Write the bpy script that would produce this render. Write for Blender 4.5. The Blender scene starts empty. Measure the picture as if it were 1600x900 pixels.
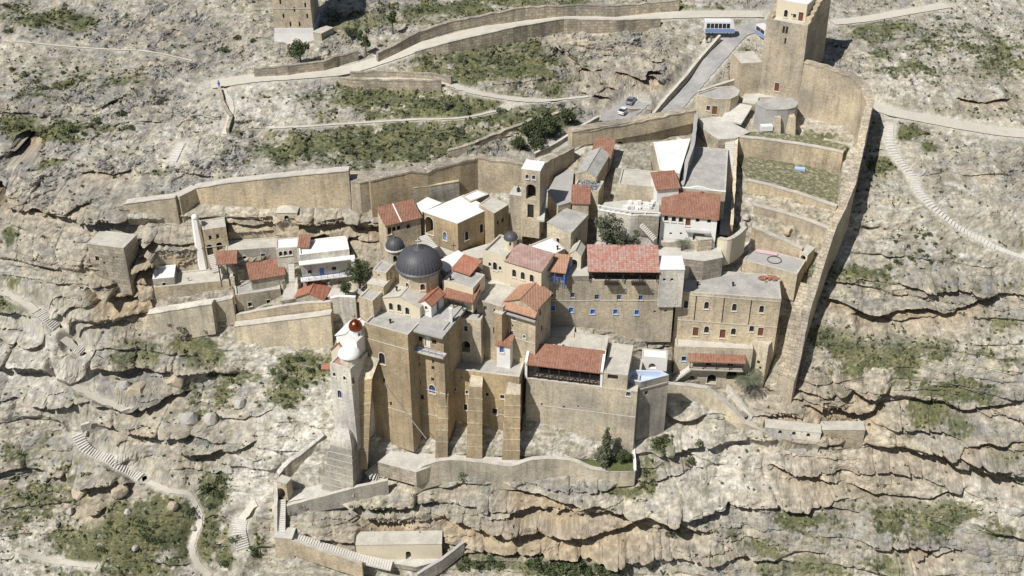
import bpy, bmesh, math, random
import numpy as np
from mathutils import Vector, Matrix, geometry
random.seed(7); RNG = np.random.default_rng(11)
SC = bpy.context.scene
COL = SC.collection
# ------------------------------------------------------------------ camera
FPX, PITCH, CAMZ = 1800.0, math.radians(33.0), 130.0
cam = bpy.data.cameras.new('camera'); camo = bpy.data.objects.new('camera', cam); COL.objects.link(camo)
cam.sensor_width = 36.0; cam.lens = 36.0 * FPX / 1600.0
cam.clip_start = 1.0; cam.clip_end = 6000.0
camo.location = (0, 0, CAMZ); camo.rotation_euler = (math.pi/2 - PITCH, 0, 0)
SC.camera = camo
SC.render.resolution_x, SC.render.resolution_y = 1024, 576
# ------------------------------------------------------------------ sky, sun, exposure
SUN_EL, SUN_H = math.radians(53.0), (0.74, 0.67)
w = bpy.data.worlds.new('World'); SC.world = w; w.use_nodes = True
nt = w.node_tree; nt.nodes.clear()
sky = nt.nodes.new('ShaderNodeTexSky'); sky.sky_type = 'NISHITA'; sky.sun_disc = False
sky.sun_elevation = SUN_EL; sky.sun_rotation = math.atan2(-SUN_H[0], -SUN_H[1])
sky.altitude = 200; sky.air_density = 1.0; sky.dust_density = 1.5
bg = nt.nodes.new('ShaderNodeBackground'); bg.inputs[1].default_value = 0.05
wo = nt.nodes.new('ShaderNodeOutputWorld')
nt.links.new(sky.outputs[0], bg.inputs[0]); nt.links.new(bg.outputs[0], wo.inputs[0])
sl = bpy.data.lights.new('sun', 'SUN'); sl.energy = 5.0; sl.angle = math.radians(0.5); sl.color = (1.0, 0.965, 0.91)
so = bpy.data.objects.new('sun', sl); COL.objects.link(so); so.location = (-60, 40, 150)
hl = math.hypot(*SUN_H)
so.rotation_euler = Vector((SUN_H[0]/hl*math.cos(SUN_EL), SUN_H[1]/hl*math.cos(SUN_EL), -math.sin(SUN_EL))).to_track_quat('-Z', 'Y').to_euler()
SC.view_settings.view_transform = 'Standard'; SC.view_settings.look = 'None'
SC.view_settings.exposure = 0.0; SC.view_settings.gamma = 1.0; SC.view_settings.use_curve_mapping = False
# ------------------------------------------------------------------ projection: survey a photo point at a known plan distance or height
SP, CP = math.sin(PITCH), math.cos(PITCH)
def at_z(px, py, z):
    t = (py-450.0)/FPX; d = (CAMZ-z)/(SP+t*CP)
    return Vector(((px-800.0)/FPX*d, d*(CP-t*SP), z))
def at_y(px, py, Y):
    t = (py-450.0)/FPX; d = Y/(CP-t*SP)
    return Vector(((px-800.0)/FPX*d, Y, CAMZ-d*(SP+t*CP)))
def project(X, Y, Z):
    d = Y*CP-(Z-CAMZ)*SP
    up = Y*SP+(Z-CAMZ)*CP
    return 800.0+FPX*X/d, 450.0-FPX*up/d
# ------------------------------------------------------------------ noise
def _hash(ix, iy, seed):
    h = (ix.astype(np.int64)*374761393 + iy.astype(np.int64)*668265263 + seed*1442695041) & 0x7fffffff
    h = ((h ^ (h >> 13))*1274126177) & 0x7fffffff
    return (h ^ (h >> 16)) & 0xffff
def vnoise(x, y, seed=0):
    x0 = np.floor(x); y0 = np.floor(y); fx = x-x0; fy = y-y0
    ix = x0.astype(np.int64); iy = y0.astype(np.int64)
    ux = fx*fx*fx*(fx*(fx*6-15)+10); uy = fy*fy*fy*(fy*(fy*6-15)+10)
    def g(a, b, dx, dy):
        an = _hash(a, b, seed)*(2*math.pi/65536.0)
        return np.cos(an)*dx+np.sin(an)*dy
    n00 = g(ix, iy, fx, fy); n10 = g(ix+1, iy, fx-1, fy); n01 = g(ix, iy+1, fx, fy-1); n11 = g(ix+1, iy+1, fx-1, fy-1)
    a = n00+ux*(n10-n00); b = n01+ux*(n11-n01)
    return (a+uy*(b-a))*1.5
def fbm(x, y, o=4, seed=0, gain=0.5):
    r = np.zeros_like(x); a = 1.0
    for k in range(o):
        r += a*vnoise(x, y, seed+k*17); x = x*2.03+3.1; y = y*2.03-1.7; a *= gain
    return r
def cell(x, y, seed=0):
    """distance to the nearest and second nearest jittered cell point, and the id value of the nearest cell"""
    x0 = np.floor(x).astype(np.int64); y0 = np.floor(y).astype(np.int64)
    f1 = np.full(x.shape, 9.0); f2 = np.full(x.shape, 9.0); idv = np.zeros(x.shape)
    for j in (-1, 0, 1):
        for i in (-1, 0, 1):
            cx, cy = x0+i, y0+j
            px = cx+_hash(cx, cy, seed)/65536.0; py = cy+_hash(cx, cy, seed+5)/65536.0
            d = np.hypot(px-x, py-y); m = d < f1
            f2 = np.where(m, f1, np.minimum(f2, d)); idv = np.where(m, _hash(cx, cy, seed+9)/65536.0, idv); f1 = np.where(m, d, f1)
    return f1, f2, idv
def sstep(a, b, x):
    t = np.clip((x-a)/(b-a), 0, 1); return t*t*(3-2*t)
# ------------------------------------------------------------------ node materials
def new_mat(name, rough=0.9):
    m = bpy.data.materials.new(name); m.use_nodes = True
    n = m.node_tree; n.nodes.clear()
    o = n.nodes.new('ShaderNodeOutputMaterial'); p = n.nodes.new('ShaderNodeBsdfPrincipled')
    p.inputs['Roughness'].default_value = rough
    n.links.new(p.outputs[0], o.inputs[0])
    return m, n, p
def nd(n, t, **kw):
    x = n.nodes.new(t)
    for k, v in kw.items():
        if k in x.inputs: x.inputs[k].default_value = v
        else: setattr(x, k, v)
    return x
def ramp(n, src, stops):
    r = n.nodes.new('ShaderNodeValToRGB'); e = r.color_ramp.elements
    while len(e) > 1: e.remove(e[0])
    e[0].position = stops[0][0]; e[0].color = (*stops[0][1], 1)
    for p, c in stops[1:]:
        q = e.new(p); q.color = (*c, 1)
    n.links.new(src, r.inputs[0]); return r
def mix(n, a, b, f, mode='MIX'):
    m = n.nodes.new('ShaderNodeMix'); m.data_type = 'RGBA'; m.blend_type = mode
    for s, v in ((m.inputs[0], f), (m.inputs[6], a), (m.inputs[7], b)):
        if hasattr(v, 'is_linked'): n.links.new(v, s)
        elif isinstance(v, (tuple, list)): s.default_value = (*v, 1)
        else: s.default_value = v
    return m.outputs[2]
def bump(n, p, h, strength=0.5, dist=0.1):
    b = nd(n, 'ShaderNodeBump', Strength=strength, Distance=dist)
    n.links.new(h, b.inputs['Height']); n.links.new(b.outputs[0], p.inputs['Normal'])
def worldpos(n):
    return nd(n, 'ShaderNodeNewGeometry').outputs['Position']
def noise_node(n, vec, scale, detail=4, rough=0.6):
    x = nd(n, 'ShaderNodeTexNoise', Scale=scale, Detail=detail, Roughness=rough)
    n.links.new(vec, x.inputs['Vector']); return x.outputs[0]
MATS = {}
def mat_masonry(name, c1, c2, mortar, bw=0.62, bh=0.32, stain=(0.3, 0.26, 0.2), stain_amt=0.35, bmp=0.5):
    m, n, p = new_mat(name, 0.92)
    uv = nd(n, 'ShaderNodeUVMap', uv_map='UVMap').outputs[0]
    br = nd(n, 'ShaderNodeTexBrick', Scale=1.0); br.inputs['Brick Width'].default_value = bw; br.inputs['Row Height'].default_value = bh
    br.inputs['Mortar Size'].default_value = 0.018; br.inputs['Color1'].default_value = (*c1, 1); br.inputs['Color2'].default_value = (*c2, 1)
    br.inputs['Mortar'].default_value = (*mortar, 1); br.inputs['Bias'].default_value = -0.1
    wob = nd(n, 'ShaderNodeTexNoise', Scale=1.7, Detail=2); n.links.new(uv, wob.inputs['Vector'])
    ad = nd(n, 'ShaderNodeVectorMath', operation='MULTIPLY_ADD'); n.links.new(wob.outputs[1], ad.inputs[0]); ad.inputs[1].default_value = (0.07, 0.03, 0); n.links.new(uv, ad.inputs[2])
    n.links.new(ad.outputs[0], br.inputs['Vector'])
    pos = worldpos(n)
    big = noise_node(n, pos, 0.35, 5, 0.65)
    fine = noise_node(n, pos, 3.1, 4, 0.7)
    r = ramp(n, big, [(0.42, (0, 0, 0)), (0.7, (1, 1, 1))])
    mm = nd(n, 'ShaderNodeMath', operation='MULTIPLY'); n.links.new(r.outputs[0], mm.inputs[0]); mm.inputs[1].default_value = stain_amt
    c = mix(n, br.outputs[0], stain, mm.outputs[0])
    fr = ramp(n, fine, [(0.25, (0.6, 0.6, 0.6)), (0.5, (1, 1, 1)), (0.75, (1.22, 1.2, 1.16))])
    c = mix(n, c, fr.outputs[0], 1.0, 'MULTIPLY')
    # rain streaks, repaired patches and a tone of its own for every building
    mp = nd(n, 'ShaderNodeMapping'); mp.inputs['Scale'].default_value = (1.0, 1.0, 0.12); n.links.new(pos, mp.inputs['Vector'])
    st = noise_node(n, mp.outputs[0], 1.1, 5, 0.7); sr = ramp(n, st, [(0.48, (1, 1, 1)), (0.68, (0.5, 0.48, 0.45))]); c = mix(n, c, sr.outputs[0], 0.6, 'MULTIPLY')
    pt_ = noise_node(n, pos, 0.16, 3, 0.5); pr_ = ramp(n, pt_, [(0.33, (0.72, 0.73, 0.76)), (0.5, (1, 1, 1)), (0.66, (1.22, 1.2, 1.15))]); c = mix(n, c, pr_.outputs[0], 1.0, 'MULTIPLY')
    oi = nd(n, 'ShaderNodeObjectInfo'); orr = ramp(n, oi.outputs['Random'], [(0, (0.86, 0.87, 0.9)), (0.5, (1, 1, 1)), (1, (1.1, 1.07, 1.02))]); c = mix(n, c, orr.outputs[0], 1.0, 'MULTIPLY')
    n.links.new(c, p.inputs['Base Color'])
    h = nd(n, 'ShaderNodeMath', operation='MULTIPLY_ADD'); n.links.new(fine, h.inputs[0]); h.inputs[1].default_value = 1.2
    inv = nd(n, 'ShaderNodeMath', operation='SUBTRACT'); inv.inputs[0].default_value = 1.0; n.links.new(br.outputs[1], inv.inputs[1])
    n.links.new(inv.outputs[0], h.inputs[2])
    bump(n, p, h.outputs[0], bmp, 0.06)
    MATS[name] = m
def mat_plain(name, c, var=0.25, scale=1.2, rough=0.85, metal=0.0, bmp=0.2, stain=None, stain_amt=0.4):
    m, n, p = new_mat(name, rough); p.inputs['Metallic'].default_value = metal
    pos = worldpos(n)
    f = noise_node(n, pos, scale*3, 5, 0.65); g = noise_node(n, pos, scale*0.45, 5, 0.7)
    r = ramp(n, f, [(0.2, (1-var,)*3), (0.8, (1+var,)*3)])
    col = mix(n, c, r.outputs[0], 1.0, 'MULTIPLY')
    if stain:
        s = ramp(n, g, [(0.4, (0, 0, 0)), (0.68, (1, 1, 1))])
        mm = nd(n, 'ShaderNodeMath', operation='MULTIPLY'); n.links.new(s.outputs[0], mm.inputs[0]); mm.inputs[1].default_value = stain_amt
        col = mix(n, col, stain, mm.outputs[0])
    n.links.new(col, p.inputs['Base Color'])
    if bmp: bump(n, p, f, bmp, 0.04)
    MATS[name] = m
def mat_tile(name, c1, c2, c3, rib=0.28):
    """clay tiles: courses across the slope, barrels down the slope (UV in metres)"""
    m, n, p = new_mat(name, 0.85)
    uv = nd(n, 'ShaderNodeUVMap', uv_map='UVMap').outputs[0]
    br = nd(n, 'ShaderNodeTexBrick', Scale=1.0); br.inputs['Brick Width'].default_value = rib; br.inputs['Row Height'].default_value = 0.38
    br.offset = 0.0
    br.inputs['Mortar Size'].default_value = 0.02; br.inputs['Color1'].default_value = (*c1, 1); br.inputs['Color2'].default_value = (*c2, 1)
    br.inputs['Mortar'].default_value = (c1[0]*0.5, c1[1]*0.5, c1[2]*0.5, 1); n.links.new(uv, br.inputs['Vector'])
    pos = worldpos(n); g = noise_node(n, pos, 0.9, 5, 0.7)
    r = ramp(n, g, [(0.45, (0, 0, 0)), (0.72, (1, 1, 1))])
    mm = nd(n, 'ShaderNodeMath', operation='MULTIPLY'); n.links.new(r.outputs[0], mm.inputs[0]); mm.inputs[1].default_value = 0.55
    c = mix(n, br.outputs[0], c3, mm.outputs[0]); n.links.new(c, p.inputs['Base Color'])
    wv = nd(n, 'ShaderNodeTexWave', Scale=math.pi/10/rib/1.57); wv.bands_direction = 'X'; n.links.new(uv, wv.inputs['Vector'])
    bump(n, p, wv.outputs[1], 0.6, 0.06)
    MATS[name] = m
mat_masonry('stone_tan', (0.52, 0.445, 0.325), (0.4, 0.33, 0.23), (0.6, 0.54, 0.43), stain=(0.58, 0.53, 0.43), stain_amt=0.35)
mat_masonry('stone_gold', (0.46, 0.365, 0.23), (0.37, 0.285, 0.17), (0.52, 0.44, 0.31), stain=(0.3, 0.24, 0.16), stain_amt=0.4)
mat_masonry('stone_pale', (0.6, 0.53, 0.4), (0.49, 0.42, 0.3), (0.66, 0.6, 0.48), stain=(0.42, 0.38, 0.31), stain_amt=0.45)
mat_masonry('stone_grey', (0.45, 0.42, 0.35), (0.35, 0.32, 0.265), (0.54, 0.5, 0.43), stain=(0.3, 0.29, 0.27), stain_amt=0.5)
mat_masonry('stone_white', (0.66, 0.63, 0.57), (0.56, 0.53, 0.47), (0.72, 0.7, 0.65), stain=(0.44, 0.42, 0.38), stain_amt=0.4)
mat_masonry('rubble', (0.5, 0.44, 0.345), (0.31, 0.27, 0.205), (0.24, 0.21, 0.165), bw=0.95, bh=0.6, stain=(0.4, 0.37, 0.32), stain_amt=0.5, bmp=0.9)
mat_plain('plaster_white', (0.8, 0.79, 0.76), 0.08, 1.0, 0.8, stain=(0.6, 0.58, 0.53), stain_amt=0.35)
mat_plain('trim_stone', (0.64, 0.6, 0.52), 0.12, 1.0, 0.85)
mat_plain('plaster_cream', (0.68, 0.61, 0.46), 0.1, 1.0, 0.85, stain=(0.5, 0.45, 0.35), stain_amt=0.35)
mat_plain('roof_white', (0.8, 0.8, 0.79), 0.08, 0.8, 0.7, stain=(0.6, 0.595, 0.57), stain_amt=0.5)
mat_plain('roof_grey', (0.44, 0.425, 0.39), 0.3, 1.0, 0.92, stain=(0.26, 0.255, 0.245), stain_amt=0.8)
mat_plain('roof_pale', (0.55, 0.52, 0.45), 0.25, 1.0, 0.92, stain=(0.35, 0.335, 0.3), stain_amt=0.75)
mat_plain('concrete', (0.4, 0.39, 0.37), 0.2, 1.0, 0.9, stain=(0.28, 0.28, 0.28), stain_amt=0.5)
mat_plain('coping', (0.56, 0.52, 0.45), 0.25, 1.2, 0.92, stain=(0.34, 0.33, 0.31), stain_amt=0.7)
mat_plain('paving', (0.56, 0.54, 0.49), 0.2, 0.8, 0.9, stain=(0.36, 0.345, 0.31), stain_amt=0.7)
mat_plain('lead', (0.085, 0.085, 0.095), 0.3, 1.0, 0.55, stain=(0.055, 0.055, 0.065), stain_amt=0.6)
mat_plain('lead_rib', (0.105, 0.105, 0.118), 0.2, 1.0, 0.5)
mat_plain('copper', (0.3, 0.09, 0.05), 0.15, 1.0, 0.22, metal=0.85, bmp=0.05)
mat_plain('wood_dark', (0.035, 0.026, 0.02), 0.3, 2.0, 0.75)
mat_plain('wood_brown', (0.17, 0.065, 0.032), 0.3, 2.0, 0.6)
mat_plain('iron', (0.03, 0.03, 0.032), 0.2, 2.0, 0.5, metal=0.5)
mat_plain('paint_blue', (0.07, 0.16, 0.45), 0.15, 2.0, 0.5)
mat_plain('paint_pale_blue', (0.38, 0.55, 0.82), 0.1, 2.0, 0.5)
mat_plain('paint_white', (0.78, 0.78, 0.76), 0.06, 2.0, 0.5)
mat_plain('glass', (0.025, 0.03, 0.04), 0.3, 1.0, 0.12, bmp=0.0)
mat_plain('painted_inside_shade', (0.03, 0.026, 0.022), 0.3, 1.0, 0.95)  # near-black fill, painted in place of the shade inside open arches and holes
mat_plain('asphalt', (0.27, 0.27, 0.27), 0.2, 0.6, 0.9, stain=(0.44, 0.425, 0.39), stain_amt=0.8)
mat_plain('dirt', (0.52, 0.485, 0.41), 0.2, 0.8, 0.95, stain=(0.62, 0.59, 0.52), stain_amt=0.6)
mat_plain('step_stone', (0.62, 0.6, 0.55), 0.16, 1.4, 0.9, stain=(0.44, 0.41, 0.36), stain_amt=0.5)
mat_plain('rubber', (0.02, 0.02, 0.02), 0.2, 1.0, 0.8)
mat_plain('bark', (0.14, 0.11, 0.085), 0.3, 2.0, 0.95)
mat_tile('tile_red', (0.32, 0.155, 0.1), (0.22, 0.1, 0.065), (0.36, 0.235, 0.17))
mat_tile('tile_sheet', (0.4, 0.17, 0.11), (0.33, 0.135, 0.08), (0.42, 0.24, 0.17), rib=0.5)
mat_tile('tile_brown', (0.46, 0.26, 0.17), (0.38, 0.2, 0.125), (0.5, 0.33, 0.24))
mat_tile('tile_mixed', (0.42, 0.15, 0.11), (0.42, 0.33, 0.28), (0.38, 0.27, 0.23), rib=0.42)
mat_tile('tile_old', (0.4, 0.24, 0.2), (0.3, 0.2, 0.18), (0.5, 0.43, 0.38))
# ------------------------------------------------------------------ object helpers
def tag(o, label=None, cat=None, group=None, kind=None):
    if label: o['label'] = label
    if cat: o['category'] = cat
    if group: o['group'] = group
    if kind: o['kind'] = kind
    return o
def empty(name, loc=(0, 0, 0), label=None, cat=None, group=None):
    o = bpy.data.objects.new(name, None); o.empty_display_size = 0.5; o.location = loc; COL.objects.link(o)
    return tag(o, label, cat, group, 'thing')
def link(name, me, parent=None, mat=None):
    o = bpy.data.objects.new(name, me); COL.objects.link(o)
    if mat is not None and not me.materials: me.materials.append(MATS[mat] if isinstance(mat, str) else mat)
    if parent is not None:
        o.parent = parent; o.matrix_parent_inverse = Matrix.Translation(-parent.location)
    return o
class MB:
    """collects faces (with metre UVs) for ONE mesh"""
    def __init__(s): s.v = []; s.f = []; s.uv = []
    def face(s, pts, uvs=None):
        b = len(s.v); s.v += [tuple(p) for p in pts]; s.f.append(tuple(range(b, b+len(pts))))
        if uvs is None:
            p0 = Vector(pts[0]); n = (Vector(pts[1])-p0).cross(Vector(pts[2])-p0)
            if n.length < 1e-9: n = Vector((0, 0, 1))
            n.normalize()
            if abs(n.z) > 0.9: uvs = [(p[0], p[1]) for p in pts]
            else:
                t = Vector((-n.y, n.x, 0)); t.normalize(); bt = n.cross(t)
                uvs = [(Vector(p).dot(t), Vector(p).dot(bt)) for p in pts]
        s.uv += list(uvs); return s
    def hexa(s, b, t, bottom=False):
        """b, t: four bottom / top corners, counter-clockwise from above"""
        for i in range(4):
            j = (i+1) % 4; s.face([b[i], b[j], t[j], t[i]])
        s.face(t)
        if bottom: s.face(b[::-1])
        return s
    def box(s, c, sx, sy, sz, rz=0.0):
        """c: centre of the base"""
        ca, sa = math.cos(rz), math.sin(rz)
        q = [(c[0]+ca*x*sx/2-sa*y*sy/2, c[1]+sa*x*sx/2+ca*y*sy/2) for x, y in ((-1, -1), (1, -1), (1, 1), (-1, 1))]
        return s.hexa([(x, y, c[2]) for x, y in q], [(x, y, c[2]+sz) for x, y in q], True)
    def bar(s, a, b, w, h=None):
        a = Vector(a); b = Vector(b); d = (b-a); h = h or w
        if d.length < 1e-6: return s
        d.normalize(); up = Vector((0, 0, 1)) if abs(d.z) < 0.95 else Vector((0, 1, 0))
        x = d.cross(up); x.normalize(); y = x.cross(d)
        q = [x*w/2+y*h/2, -x*w/2+y*h/2, -x*w/2-y*h/2, x*w/2-y*h/2]
        for i in range(4): s.face([a+q[i], a+q[(i+1) % 4], b+q[(i+1) % 4], b+q[i]])
        s.face([a+q[3], a+q[2], a+q[1], a+q[0]]); s.face([b+q[0], b+q[1], b+q[2], b+q[3]])
        return s
    def lathe(s, c, prof, seg=24, a0=0.0, a1=2*math.pi):
        for i in range(seg):
            p, q = a0+(a1-a0)*i/seg, a0+(a1-a0)*(i+1)/seg
            for (r0, z0), (r1, z1) in zip(prof, prof[1:]):
                pts = [(c[0]+r0*math.cos(p), c[1]+r0*math.sin(p), c[2]+z0), (c[0]+r0*math.cos(q), c[1]+r0*math.sin(q), c[2]+z0),
                       (c[0]+r1*math.cos(q), c[1]+r1*math.sin(q), c[2]+z1), (c[0]+r1*math.cos(p), c[1]+r1*math.sin(p), c[2]+z1)]
                uv = [(p*max(r0, r1), z0), (q*max(r0, r1), z0), (q*max(r0, r1), z1), (p*max(r0, r1), z1)]
                if r1 < 1e-6: pts = pts[:3]; uv = uv[:3]
                elif r0 < 1e-6: pts = [pts[0], pts[2], pts[3]]; uv = [uv[0], uv[2], uv[3]]
                s.face(pts, uv)
        return s
    def mesh(s, name, smooth=False):
        me = bpy.data.meshes.new(name); me.from_pydata(s.v, [], s.f)
        ul = me.uv_layers.new(name='UVMap'); ul.data.foreach_set('uv', np.array(s.uv, dtype=np.float32).ravel())
        if smooth:
            bm = bmesh.new(); bm.from_mesh(me); bmesh.ops.remove_doubles(bm, verts=bm.verts, dist=0.002); bm.to_mesh(me); bm.free()
            me.polygons.foreach_set('use_smooth', [True]*len(me.polygons))
        me.update(); return me
    def build(s, name, mat, parent=None, smooth=False):
        return link(name, s.mesh(name, smooth), parent, mat)
# ================================================================== TERRAIN
RT = math.sqrt(0.5)
PROF = [(1010, 125.0), (960, 129.5), (900, 136), (850, 139), (800, 142.5), (745, 147.5), (700, 150), (600, 157), (500, 164), (430, 170), (330, 178), (280, 185), (150, 207), (60, 228), (0, 246), (-40, 262)]
pw = [at_y(800, a, b) for a, b in PROF]
ps = [(-300, 40), (-60, 0), (60, -26), (108, -27)] + [(p.y, p.z) for p in pw] + [(340, 54), (520, 62), (900, 95), (1800, 140), (3500, 200)]
PS = np.array([(y+z)*RT for y, z in ps]); PN = np.array([(z-y)*RT for y, z in ps])
def base_n(s): return np.interp(s, PS, PN)
# spot heights where the hillside leaves the general profile: photo point and its plan distance
SPOT = [(760, 720, 147.5), (900, 722, 147), (980, 730, 146.5), (640, 700, 149), (700, 760, 144.5), (900, 772, 144.5), (800, 850, 139.5), (650, 835, 140), (950, 845, 140),
        (450, 330, 176.5), (560, 325, 176.5), (340, 340, 176), (450, 395, 173.2), (400, 395, 172.6), (530, 380, 173.8), (300, 420, 171), (250, 380, 172.5), (560, 430, 169),
        (180, 475, 165.6), (165, 450, 168.0), (150, 452, 168.0), (182, 452, 167.8), (165, 440, 168.8), (140, 440, 168.6), (206, 402, 169.2), (212, 422, 168.6), (226, 388, 170.2), (200, 388, 170.4), (150, 420, 169.6), (200, 440, 168.6), (240, 470, 166.5), (140, 400, 171),
        (900, 518, 160.6), (1000, 525, 160.4), (1030, 560, 158), (870, 540, 158.2),
        (1100, 610, 158), (1060, 660, 153), (1150, 640, 156.5), (1230, 650, 155), (1300, 600, 158), (1100, 700, 150), (1250, 700, 151),
        (1210, 255, 193), (1280, 262, 191), (1200, 320, 183), (1260, 350, 179), (1230, 390, 175.6), (1230, 345, 181.2), (1280, 365, 178.6), (1180, 380, 174), (1210, 420, 171.5),
        (1340, 200, 199), (1330, 300, 182), (1300, 400, 172.5), (1270, 500, 164.5),
        (1110, 183, 206), (1150, 205, 200.5), (1200, 207, 201.5), (1250, 197, 204.5), (1095, 200, 202), (1260, 262, 194), (1310, 265, 190),
        (280, 516, 163.9), (240, 523, 164.2), (330, 507, 163.7), (440, 546, 162.9), (380, 550, 163.2), (505, 527, 162.3), (350, 520, 164.0), (520, 560, 160.5), (560, 740, 146.5), (480, 750, 146), (600, 720, 148.5), (1060, 600, 160), (1110, 604, 160), (1080, 560, 162),
        (440, 836, 140.6), (440, 800, 143.0), (470, 805, 142.6), (500, 855, 139.8), (560, 874, 138.8), (612, 888, 138.0), (640, 880, 138.8), (580, 848, 141.6), (640, 846, 141.8), (690, 856, 141.0), (700, 880, 138.0), (1240, 704, 152.6), (1320, 704, 152.4), (1380, 700, 151.5)]
sp_x = []; sp_s = []; sp_r = []
for a, b, Y in SPOT:
    p = at_y(a, b, Y); s = (p.y+p.z)*RT; n_ = (p.z-p.y)*RT
    sp_x.append(p.x); sp_s.append(s); sp_r.append(n_-float(base_n(s)))
def spot_res(x, s):
    num = np.zeros_like(x); den = np.full_like(x, 0.12)
    for a, b, r in zip(sp_x, sp_s, sp_r):
        k = np.exp(-((x-a)**2/2/7.0**2+(s-b)**2/2/4.5**2)); num += k*r; den += k
    return num/den
# grid: fine where the photograph looks, coarse beyond
fine_s = []
for py in np.concatenate([np.arange(1004, 913, -2.6), np.arange(912, -14, -1.22)]):
    Y = float(np.interp(py, [a for a, b in PROF][::-1], [b for a, b in PROF][::-1])); p = at_y(800, py, Y); fine_s.append((p.y+p.z)*RT)
fine_s = np.array(fine_s)
lo = [-230, -120, -40, 20, 45, 60, 68, 72, 75, 77.5, 79.5, 81]; lo = np.array([q for q in lo if q < fine_s[0]-0.5])
hi = np.array([fine_s[-1]+k for k in (1, 2.5, 4.5, 7, 11, 17, 26, 40, 60, 100, 160, 300, 600, 1200, 2300)])
gs = np.concatenate([lo, fine_s, hi])
gx = np.concatenate([[-1800, -900, -450, -280, -210, -170, -150, -138, -130, -124, -119], np.arange(-115, 115.01, 0.215), [119, 124, 130, 138, 150, 170, 210, 280, 450, 900, 1800]])
GX, GS = np.meshgrid(gx, gs)
SH = GX.shape
X = GX.ravel(); S = GS.ravel()
BN = base_n(S)+spot_res(X, S)
far = sstep(118, 170, np.abs(X))+sstep(fine_s[-1]+3, fine_s[-1]+30, S)+sstep(72, 52, S); far = np.clip(far, 0, 1)
BN = BN+far*14*fbm(X/160, S/160, 3, 5)
BY = (S-BN)*RT; BZ = (S+BN)*RT
U, V = project(X, BY, BZ)
# broad relief of the slopes (spurs and gullies running down)
rel = 2.0*fbm(X/22, S/30, 3, 40)+1.1*fbm(X/7, S/12, 3, 41)
def inside(poly):
    P = np.array(poly, float); r = np.zeros(U.shape, bool); j = len(P)-1
    for i in range(len(P)):
        xi, yi = P[i]; xj, yj = P[j]
        if abs(yj-yi) > 1e-9: r ^= ((yi > V) != (yj > V))&(U < (xj-xi)*(V-yi)/(yj-yi)+xi)
        j = i
    return r
BUILT = inside([(190, 330), (300, 300), (545, 280), (745, 255), (850, 250), (900, 212), (1087, 172), (1190, 135), (1260, 115), (1350, 140), (1350, 250), (1310, 390), (1262, 520), (1230, 600), (1130, 640), (1040, 690), (990, 735), (640, 735), (430, 760), (420, 740), (500, 680), (520, 560), (360, 560), (220, 535), (228, 470), (236, 400), (225, 350)]).astype(float).reshape(SH)
for _ in range(14): BUILT[1:-1, 1:-1] = (BUILT[1:-1, 1:-1]*2+BUILT[:-2, 1:-1]+BUILT[2:, 1:-1]+BUILT[1:-1, :-2]+BUILT[1:-1, 2:])/6
BUILT = BUILT.ravel()
B_3 = inside([(425, 752), (450, 752), (455, 832), (560, 864), (555, 846), (700, 842), (730, 842), (655, 905), (430, 905), (422, 850)]).astype(float).reshape(SH)
for _ in range(8): B_3[1:-1, 1:-1] = (B_3[1:-1, 1:-1]*2+B_3[:-2, 1:-1]+B_3[2:, 1:-1]+B_3[1:-1, :-2]+B_3[1:-1, 2:])/6
BUILT = np.maximum(BUILT, B_3.ravel())
rel = rel*(1-0.8*BUILT)
def soft_ell(lst):
    r = np.zeros_like(U)
    for (a, b, rx, ry, k) in lst:
        d = ((U-a)/rx)**2+((V-b)/ry)**2
        r = np.maximum(r, k*np.exp(-d*0.7)) if k > 0 else r+k*np.exp(-d)
    return r
def seg_dist(poly):
    """photo-plane distance to a polyline, signed vertical offset (below positive) and position along it"""
    best = np.full(U.shape, 1e9)
    for (a, b), (c, d) in zip(poly, poly[1:]):
        L2 = (c-a)**2+(d-b)**2
        t = np.clip(((U-a)*(c-a)+(V-b)*(d-b))/L2, 0, 1)
        best = np.minimum(best, np.hypot(U-a-t*(c-a), V-b-t*(d-b)))
    return best
# ---- rockiness
ROCKY = [(330, 170, 60, 40, .35), (40, 240, 60, 50, 1.0), (940, 120, 90, 40, 1.1), (740, 235, 120, 16, .7), (430, 225, 60, 18, .5), (820, 790, 260, 60, 1.0), (600, 800, 120, 50, 0.9), (1130, 800, 110, 70, 0.9), (1280, 640, 130, 50, 1.0), (1480, 720, 200, 55, 1.0), (1450, 470, 150, 35, 1.0), (1250, 740, 120, 50, 1.0),
         (1500, 640, 140, 50, 0.8), (1430, 860, 160, 30, 0.8), (1060, 690, 60, 60, 0.8), (450, 360, 150, 45, 1.0), (230, 390, 90, 60, 1.0), (180, 470, 50, 60, 0.9), (100, 300, 140, 70, 0.9), (250, 650, 170, 80, 0.9),
         (130, 730, 120, 60, 1.0), (60, 560, 90, 100, 0.8), (420, 640, 90, 60, 0.8), (930, 100, 110, 55, 0.9), (120, 50, 120, 40, 0.7), (250, 60, 90, 40, 0.7), (600, 15, 60, 20, 0.8), (170, 150, 120, 40, 0.6), (760, 215, 100, 20, 0.6),
         (320, 270, 130, 40, 0.5), (900, 545, 60, 20, 0.7), (1020, 530, 25, 40, 0.8), (1540, 300, 100, 40, 0.3), (1480, 130, 80, 25, 0.5), (850, 860, 200, 25, 0.8)]
SMOOTH = [(1420, 600, 60, 30, 0.5), (1480, 340, 160, 60, 0.55), (1470, 150, 130, 60, 0.5), (700, 150, 160, 60, 0.5), (60, 80, 90, 30, 0.5), (220, 830, 130, 40, 0.4), (1240, 330, 70, 60, 0.9), (1060, 80, 60, 40, 0.4)]
rock = np.clip(0.27+0.4*fbm(X/16, S/11, 4, 50)+soft_ell(ROCKY)-soft_ell(SMOOTH), 0.06, 1.15)
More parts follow.
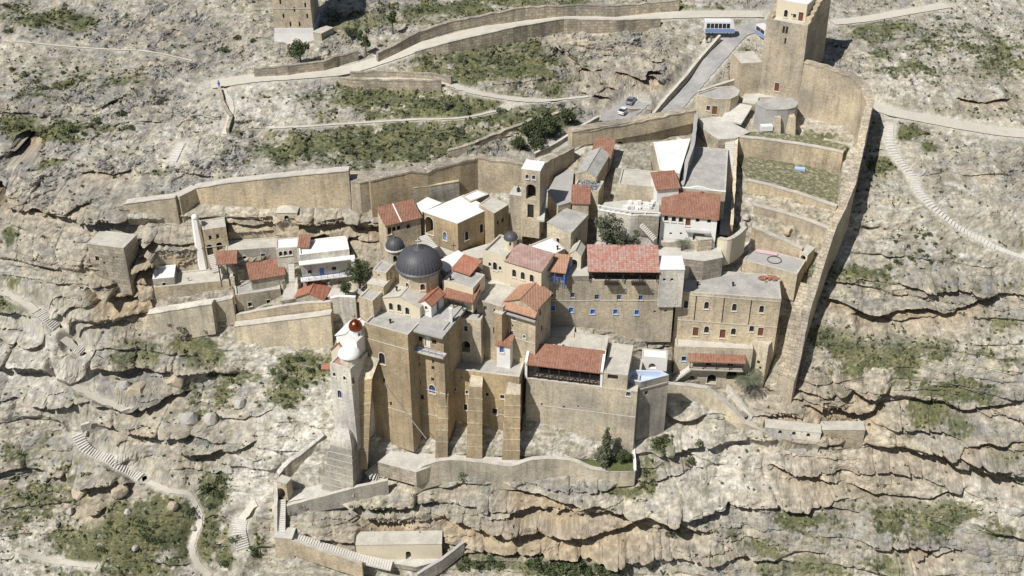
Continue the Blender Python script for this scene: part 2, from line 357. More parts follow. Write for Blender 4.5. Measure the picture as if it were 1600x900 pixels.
cliffL = soft_ell([(440, 360, 170, 32, 1.0), (230, 390, 90, 45, 1.0), (180, 460, 50, 50, 1.0), (900, 530, 60, 14, .8), (1030, 520, 20, 40, .8), (1170, 390, 30, 20, .7)])
rock = rock*(1-0.75*BUILT*(1-cliffL))
# ---- strata: long beds of limestone, each a riser and a tread, broken by joints into blocks
hz = BZ+rel*0.3+0.03*X+1.3*fbm(X/60, S/60, 2, 60)
out = np.zeros_like(X)              # outward (towards the gorge) displacement
riser = np.zeros_like(X)
patchy = np.clip(0.55+1.3*fbm(X/15, S/8, 3, 55), 0.1, 1.3)
for T, amp, sd, wob in ((7.2, 4.2, 1, 0.13), (3.3, 2.5, 2, 0.16), (1.5, 0.9, 3, 0.2), (0.66, 0.3, 4, 0.3)):
    ph = hz/T+wob*fbm(X/(T*4.5), S/(T*4.5), 4, 70+sd)
    k = np.floor(ph); fr = ph-k; ki = k.astype(np.int64)
    lay = _hash(ki, ki*0, 80+sd)/65536.0
    along = np.clip(0.5+1.25*fbm(X/(T*7.0)+lay*37.0, k*3.7+S*0.004, 3, 90+sd), 0, 1.4)
    bx = X/(T*0.8*(0.6+0.9*lay))+lay*13+0.35*vnoise(X/T, S/T, 95+sd); bi = np.floor(bx); bf = bx-bi
    blk = _hash(bi.astype(np.int64), ki, 97+sd)/65536.0-0.5
    joint = np.exp(-(np.minimum(bf, 1-bf)/0.05)**2)
    prof = np.where(fr < 0.15, sstep(0, 0.15, fr), 1-(fr-0.15)/0.85)
    w_ = amp*rock*along*(0.45+0.9*lay)*(1.0 if sd < 3 else patchy)
    out += w_*(prof-0.42)+w_*prof*(0.38*blk-0.28*joint)
    if sd < 4: riser = np.maximum(riser, np.clip(rock*along, 0, 1)*sstep(0.3, 0.12, fr)*(1.0, 0.9, 0.7)[sd-1])
f1b, f2b, idb = cell(X/1.5, hz/0.55, 32)
out += np.clip(rock*0.5+riser*0.6, 0, 1.2)*(0.5*(idb-0.5)-0.16*np.exp(-((f2b-f1b)/0.08)**2))
f1d, f2d, idd = cell(X/0.55, hz/0.3, 33)
out += np.clip(rock*0.4+riser*0.5, 0, 1)*0.2*(idd-0.5)
# ---- the ledges and overhangs one can name in the photograph: line, lip, undercut (m), reach in photo points above / below
LEDGE = [([(1278, 458), (1330, 478), (1370, 487), (1420, 480), (1490, 480), (1545, 458)], 0.8, 2.6, 22, 22), ([(1330, 497), (1400, 503), (1440, 505), (1480, 498)], 0.5, 1.5, 14, 14),
         ([(1185, 634), (1215, 640), (1250, 648)], 1.2, 2.0, 26, 18), ([(1262, 630), (1300, 645), (1345, 640), (1378, 628)], 1.4, 3.4, 34, 20), ([(1325, 595), (1352, 606), (1388, 600)], 0.8, 1.6, 18, 16),
         ([(1365, 690), (1450, 694), (1520, 683), (1595, 690)], 1.0, 1.8, 22, 12), ([(1490, 628), (1540, 632), (1590, 628)], 0.8, 1.6, 20, 12),
         ([(1205, 720), (1262, 738), (1300, 748)], 1.0, 1.8, 16, 14), ([(1328, 750), (1352, 758), (1400, 766), (1440, 765), (1500, 752)], 1.3, 2.2, 28, 12), ([(1470, 708), (1530, 735), (1580, 750), (1600, 760)], 1.0, 2.4, 26, 14),
         ([(1280, 785), (1310, 792), (1345, 797)], 0.9, 1.4, 16, 10), ([(1395, 855), (1430, 868), (1480, 862), (1500, 855)], 0.9, 1.8, 18, 12), ([(1200, 875), (1240, 860), (1290, 862)], 0.8, 1.2, 14, 10), ([(1120, 842), (1180, 866), (1240, 880)], 0.7, 1.4, 18, 12),
         ([(640, 748), (700, 756), (745, 752)], 0.6, 1.0, 10, 14), ([(790, 752), (830, 765), (880, 772), (940, 780), (1005, 788)], 1.3, 3.0, 20, 20), ([(690, 800), (740, 812), (800, 820), (860, 826), (925, 830), (1010, 812)], 1.5, 3.2, 30, 22),
         ([(560, 800), (620, 806), (660, 812)], 1.2, 2.4, 18, 14), ([(485, 828), (540, 838), (600, 835), (660, 826)], 1.0, 1.6, 16, 8), ([(660, 842), (740, 852), (820, 857), (940, 850)], 0.6, 1.0, 14, 10), ([(1020, 800), (1070, 818), (1110, 828)], 1.0, 1.8, 18, 12),
         ([(1040, 700), (1080, 714), (1130, 722)], 0.8, 1.2, 18, 14), ([(1040, 640), (1070, 652), (1100, 645)], 1.0, 2.4, 14, 14),
         ([(180, 616), (215, 622), (250, 618), (290, 606)], 1.1, 2.2, 24, 12), ([(250, 690), (300, 705), (345, 700)], 1.1, 1.8, 26, 12), ([(100, 722), (150, 738), (205, 742)], 1.3, 2.2, 28, 14), ([(110, 780), (140, 800), (165, 792)], 1.3, 2.0, 24, 12),
         ([(320, 712), (370, 702), (400, 690)], 0.8, 1.4, 16, 10), ([(0, 520), (45, 535), (80, 528)], 0.7, 1.2, 16, 12), ([(20, 610), (70, 622), (120, 616)], 0.7, 1.0, 16, 10), ([(330, 650), (380, 655), (430, 640)], 0.7, 1.2, 16, 10),
         ([(125, 268), (180, 272), (215, 255)], 0.8, 1.6, 20, 14), ([(60, 318), (110, 325), (150, 312)], 0.8, 1.4, 18, 12), ([(150, 170), (180, 160), (205, 148)], 0.7, 1.2, 12, 8),
         ([(190, 402), (215, 408), (238, 404)], 1.6, 3.4, 36, 24), ([(250, 398), (275, 404), (300, 398)], 0.5, 1.5, 18, 14), ([(145, 456), (185, 468), (238, 462)], 1.2, 3.0, 26, 26), ([(150, 372), (190, 380), (240, 372)], 0.8, 1.6, 14, 12),
         ([(340, 345), (400, 352), (430, 350)], 0.6, 1.2, 12, 12), ([(470, 350), (520, 345), (565, 338)], 0.7, 1.2, 14, 12), ([(470, 372), (520, 368), (570, 366)], 0.6, 1.2, 12, 10), ([(560, 345), (590, 352), (600, 356)], 1.0, 3.0, 16, 12),
         ([(868, 68), (890, 82), (905, 92)], 0.8, 1.6, 12, 10), ([(905, 100), (925, 106), (945, 103)], 0.8, 2.0, 12, 8), ([(965, 110), (1000, 122), (1038, 124)], 0.8, 2.4, 12, 9), ([(915, 138), (950, 148), (990, 150)], 0.9, 2.6, 12, 9), ([(1040, 118), (1062, 116), (1080, 112)], 0.6, 1.6, 10, 8), ([(895, 120), (930, 122), (960, 125)], 0.6, 1.0, 9, 7),
         ([(1500, 148), (1540, 153), (1580, 150)], 0.8, 2.4, 16, 12), ([(235, 50), (255, 46), (290, 50)], 0.5, 1.8, 8, 6), ([(280, 195), (292, 192), (306, 194)], 0.4, 2.4, 8, 7), ([(1350, 350), (1364, 352), (1376, 351)], 0.3, 0.8, 6, 5),
         ([(1270, 430), (1400, 445), (1500, 440), (1600, 450)], 0.4, 0.8, 14, 10), ([(1400, 270), (1480, 268), (1590, 275)], 0.4, 0.6, 10, 8), ([(680, 240), (740, 225), (800, 210), (860, 190)], 0.5, 0.9, 10, 8), ([(620, 250), (680, 246), (720, 240)], 0.4, 0.7, 8, 6), ([(740, 142), (800, 128), (860, 122)], 0.4, 0.7, 8, 6)]
wobL = 4.2*fbm(X/9.0, S/20, 3, 101)
under = np.zeros_like(X)
wobW = np.clip(0.85+0.5*fbm(X/5.0, S/60, 2, 102), 0.35, 1.25); wobC = 0.35*fbm(X/1.6, S/1.6, 2, 110)
for poly, A, B, ra, rb in LEDGE:
    A, B = (A*1.35, B*1.5) if B >= 1.5 else (A, B)
    us = np.array([p[0] for p in poly], float); vs = np.array([p[1] for p in poly], float)
    span = us[-1]-us[0]
    ix = np.nonzero((U > us[0]-0.13*span)&(U < us[-1]+0.13*span)&(V > vs.min()-3*ra-15)&(V < vs.max()+4*rb+15))[0]
    if not len(ix): continue
    u_ = U[ix]; d = V[ix]-np.interp(u_, us, vs)-wobL[ix]
    win = sstep(us[0]-0.12*span, us[0]+0.15*span, u_)*(1-sstep(us[-1]-0.15*span, us[-1]+0.12*span, u_))*wobW[ix]
    out[ix] += win*np.where(d < 0, A*np.exp(-(d/ra)**2), -B*np.exp(-(np.maximum(d-7, 0)/rb)**2)*sstep(0, 7, d)+A*sstep(5, 0, d))
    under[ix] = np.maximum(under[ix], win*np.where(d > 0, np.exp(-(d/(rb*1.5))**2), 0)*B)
# caves
CAVE = [(45, 225, 20, 16, 8), (38, 246, 26, 10, 8), (5, 300, 14, 24, 7), (60, 330, 12, 9, 2.5), (228, 400, 10, 8, 4), (1020, 121, 14, 6, 4), (985, 152, 16, 6, 3), (262, 46, 20, 5, 3), (293, 194, 11, 6, 3), (1430, 536, 3.5, 3.5, 2), (760, 857, 0, 0, 0), (1165, 858, 0, 0, 0), (594, 356, 16, 8, 4), (1310, 650, 36, 10, 4), (830, 805, 34, 10, 2.5), (655, 852, 0, 0, 0), (880, 812, 30, 9, 2.5), (200, 465, 24, 16, 3), (912, 114, 14, 4, 2.5), (1540, 150, 0, 0, 0), (1450, 497, 24, 7, 2.5), (1525, 722, 20, 9, 3), (1430, 862, 34, 6, 2.5)]
for a, b, rx, ry, dp in CAVE:
    if not rx: continue
    d = ((U-a)/rx)**2+((V-b)/ry)**2+wobC
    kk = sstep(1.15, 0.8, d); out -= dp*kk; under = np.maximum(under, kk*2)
# ---- loose surface of the slopes
roughS = (0.26*fbm(X/2.6, S/2.2, 4, 120)+0.05*fbm(X/0.7, S/0.7, 3, 121))*(1-0.5*np.clip(rock, 0, 1))
f1c, f2c, idc = cell(X/0.9, S/0.8, 122)
stone = np.where(idc > 0.72, np.clip(1-f1c/0.45, 0, 1), 0)*0.22
nn = BN+rel*0.75*(1-far)+roughS+stone*(0.4+0.6*(1-np.clip(rock, 0, 1)))
upm = sstep(345, 290, V)*(1-BUILT)*(1-far)*(1-0.6*soft_ell([(1480, 120, 160, 110, 1.0), (90, 85, 110, 24, 1.0), (400, 150, 80, 40, .9)]))
f1e, f2e, ide = cell(X/1.9+0.4*fbm(X/5, S/5, 2, 161), S/1.1, 160)
crag = np.clip(0.2+1.25*fbm(X/8, S/5, 4, 162)+0.55*np.clip(rock, 0, 1), 0, 1.4)
nn += upm*crag*(0.75*np.clip(fbm(X/5, S/3, 5, 163, 0.6), -0.3, 1)+0.55*(ide-0.5)-0.3*np.exp(-((f2e-f1e)/0.08)**2))
out *= (1-far)
# ---- walked and driven ways: level the hillside under them: (name, kind, photo points with plan height, half width)
TX = X.copy(); TY = (S-nn)*RT-out; TZ = (S+nn)*RT
from mathutils.kdtree import KDTree
B2_ = BUILT.reshape(SH)
def built_at(x, s): return float(B2_[min(len(gs)-1, int(np.searchsorted(gs, s))), min(len(gx)-1, int(np.searchsorted(gx, x)))])
def smooth_ground(px, py):
    """point of the smooth hillside seen at a photo point"""
    lo_, hi_ = 110.0, 300.0
    for _ in range(22):
        m = (lo_+hi_)/2; p = at_y(px, py, m)
        s = (p.y+p.z)*RT; n_ = (p.z-p.y)*RT
        g = float(base_n(s)+spot_res(np.array([p.x]), np.array([s]))[0]+0.75*(1-0.8*built_at(p.x, s))*(2.0*fbm(np.array([p.x/22]), np.array([s/30]), 3, 40)+1.1*fbm(np.array([p.x/7]), np.array([s/12]), 3, 41))[0])
        if n_ > g: lo_ = m
        else: hi_ = m
    return at_y(px, py, (lo_+hi_)/2)
def resample(pts, step):
    out_ = [pts[0]]; acc = 0.0
    for a, b in zip(pts, pts[1:]):
        L = (b-a).length
        if L < 1e-6: continue
        d = step-acc
        while d < L:
            out_.append(a.lerp(b, d/L)); d += step
        acc = (acc+L) % step
    if (out_[-1]-pts[-1]).length > step*0.3: out_.append(pts[-1])
    return out_
def catmull(pts, k=6):
    P = [pts[0]]+list(pts)+[pts[-1]]; r = []
    for i in range(1, len(P)-2):
        for j in range(k):
            t = j/k; a, b, c, d = P[i-1], P[i], P[i+1], P[i+2]
            r.append(0.5*((2*b)+(c-a)*t+(2*a-5*b+4*c-d)*t*t+(3*b-a-3*c+d)*t**3))
    r.append(P[-2]); return r
WAYS = {}
PATH_MASK = np.zeros_like(X)
def way(name, pp, hw, step=0.8, blend=1.2, smooth=5):
    """pp: (px, py) on the hillside, or (px, py, z) where its height is known"""
    c = [smooth_ground(*p) if len(p) == 2 else at_z(*p) for p in pp]
    c = resample(catmull(c), step)
    for _ in range(smooth):
        z = [p.z for p in c]
        for i in range(1, len(c)-1): c[i].z = (z[i-1]+2*z[i]+z[i+1])/4
    WAYS[name] = c
    A = np.array([tuple(p) for p in c]); 
    x0, x1 = A[:, 0].min()-hw-4, A[:, 0].max()+hw+4; y0, y1 = A[:, 1].min()-hw-4, A[:, 1].max()+hw+4
    idx = np.nonzero((TX > x0)&(TX < x1)&(TY > y0)&(TY < y1))[0]
    px, py = TX[idx], TY[idx]
    best = np.full(len(idx), 1e9); bz = np.zeros(len(idx))
    for i in range(len(A)-1):
        a, b = A[i], A[i+1]; dx, dy = b[0]-a[0], b[1]-a[1]; L2 = dx*dx+dy*dy+1e-9
        t = np.clip(((px-a[0])*dx+(py-a[1])*dy)/L2, 0, 1)
        d = np.hypot(px-a[0]-t*dx, py-a[1]-t*dy)
        m = d < best; best = np.where(m, d, best); bz = np.where(m, a[2]+t*(b[2]-a[2]), bz)
    k = 1-sstep(hw, hw+blend, best)
    dz = np.abs(TZ[idx]-bz); k = k*(1-sstep(2.2, 4.5, dz))
    TZ[idx] = TZ[idx]*(1-k)+(bz-0.12)*k
    PATH_MASK[idx] = np.maximum(PATH_MASK[idx], 1-sstep(hw*0.8, hw*1.5+0.3, best))
    return c
def ribbon(name, c, hw, mat, lift=0.0, edge=0.12, seed=1):
    """level ribbon with ragged edges along a centre line"""
    rr = random.Random(seed); v = []; f = []; uv = []; u = 0.0
    for i, p in enumerate(c):
        t = c[min(i+1, len(c)-1)]-c[max(i-1, 0)]; t.z = 0; t.normalize(); nrm = Vector((-t.y, t.x, 0))
        a = hw*(1+rr.uniform(-edge, edge)); b = hw*(1+rr.uniform(-edge, edge))
        for q in (-a, -a*0.4, b*0.4, b):
            w_ = p+nrm*q; v.append((w_.x, w_.y, p.z+lift)); uv.append((q, u))
        u += 0.8
    for i in range(len(c)-1):
        for j in range(3): f.append((4*i+j+1, 4*i+j, 4*i+4+j, 4*i+5+j))
    me = bpy.data.meshes.new(name); me.from_pydata(v, [], f); me.uv_layers.new(name='UVMap')
    me.polygons.foreach_set('use_smooth', [True]*len(f))
    o = link(name, me, None, mat); o['kind'] = 'structure'; return o
ROADS = [('dirt_road', [(330, 132), (400, 122), (470, 117), (540, 110), (600, 92), (660, 72), (740, 51), (800, 38), (880, 31), (960, 31), (1040, 24), (1130, 22), (1190, 22)], 2.1, 'dirt'),
         ('access_road', [(1215, 36), (1160, 48), (1140, 62), (1110, 95), (1085, 125), (1060, 152), (1035, 182), (1022, 196)], 2.5, 'asphalt'),
         ('parking_lane', [(995, 158), (975, 176), (950, 192), (905, 214), (862, 240)], 2.7, 'asphalt'),
         ('eastern_road', [(1362, 165), (1400, 176), (1450, 186), (1510, 197), (1570, 206), (1640, 212)], 2.0, 'dirt'),
         ('upper_lane', [(1300, 35), (1350, 30), (1420, 18), (1480, 8)], 1.6, 'dirt')]
TRAILS = [('footpath', [(420, 200), (480, 197), (560, 192), (640, 187), (720, 184), (780, 172), (835, 160), (880, 155), (920, 150)], 0.4), ('footpath', [(545, 124), (620, 123), (690, 128), (740, 144), (800, 154), (860, 158)], 0.9),
          ('footpath', [(350, 210), (362, 170), (352, 145), (340, 130)], 0.45), ('footpath', [(20, 64), (80, 70), (150, 76), (230, 80), (300, 95)], 0.3),
          ('footpath', [(225, 750), (260, 765), (295, 772), (306, 790), (312, 815), (300, 850), (308, 880), (330, 900)], 0.5), ('footpath', [(400, 785), (385, 800), (378, 812)], 0.8), ('footpath', [(30, 862), (80, 876), (150, 886)], 0.5),
          ('footpath', [(95, 590), (130, 610), (160, 625), (200, 642)], 0.7), ('footpath', [(5, 455), (40, 475), (60, 490)], 0.7), ('footpath', [(90, 520), (112, 540), (135, 560)], 0.8)]
for nm, pp, hw, mt in ROADS: way(nm, pp, hw, blend=1.8)
for i, (nm, pp, hw) in enumerate(TRAILS): way(nm+str(i), pp, hw, blend=1.6)
STAIRWAYS = [('east', [(1391, 192), (1389, 215), (1395, 235), (1408, 255), (1425, 275), (1435, 298), (1455, 320), (1475, 338), (1500, 357), (1530, 373), (1560, 388), (1600, 403)], 0.75, 62),
             ('west_a', [(60, 486), (72, 496), (88, 512)], 0.9, 12), ('west_b', [(118, 544), (128, 550)], 0.9, 4), ('west_c', [(120, 678), (132, 698), (150, 710), (170, 716), (185, 728), (205, 738), (220, 746)], 0.9, 30),
             ('west_d', [(378, 810), (374, 830), (380, 858)], 1.1, 14), ('chapel', [(578, 730), (584, 738), (592, 748)], 1.3, 6),
             ('north', [(285, 222), (278, 235), (270, 253)], 0.7, 8)]
for nm, pp, hw, k in STAIRWAYS: way('stair_'+nm, pp, hw+0.25, step=0.5, blend=1.8)
# ---- colour of the ground: soil, weathered limestone, fresh ochre rock, plants (per vertex, no shading)
GREEN = [(600, 225, 160, 26, 1.0), (700, 170, 150, 26, .8), (780, 90, 100, 30, .95), (600, 150, 90, 22, .8), (700, 95, 60, 18, .8), (860, 130, 40, 20, .6), (440, 240, 90, 16, .6), (560, 30, 60, 14, .8), (1560, 90, 60, 40, .55), (1430, 110, 60, 20, .5), (180, 870, 120, 26, .85), (60, 790, 60, 40, .6), (1330, 560, 50, 30, .7), (1500, 610, 70, 18, .7), (60, 215, 60, 14, .8), (90, 130, 80, 24, .45), (330, 620, 60, 30, .5), (1200, 850, 60, 20, .5), (640, 215, 140, 24, .95), (760, 105, 105, 38, .75), (830, 185, 55, 20, .9), (690, 18, 120, 14, .8), (545, 150, 60, 28, .6), (820, 4, 110, 9, .8), (1010, 14, 140, 7, .7), (620, 32, 60, 12, .7), (520, 235, 110, 16, .7), (860, 200, 60, 18, 1.0),
         (215, 558, 32, 14, 1.), (310, 545, 36, 18, 1.), (470, 580, 36, 30, 1.0), (455, 618, 26, 14, .9), (250, 825, 90, 45, 1.0), (335, 765, 26, 30, 1.0), (60, 720, 60, 36, .45), (375, 850, 32, 34, .95), (140, 850, 120, 40, .6), (80, 30, 70, 14, .8), (120, 203, 50, 12, .8), (30, 195, 36, 18, .8), (10, 475, 22, 26, .9), (365, 590, 40, 14, .8), (215, 540, 30, 10, .8), (240, 270, 30, 6, .6), (105, 255, 40, 6, .6), (200, 130, 40, 12, .5), (15, 365, 12, 12, .9),
         (1295, 528, 34, 18, 1.0), (1385, 545, 80, 26, .95), (1470, 640, 60, 22, .8), (1400, 570, 30, 30, .7), (1530, 560, 60, 20, .5), (1340, 428, 60, 13, .85), (1440, 800, 80, 34, .75), (1265, 815, 50, 18, .75), (1560, 830, 40, 14, .9), (1255, 885, 60, 14, .9), (1420, 212, 18, 14, .9), (1375, 260, 24, 14, .9), (1440, 60, 140, 36, .4), (1360, 45, 60, 24, .55), (1380, 90, 40, 14, .5), (1560, 70, 80, 40, .35), (1560, 705, 40, 8, .7), (1400, 880, 80, 14, .6), (1540, 440, 60, 10, .5), (1560, 505, 40, 14, .6), (1450, 225, 14, 14, .7), (1535, 175, 40, 8, .6),
         (890, 888, 70, 12, 1.1), (760, 880, 50, 14, 1.0), (590, 785, 60, 12, .75), (505, 760, 26, 6, .8), (1035, 695, 18, 14, .8), (1080, 690, 18, 6, .8), (1010, 745, 12, 18, .9), (970, 762, 40, 5, .8), (860, 240, 0.1, 0.1, 0), (520, 40, 30, 10, .9), (1190, 240, 40, 6, .6), (1240, 280, 60, 7, .8), (1220, 300, 60, 6, .8), (1280, 215, 40, 10, .6), (660, 40, 40, 8, .6), (1145, 35, 20, 6, .9), (1160, 78, 50, 16, .35)]
g0 = soft_ell([q for q in GREEN if q[4] > 0])
g0 = np.where((U < -20)|(U > 1620)|(V < -20), 0.45+0.3*fbm(X/20, S/20, 2, 133), g0)
gn = 0.5+0.55*fbm(X/5.5, S/3.6, 5, 130, 0.62)
gf = 0.5+0.9*fbm(X/0.75, S/0.6, 3, 131, 0.7)
lush = np.clip((g0*1.75+0.3-1.05*(1-gn))*1.1, 0, 1)
green = np.clip((lush*1.35+gf*0.75-0.85)*2.2, 0, 1)*np.clip(0.25+lush*1.3, 0, 1)
sparse = sstep(0.62, 0.9, 0.5+0.8*fbm(X/0.85, S/0.7, 3, 135, 0.65))*np.clip(0.42+0.7*fbm(X/12, S/9, 3, 136), 0, 0.85)
green = np.clip(np.maximum(green, sparse*(1-0.5*np.clip(rock, 0, 1))), 0, 1)*(1-PATH_MASK)*(1-0.85*riser)*(1-np.clip(under, 0, 1))
def C3(c): return np.array(c)[None, :]
SC_ = TZ*1.05-TY*0.0+TY*0.42
n1 = 0.5+0.6*fbm(X/3.0, SC_/2.2, 5, 140, 0.62); n2 = 0.5+0.6*fbm(X/14, S/9, 4, 141); n3 = 0.5+0.9*fbm(X/0.5, SC_/0.42, 3, 142, 0.7)
soil = C3((0.41, 0.375, 0.3))*(0.72+0.5*n2)[:, None]
pale = C3((0.57, 0.548, 0.49)); grey = C3((0.225, 0.22, 0.21)); ochre = C3((0.4, 0.315, 0.205))
def lerp(a, b, k): return a+(b-a)*np.clip(k, 0, 1)[:, None]
col = lerp(soil, pale, sstep(0.5, 0.85, n1)*0.75)
bed = _hash(np.floor(hz/0.9+0.8*n1).astype(np.int64), (hz*0).astype(np.int64), 150)/65536.0
col = lerp(col, grey, np.clip(rock+0.12, 0, 1)*sstep(0.4, 0.72, 0.6*n1+0.4*bed)*0.9)
col = lerp(col, lerp(grey*1.15, ochre, n2*1.2-0.15), riser*(0.35+0.7*n1)*0.9)
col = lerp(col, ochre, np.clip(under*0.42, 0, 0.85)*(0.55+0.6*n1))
OCH = [(1290, 640, 110, 60, .7), (1300, 740, 200, 40, .6), (800, 835, 260, 28, .7), (450, 375, 150, 34, .8), (200, 430, 70, 50, .7), (150, 285, 60, 30, .35), (60, 330, 60, 30, .6), (940, 110, 90, 40, .35), (150, 790, 60, 40, .5), (1240, 330, 60, 60, .35)]
WHT = [(470, 690, 60, 70, .9), (395, 760, 50, 40, .9), (430, 560, 60, 30, .6), (1120, 730, 80, 60, .7), (60, 560, 70, 60, .7), (30, 870, 60, 30, .8), (320, 240, 120, 40, .5), (1090, 700, 60, 40, .7), (1540, 780, 80, 40, .5), (560, 640, 60, 60, .7), (420, 160, 60, 40, .7), (1420, 110, 60, 30, .4), (1560, 30, 60, 30, .4), (330, 170, 60, 50, .5), (220, 255, 120, 60, .35)]
col = lerp(col, ochre*1.08, soft_ell(OCH)*(0.35+0.7*n1))
col = lerp(col, C3((0.7, 0.675, 0.61)), soft_ell(WHT)*(0.35+0.65*n1))
col = lerp(col, grey*(0.8+0.7*ide)[:, None], upm*np.clip(crag-0.25, 0, 1)*(0.25+0.75*sstep(0.35, 0.7, n1))*0.85)
n4 = 0.5+0.75*fbm(X/1.7, SC_/1.0, 4, 143, 0.65)
col = col*(0.85+0.25*n3)[:, None]*(0.72+0.5*n4)[:, None]
gcol = lerp(C3((0.056, 0.07, 0.022)), C3((0.15, 0.15, 0.06)), 0.5+0.8*fbm(X/4, S/3, 3, 145))*(0.7+0.6*n3)[:, None]
gcol = lerp(gcol, C3((0.2, 0.185, 0.115)), np.clip(1.15-lush*2.2, 0, 0.9))
col = lerp(col, gcol, green*0.92)
col = lerp(col, C3((0.52, 0.49, 0.42))*(0.85+0.3*n3)[:, None], PATH_MASK*0.9)
col = np.clip(col*0.93, 0.01, 0.8)
# ---- mesh
def terrain_mesh():
    R_, C_ = SH; nv = R_*C_
    i = np.arange(R_-1)[:, None]*C_+np.arange(C_-1)[None, :]; i = i.ravel()
    quads = np.stack([i, i+1, i+1+C_, i+C_], 1).astype(np.int32)
    me = bpy.data.meshes.new('hillside'); me.vertices.add(nv); me.loops.add(len(quads)*4); me.polygons.add(len(quads))
    me.vertices.foreach_set('co', np.stack([TX, TY, TZ], 1).astype(np.float32).ravel())
    me.loops.foreach_set('vertex_index', quads.ravel())
    me.polygons.foreach_set('loop_start', (np.arange(len(quads))*4).astype(np.int32))
    me.polygons.foreach_set('use_smooth', np.zeros(len(quads), dtype=bool))
    me.update(calc_edges=True)
    ca = me.color_attributes.new('Col', 'FLOAT_COLOR', 'POINT')
    ca.data.foreach_set('color', np.concatenate([col, np.ones((nv, 1))], 1).astype(np.float32).ravel())
    return me
m, n, p = new_mat('ground', 0.95)
at = nd(n, 'ShaderNodeVertexColor', layer_name='Col')
pos = worldpos(n)
fz = noise_node(n, pos, 2.2, 7, 0.75); fy = noise_node(n, pos, 0.6, 5, 0.7)
rr = ramp(n, fz, [(0.28, (0.74, 0.73, 0.72)), (0.5, (1, 1, 1)), (0.72, (1.18, 1.17, 1.15))])
c1 = mix(n, at.outputs[0], rr.outputs[0], 1.0, 'MULTIPLY'); n.links.new(c1, p.inputs['Base Color'])
bump(n, p, fz, 0.45, 0.16)
MATS['ground'] = m
# ================================================================== BUILDING HELPERS
CARVE = []        # (footprint polygon, floor height): ground inside a building is cut away
def ray(px, py):
    t = (py-450.0)/FPX
    return Vector(((px-800.0)/FPX, CP-t*SP, -(SP+t*CP)))
CAMP = Vector((0, 0, CAMZ))
def R(A, B, Y, depth, shift=0.0):
    """rectangle on plan: front top corners A, B seen in the photo, front plane at plan distance Y under A"""
    a = at_y(A[0], A[1], Y); b = at_z(B[0], B[1], a.z)
    u = Vector((b.x-a.x, b.y-a.y)); u.normalize(); n_ = Vector((-u.y, u.x))
    q0 = Vector((a.x, a.y))+n_*shift; q1 = Vector((b.x, b.y))+n_*shift
    return [q0, q1, q1+n_*depth, q0+n_*depth], a.z
def Q(pts, z): return [Vector((p.x, p.y)) for p in (at_z(a, b, z) for a, b in pts)], z
def area2(P): return sum(P[i].x*P[(i+1) % len(P)].y-P[(i+1) % len(P)].x*P[i].y for i in range(len(P)))
def offset(P, d):
    """move every edge of a counter-clockwise polygon outward by d (list or number)"""
    n_ = len(P); L = []
    for i in range(n_):
        a, b = P[i], P[(i+1) % n_]; u = (b-a).normalized(); nn_ = Vector((u.y, -u.x)); k = d[i] if isinstance(d, (list, tuple)) else d
        L.append((a+nn_*k, u))
    r = []
    for i in range(n_):
        p, u = L[i-1]; q, v = L[i]; cr = u.x*v.y-u.y*v.x
        if abs(cr) < 1e-4: r.append(q.copy()); continue
        t = ((q.x-p.x)*v.y-(q.y-p.y)*v.x)/cr; r.append(p+u*t)
    return r
WCACHE = {}
def opening_loop(w_, h, arch):
    if not arch: return [(-w_/2, 0), (w_/2, 0), (w_/2, h), (-w_/2, h)]
    r = w_/2; p = [(-r, 0), (r, 0)]
    for k in range(9):
        a = math.pi*k/8; p.append((r*math.cos(a), h-r+r*math.sin(a)))
    return p
def opening_mesh(part, w_, h, arch, extra):
    key = (part, round(w_, 2), round(h, 2), arch, extra)
    if key in WCACHE: return WCACHE[key]
    mb = MB(); lp = opening_loop(w_, h, arch)
    if part == 'surround':            # proud stone surround, sill and glazing bars
        big = [(x*(1+0.2/w_), (z-h/2)*(1+0.18/h)+h/2) for x, z in lp]
        for i in range(len(lp)):
            j = (i+1) % len(lp); a, b, c, d = lp[i], lp[j], big[j], big[i]
            mb.face([(a[0], -0.05, a[1]), (b[0], -0.05, b[1]), (c[0], -0.05, c[1]), (d[0], -0.05, d[1])][::-1])
            mb.face([(d[0], -0.05, d[1]), (c[0], -0.05, c[1]), (c[0], 0, c[1]), (d[0], 0, d[1])][::-1])
        mb.box((0, -0.07, -0.13), w_+0.26, 0.14, 0.1)
    elif part == 'bars':
        mb.bar((0, 0.15, 0), (0, 0.15, h-0.02), 0.06, 0.05); mb.bar((-w_/2, 0.15, h*0.5), (w_/2, 0.15, h*0.5), 0.05, 0.06)
        if h > 1.5: mb.bar((-w_/2, 0.15, h*0.72), (w_/2, 0.15, h*0.72), 0.05, 0.06)
        mb.bar((-w_/2+0.03, 0.15, 0), (-w_/2+0.03, 0.15, h-(w_/2 if arch else 0)), 0.06, 0.05); mb.bar((w_/2-0.03, 0.15, 0), (w_/2-0.03, 0.15, h-(w_/2 if arch else 0)), 0.06, 0.05)
    else:                             # pane, leaf or shade-coloured back sheet filling the opening
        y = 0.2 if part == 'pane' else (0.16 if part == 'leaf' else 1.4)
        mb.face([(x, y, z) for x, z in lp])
        if part == 'leaf':
            mb.bar((0, 0.13, 0.05), (0, 0.13, h-0.1), 0.05, 0.03)
            mb.bar((-w_/2, 0.13, h*0.45), (w_/2, 0.13, h*0.45), 0.04, 0.06)
    me = mb.mesh(part); WCACHE[key] = me; return me
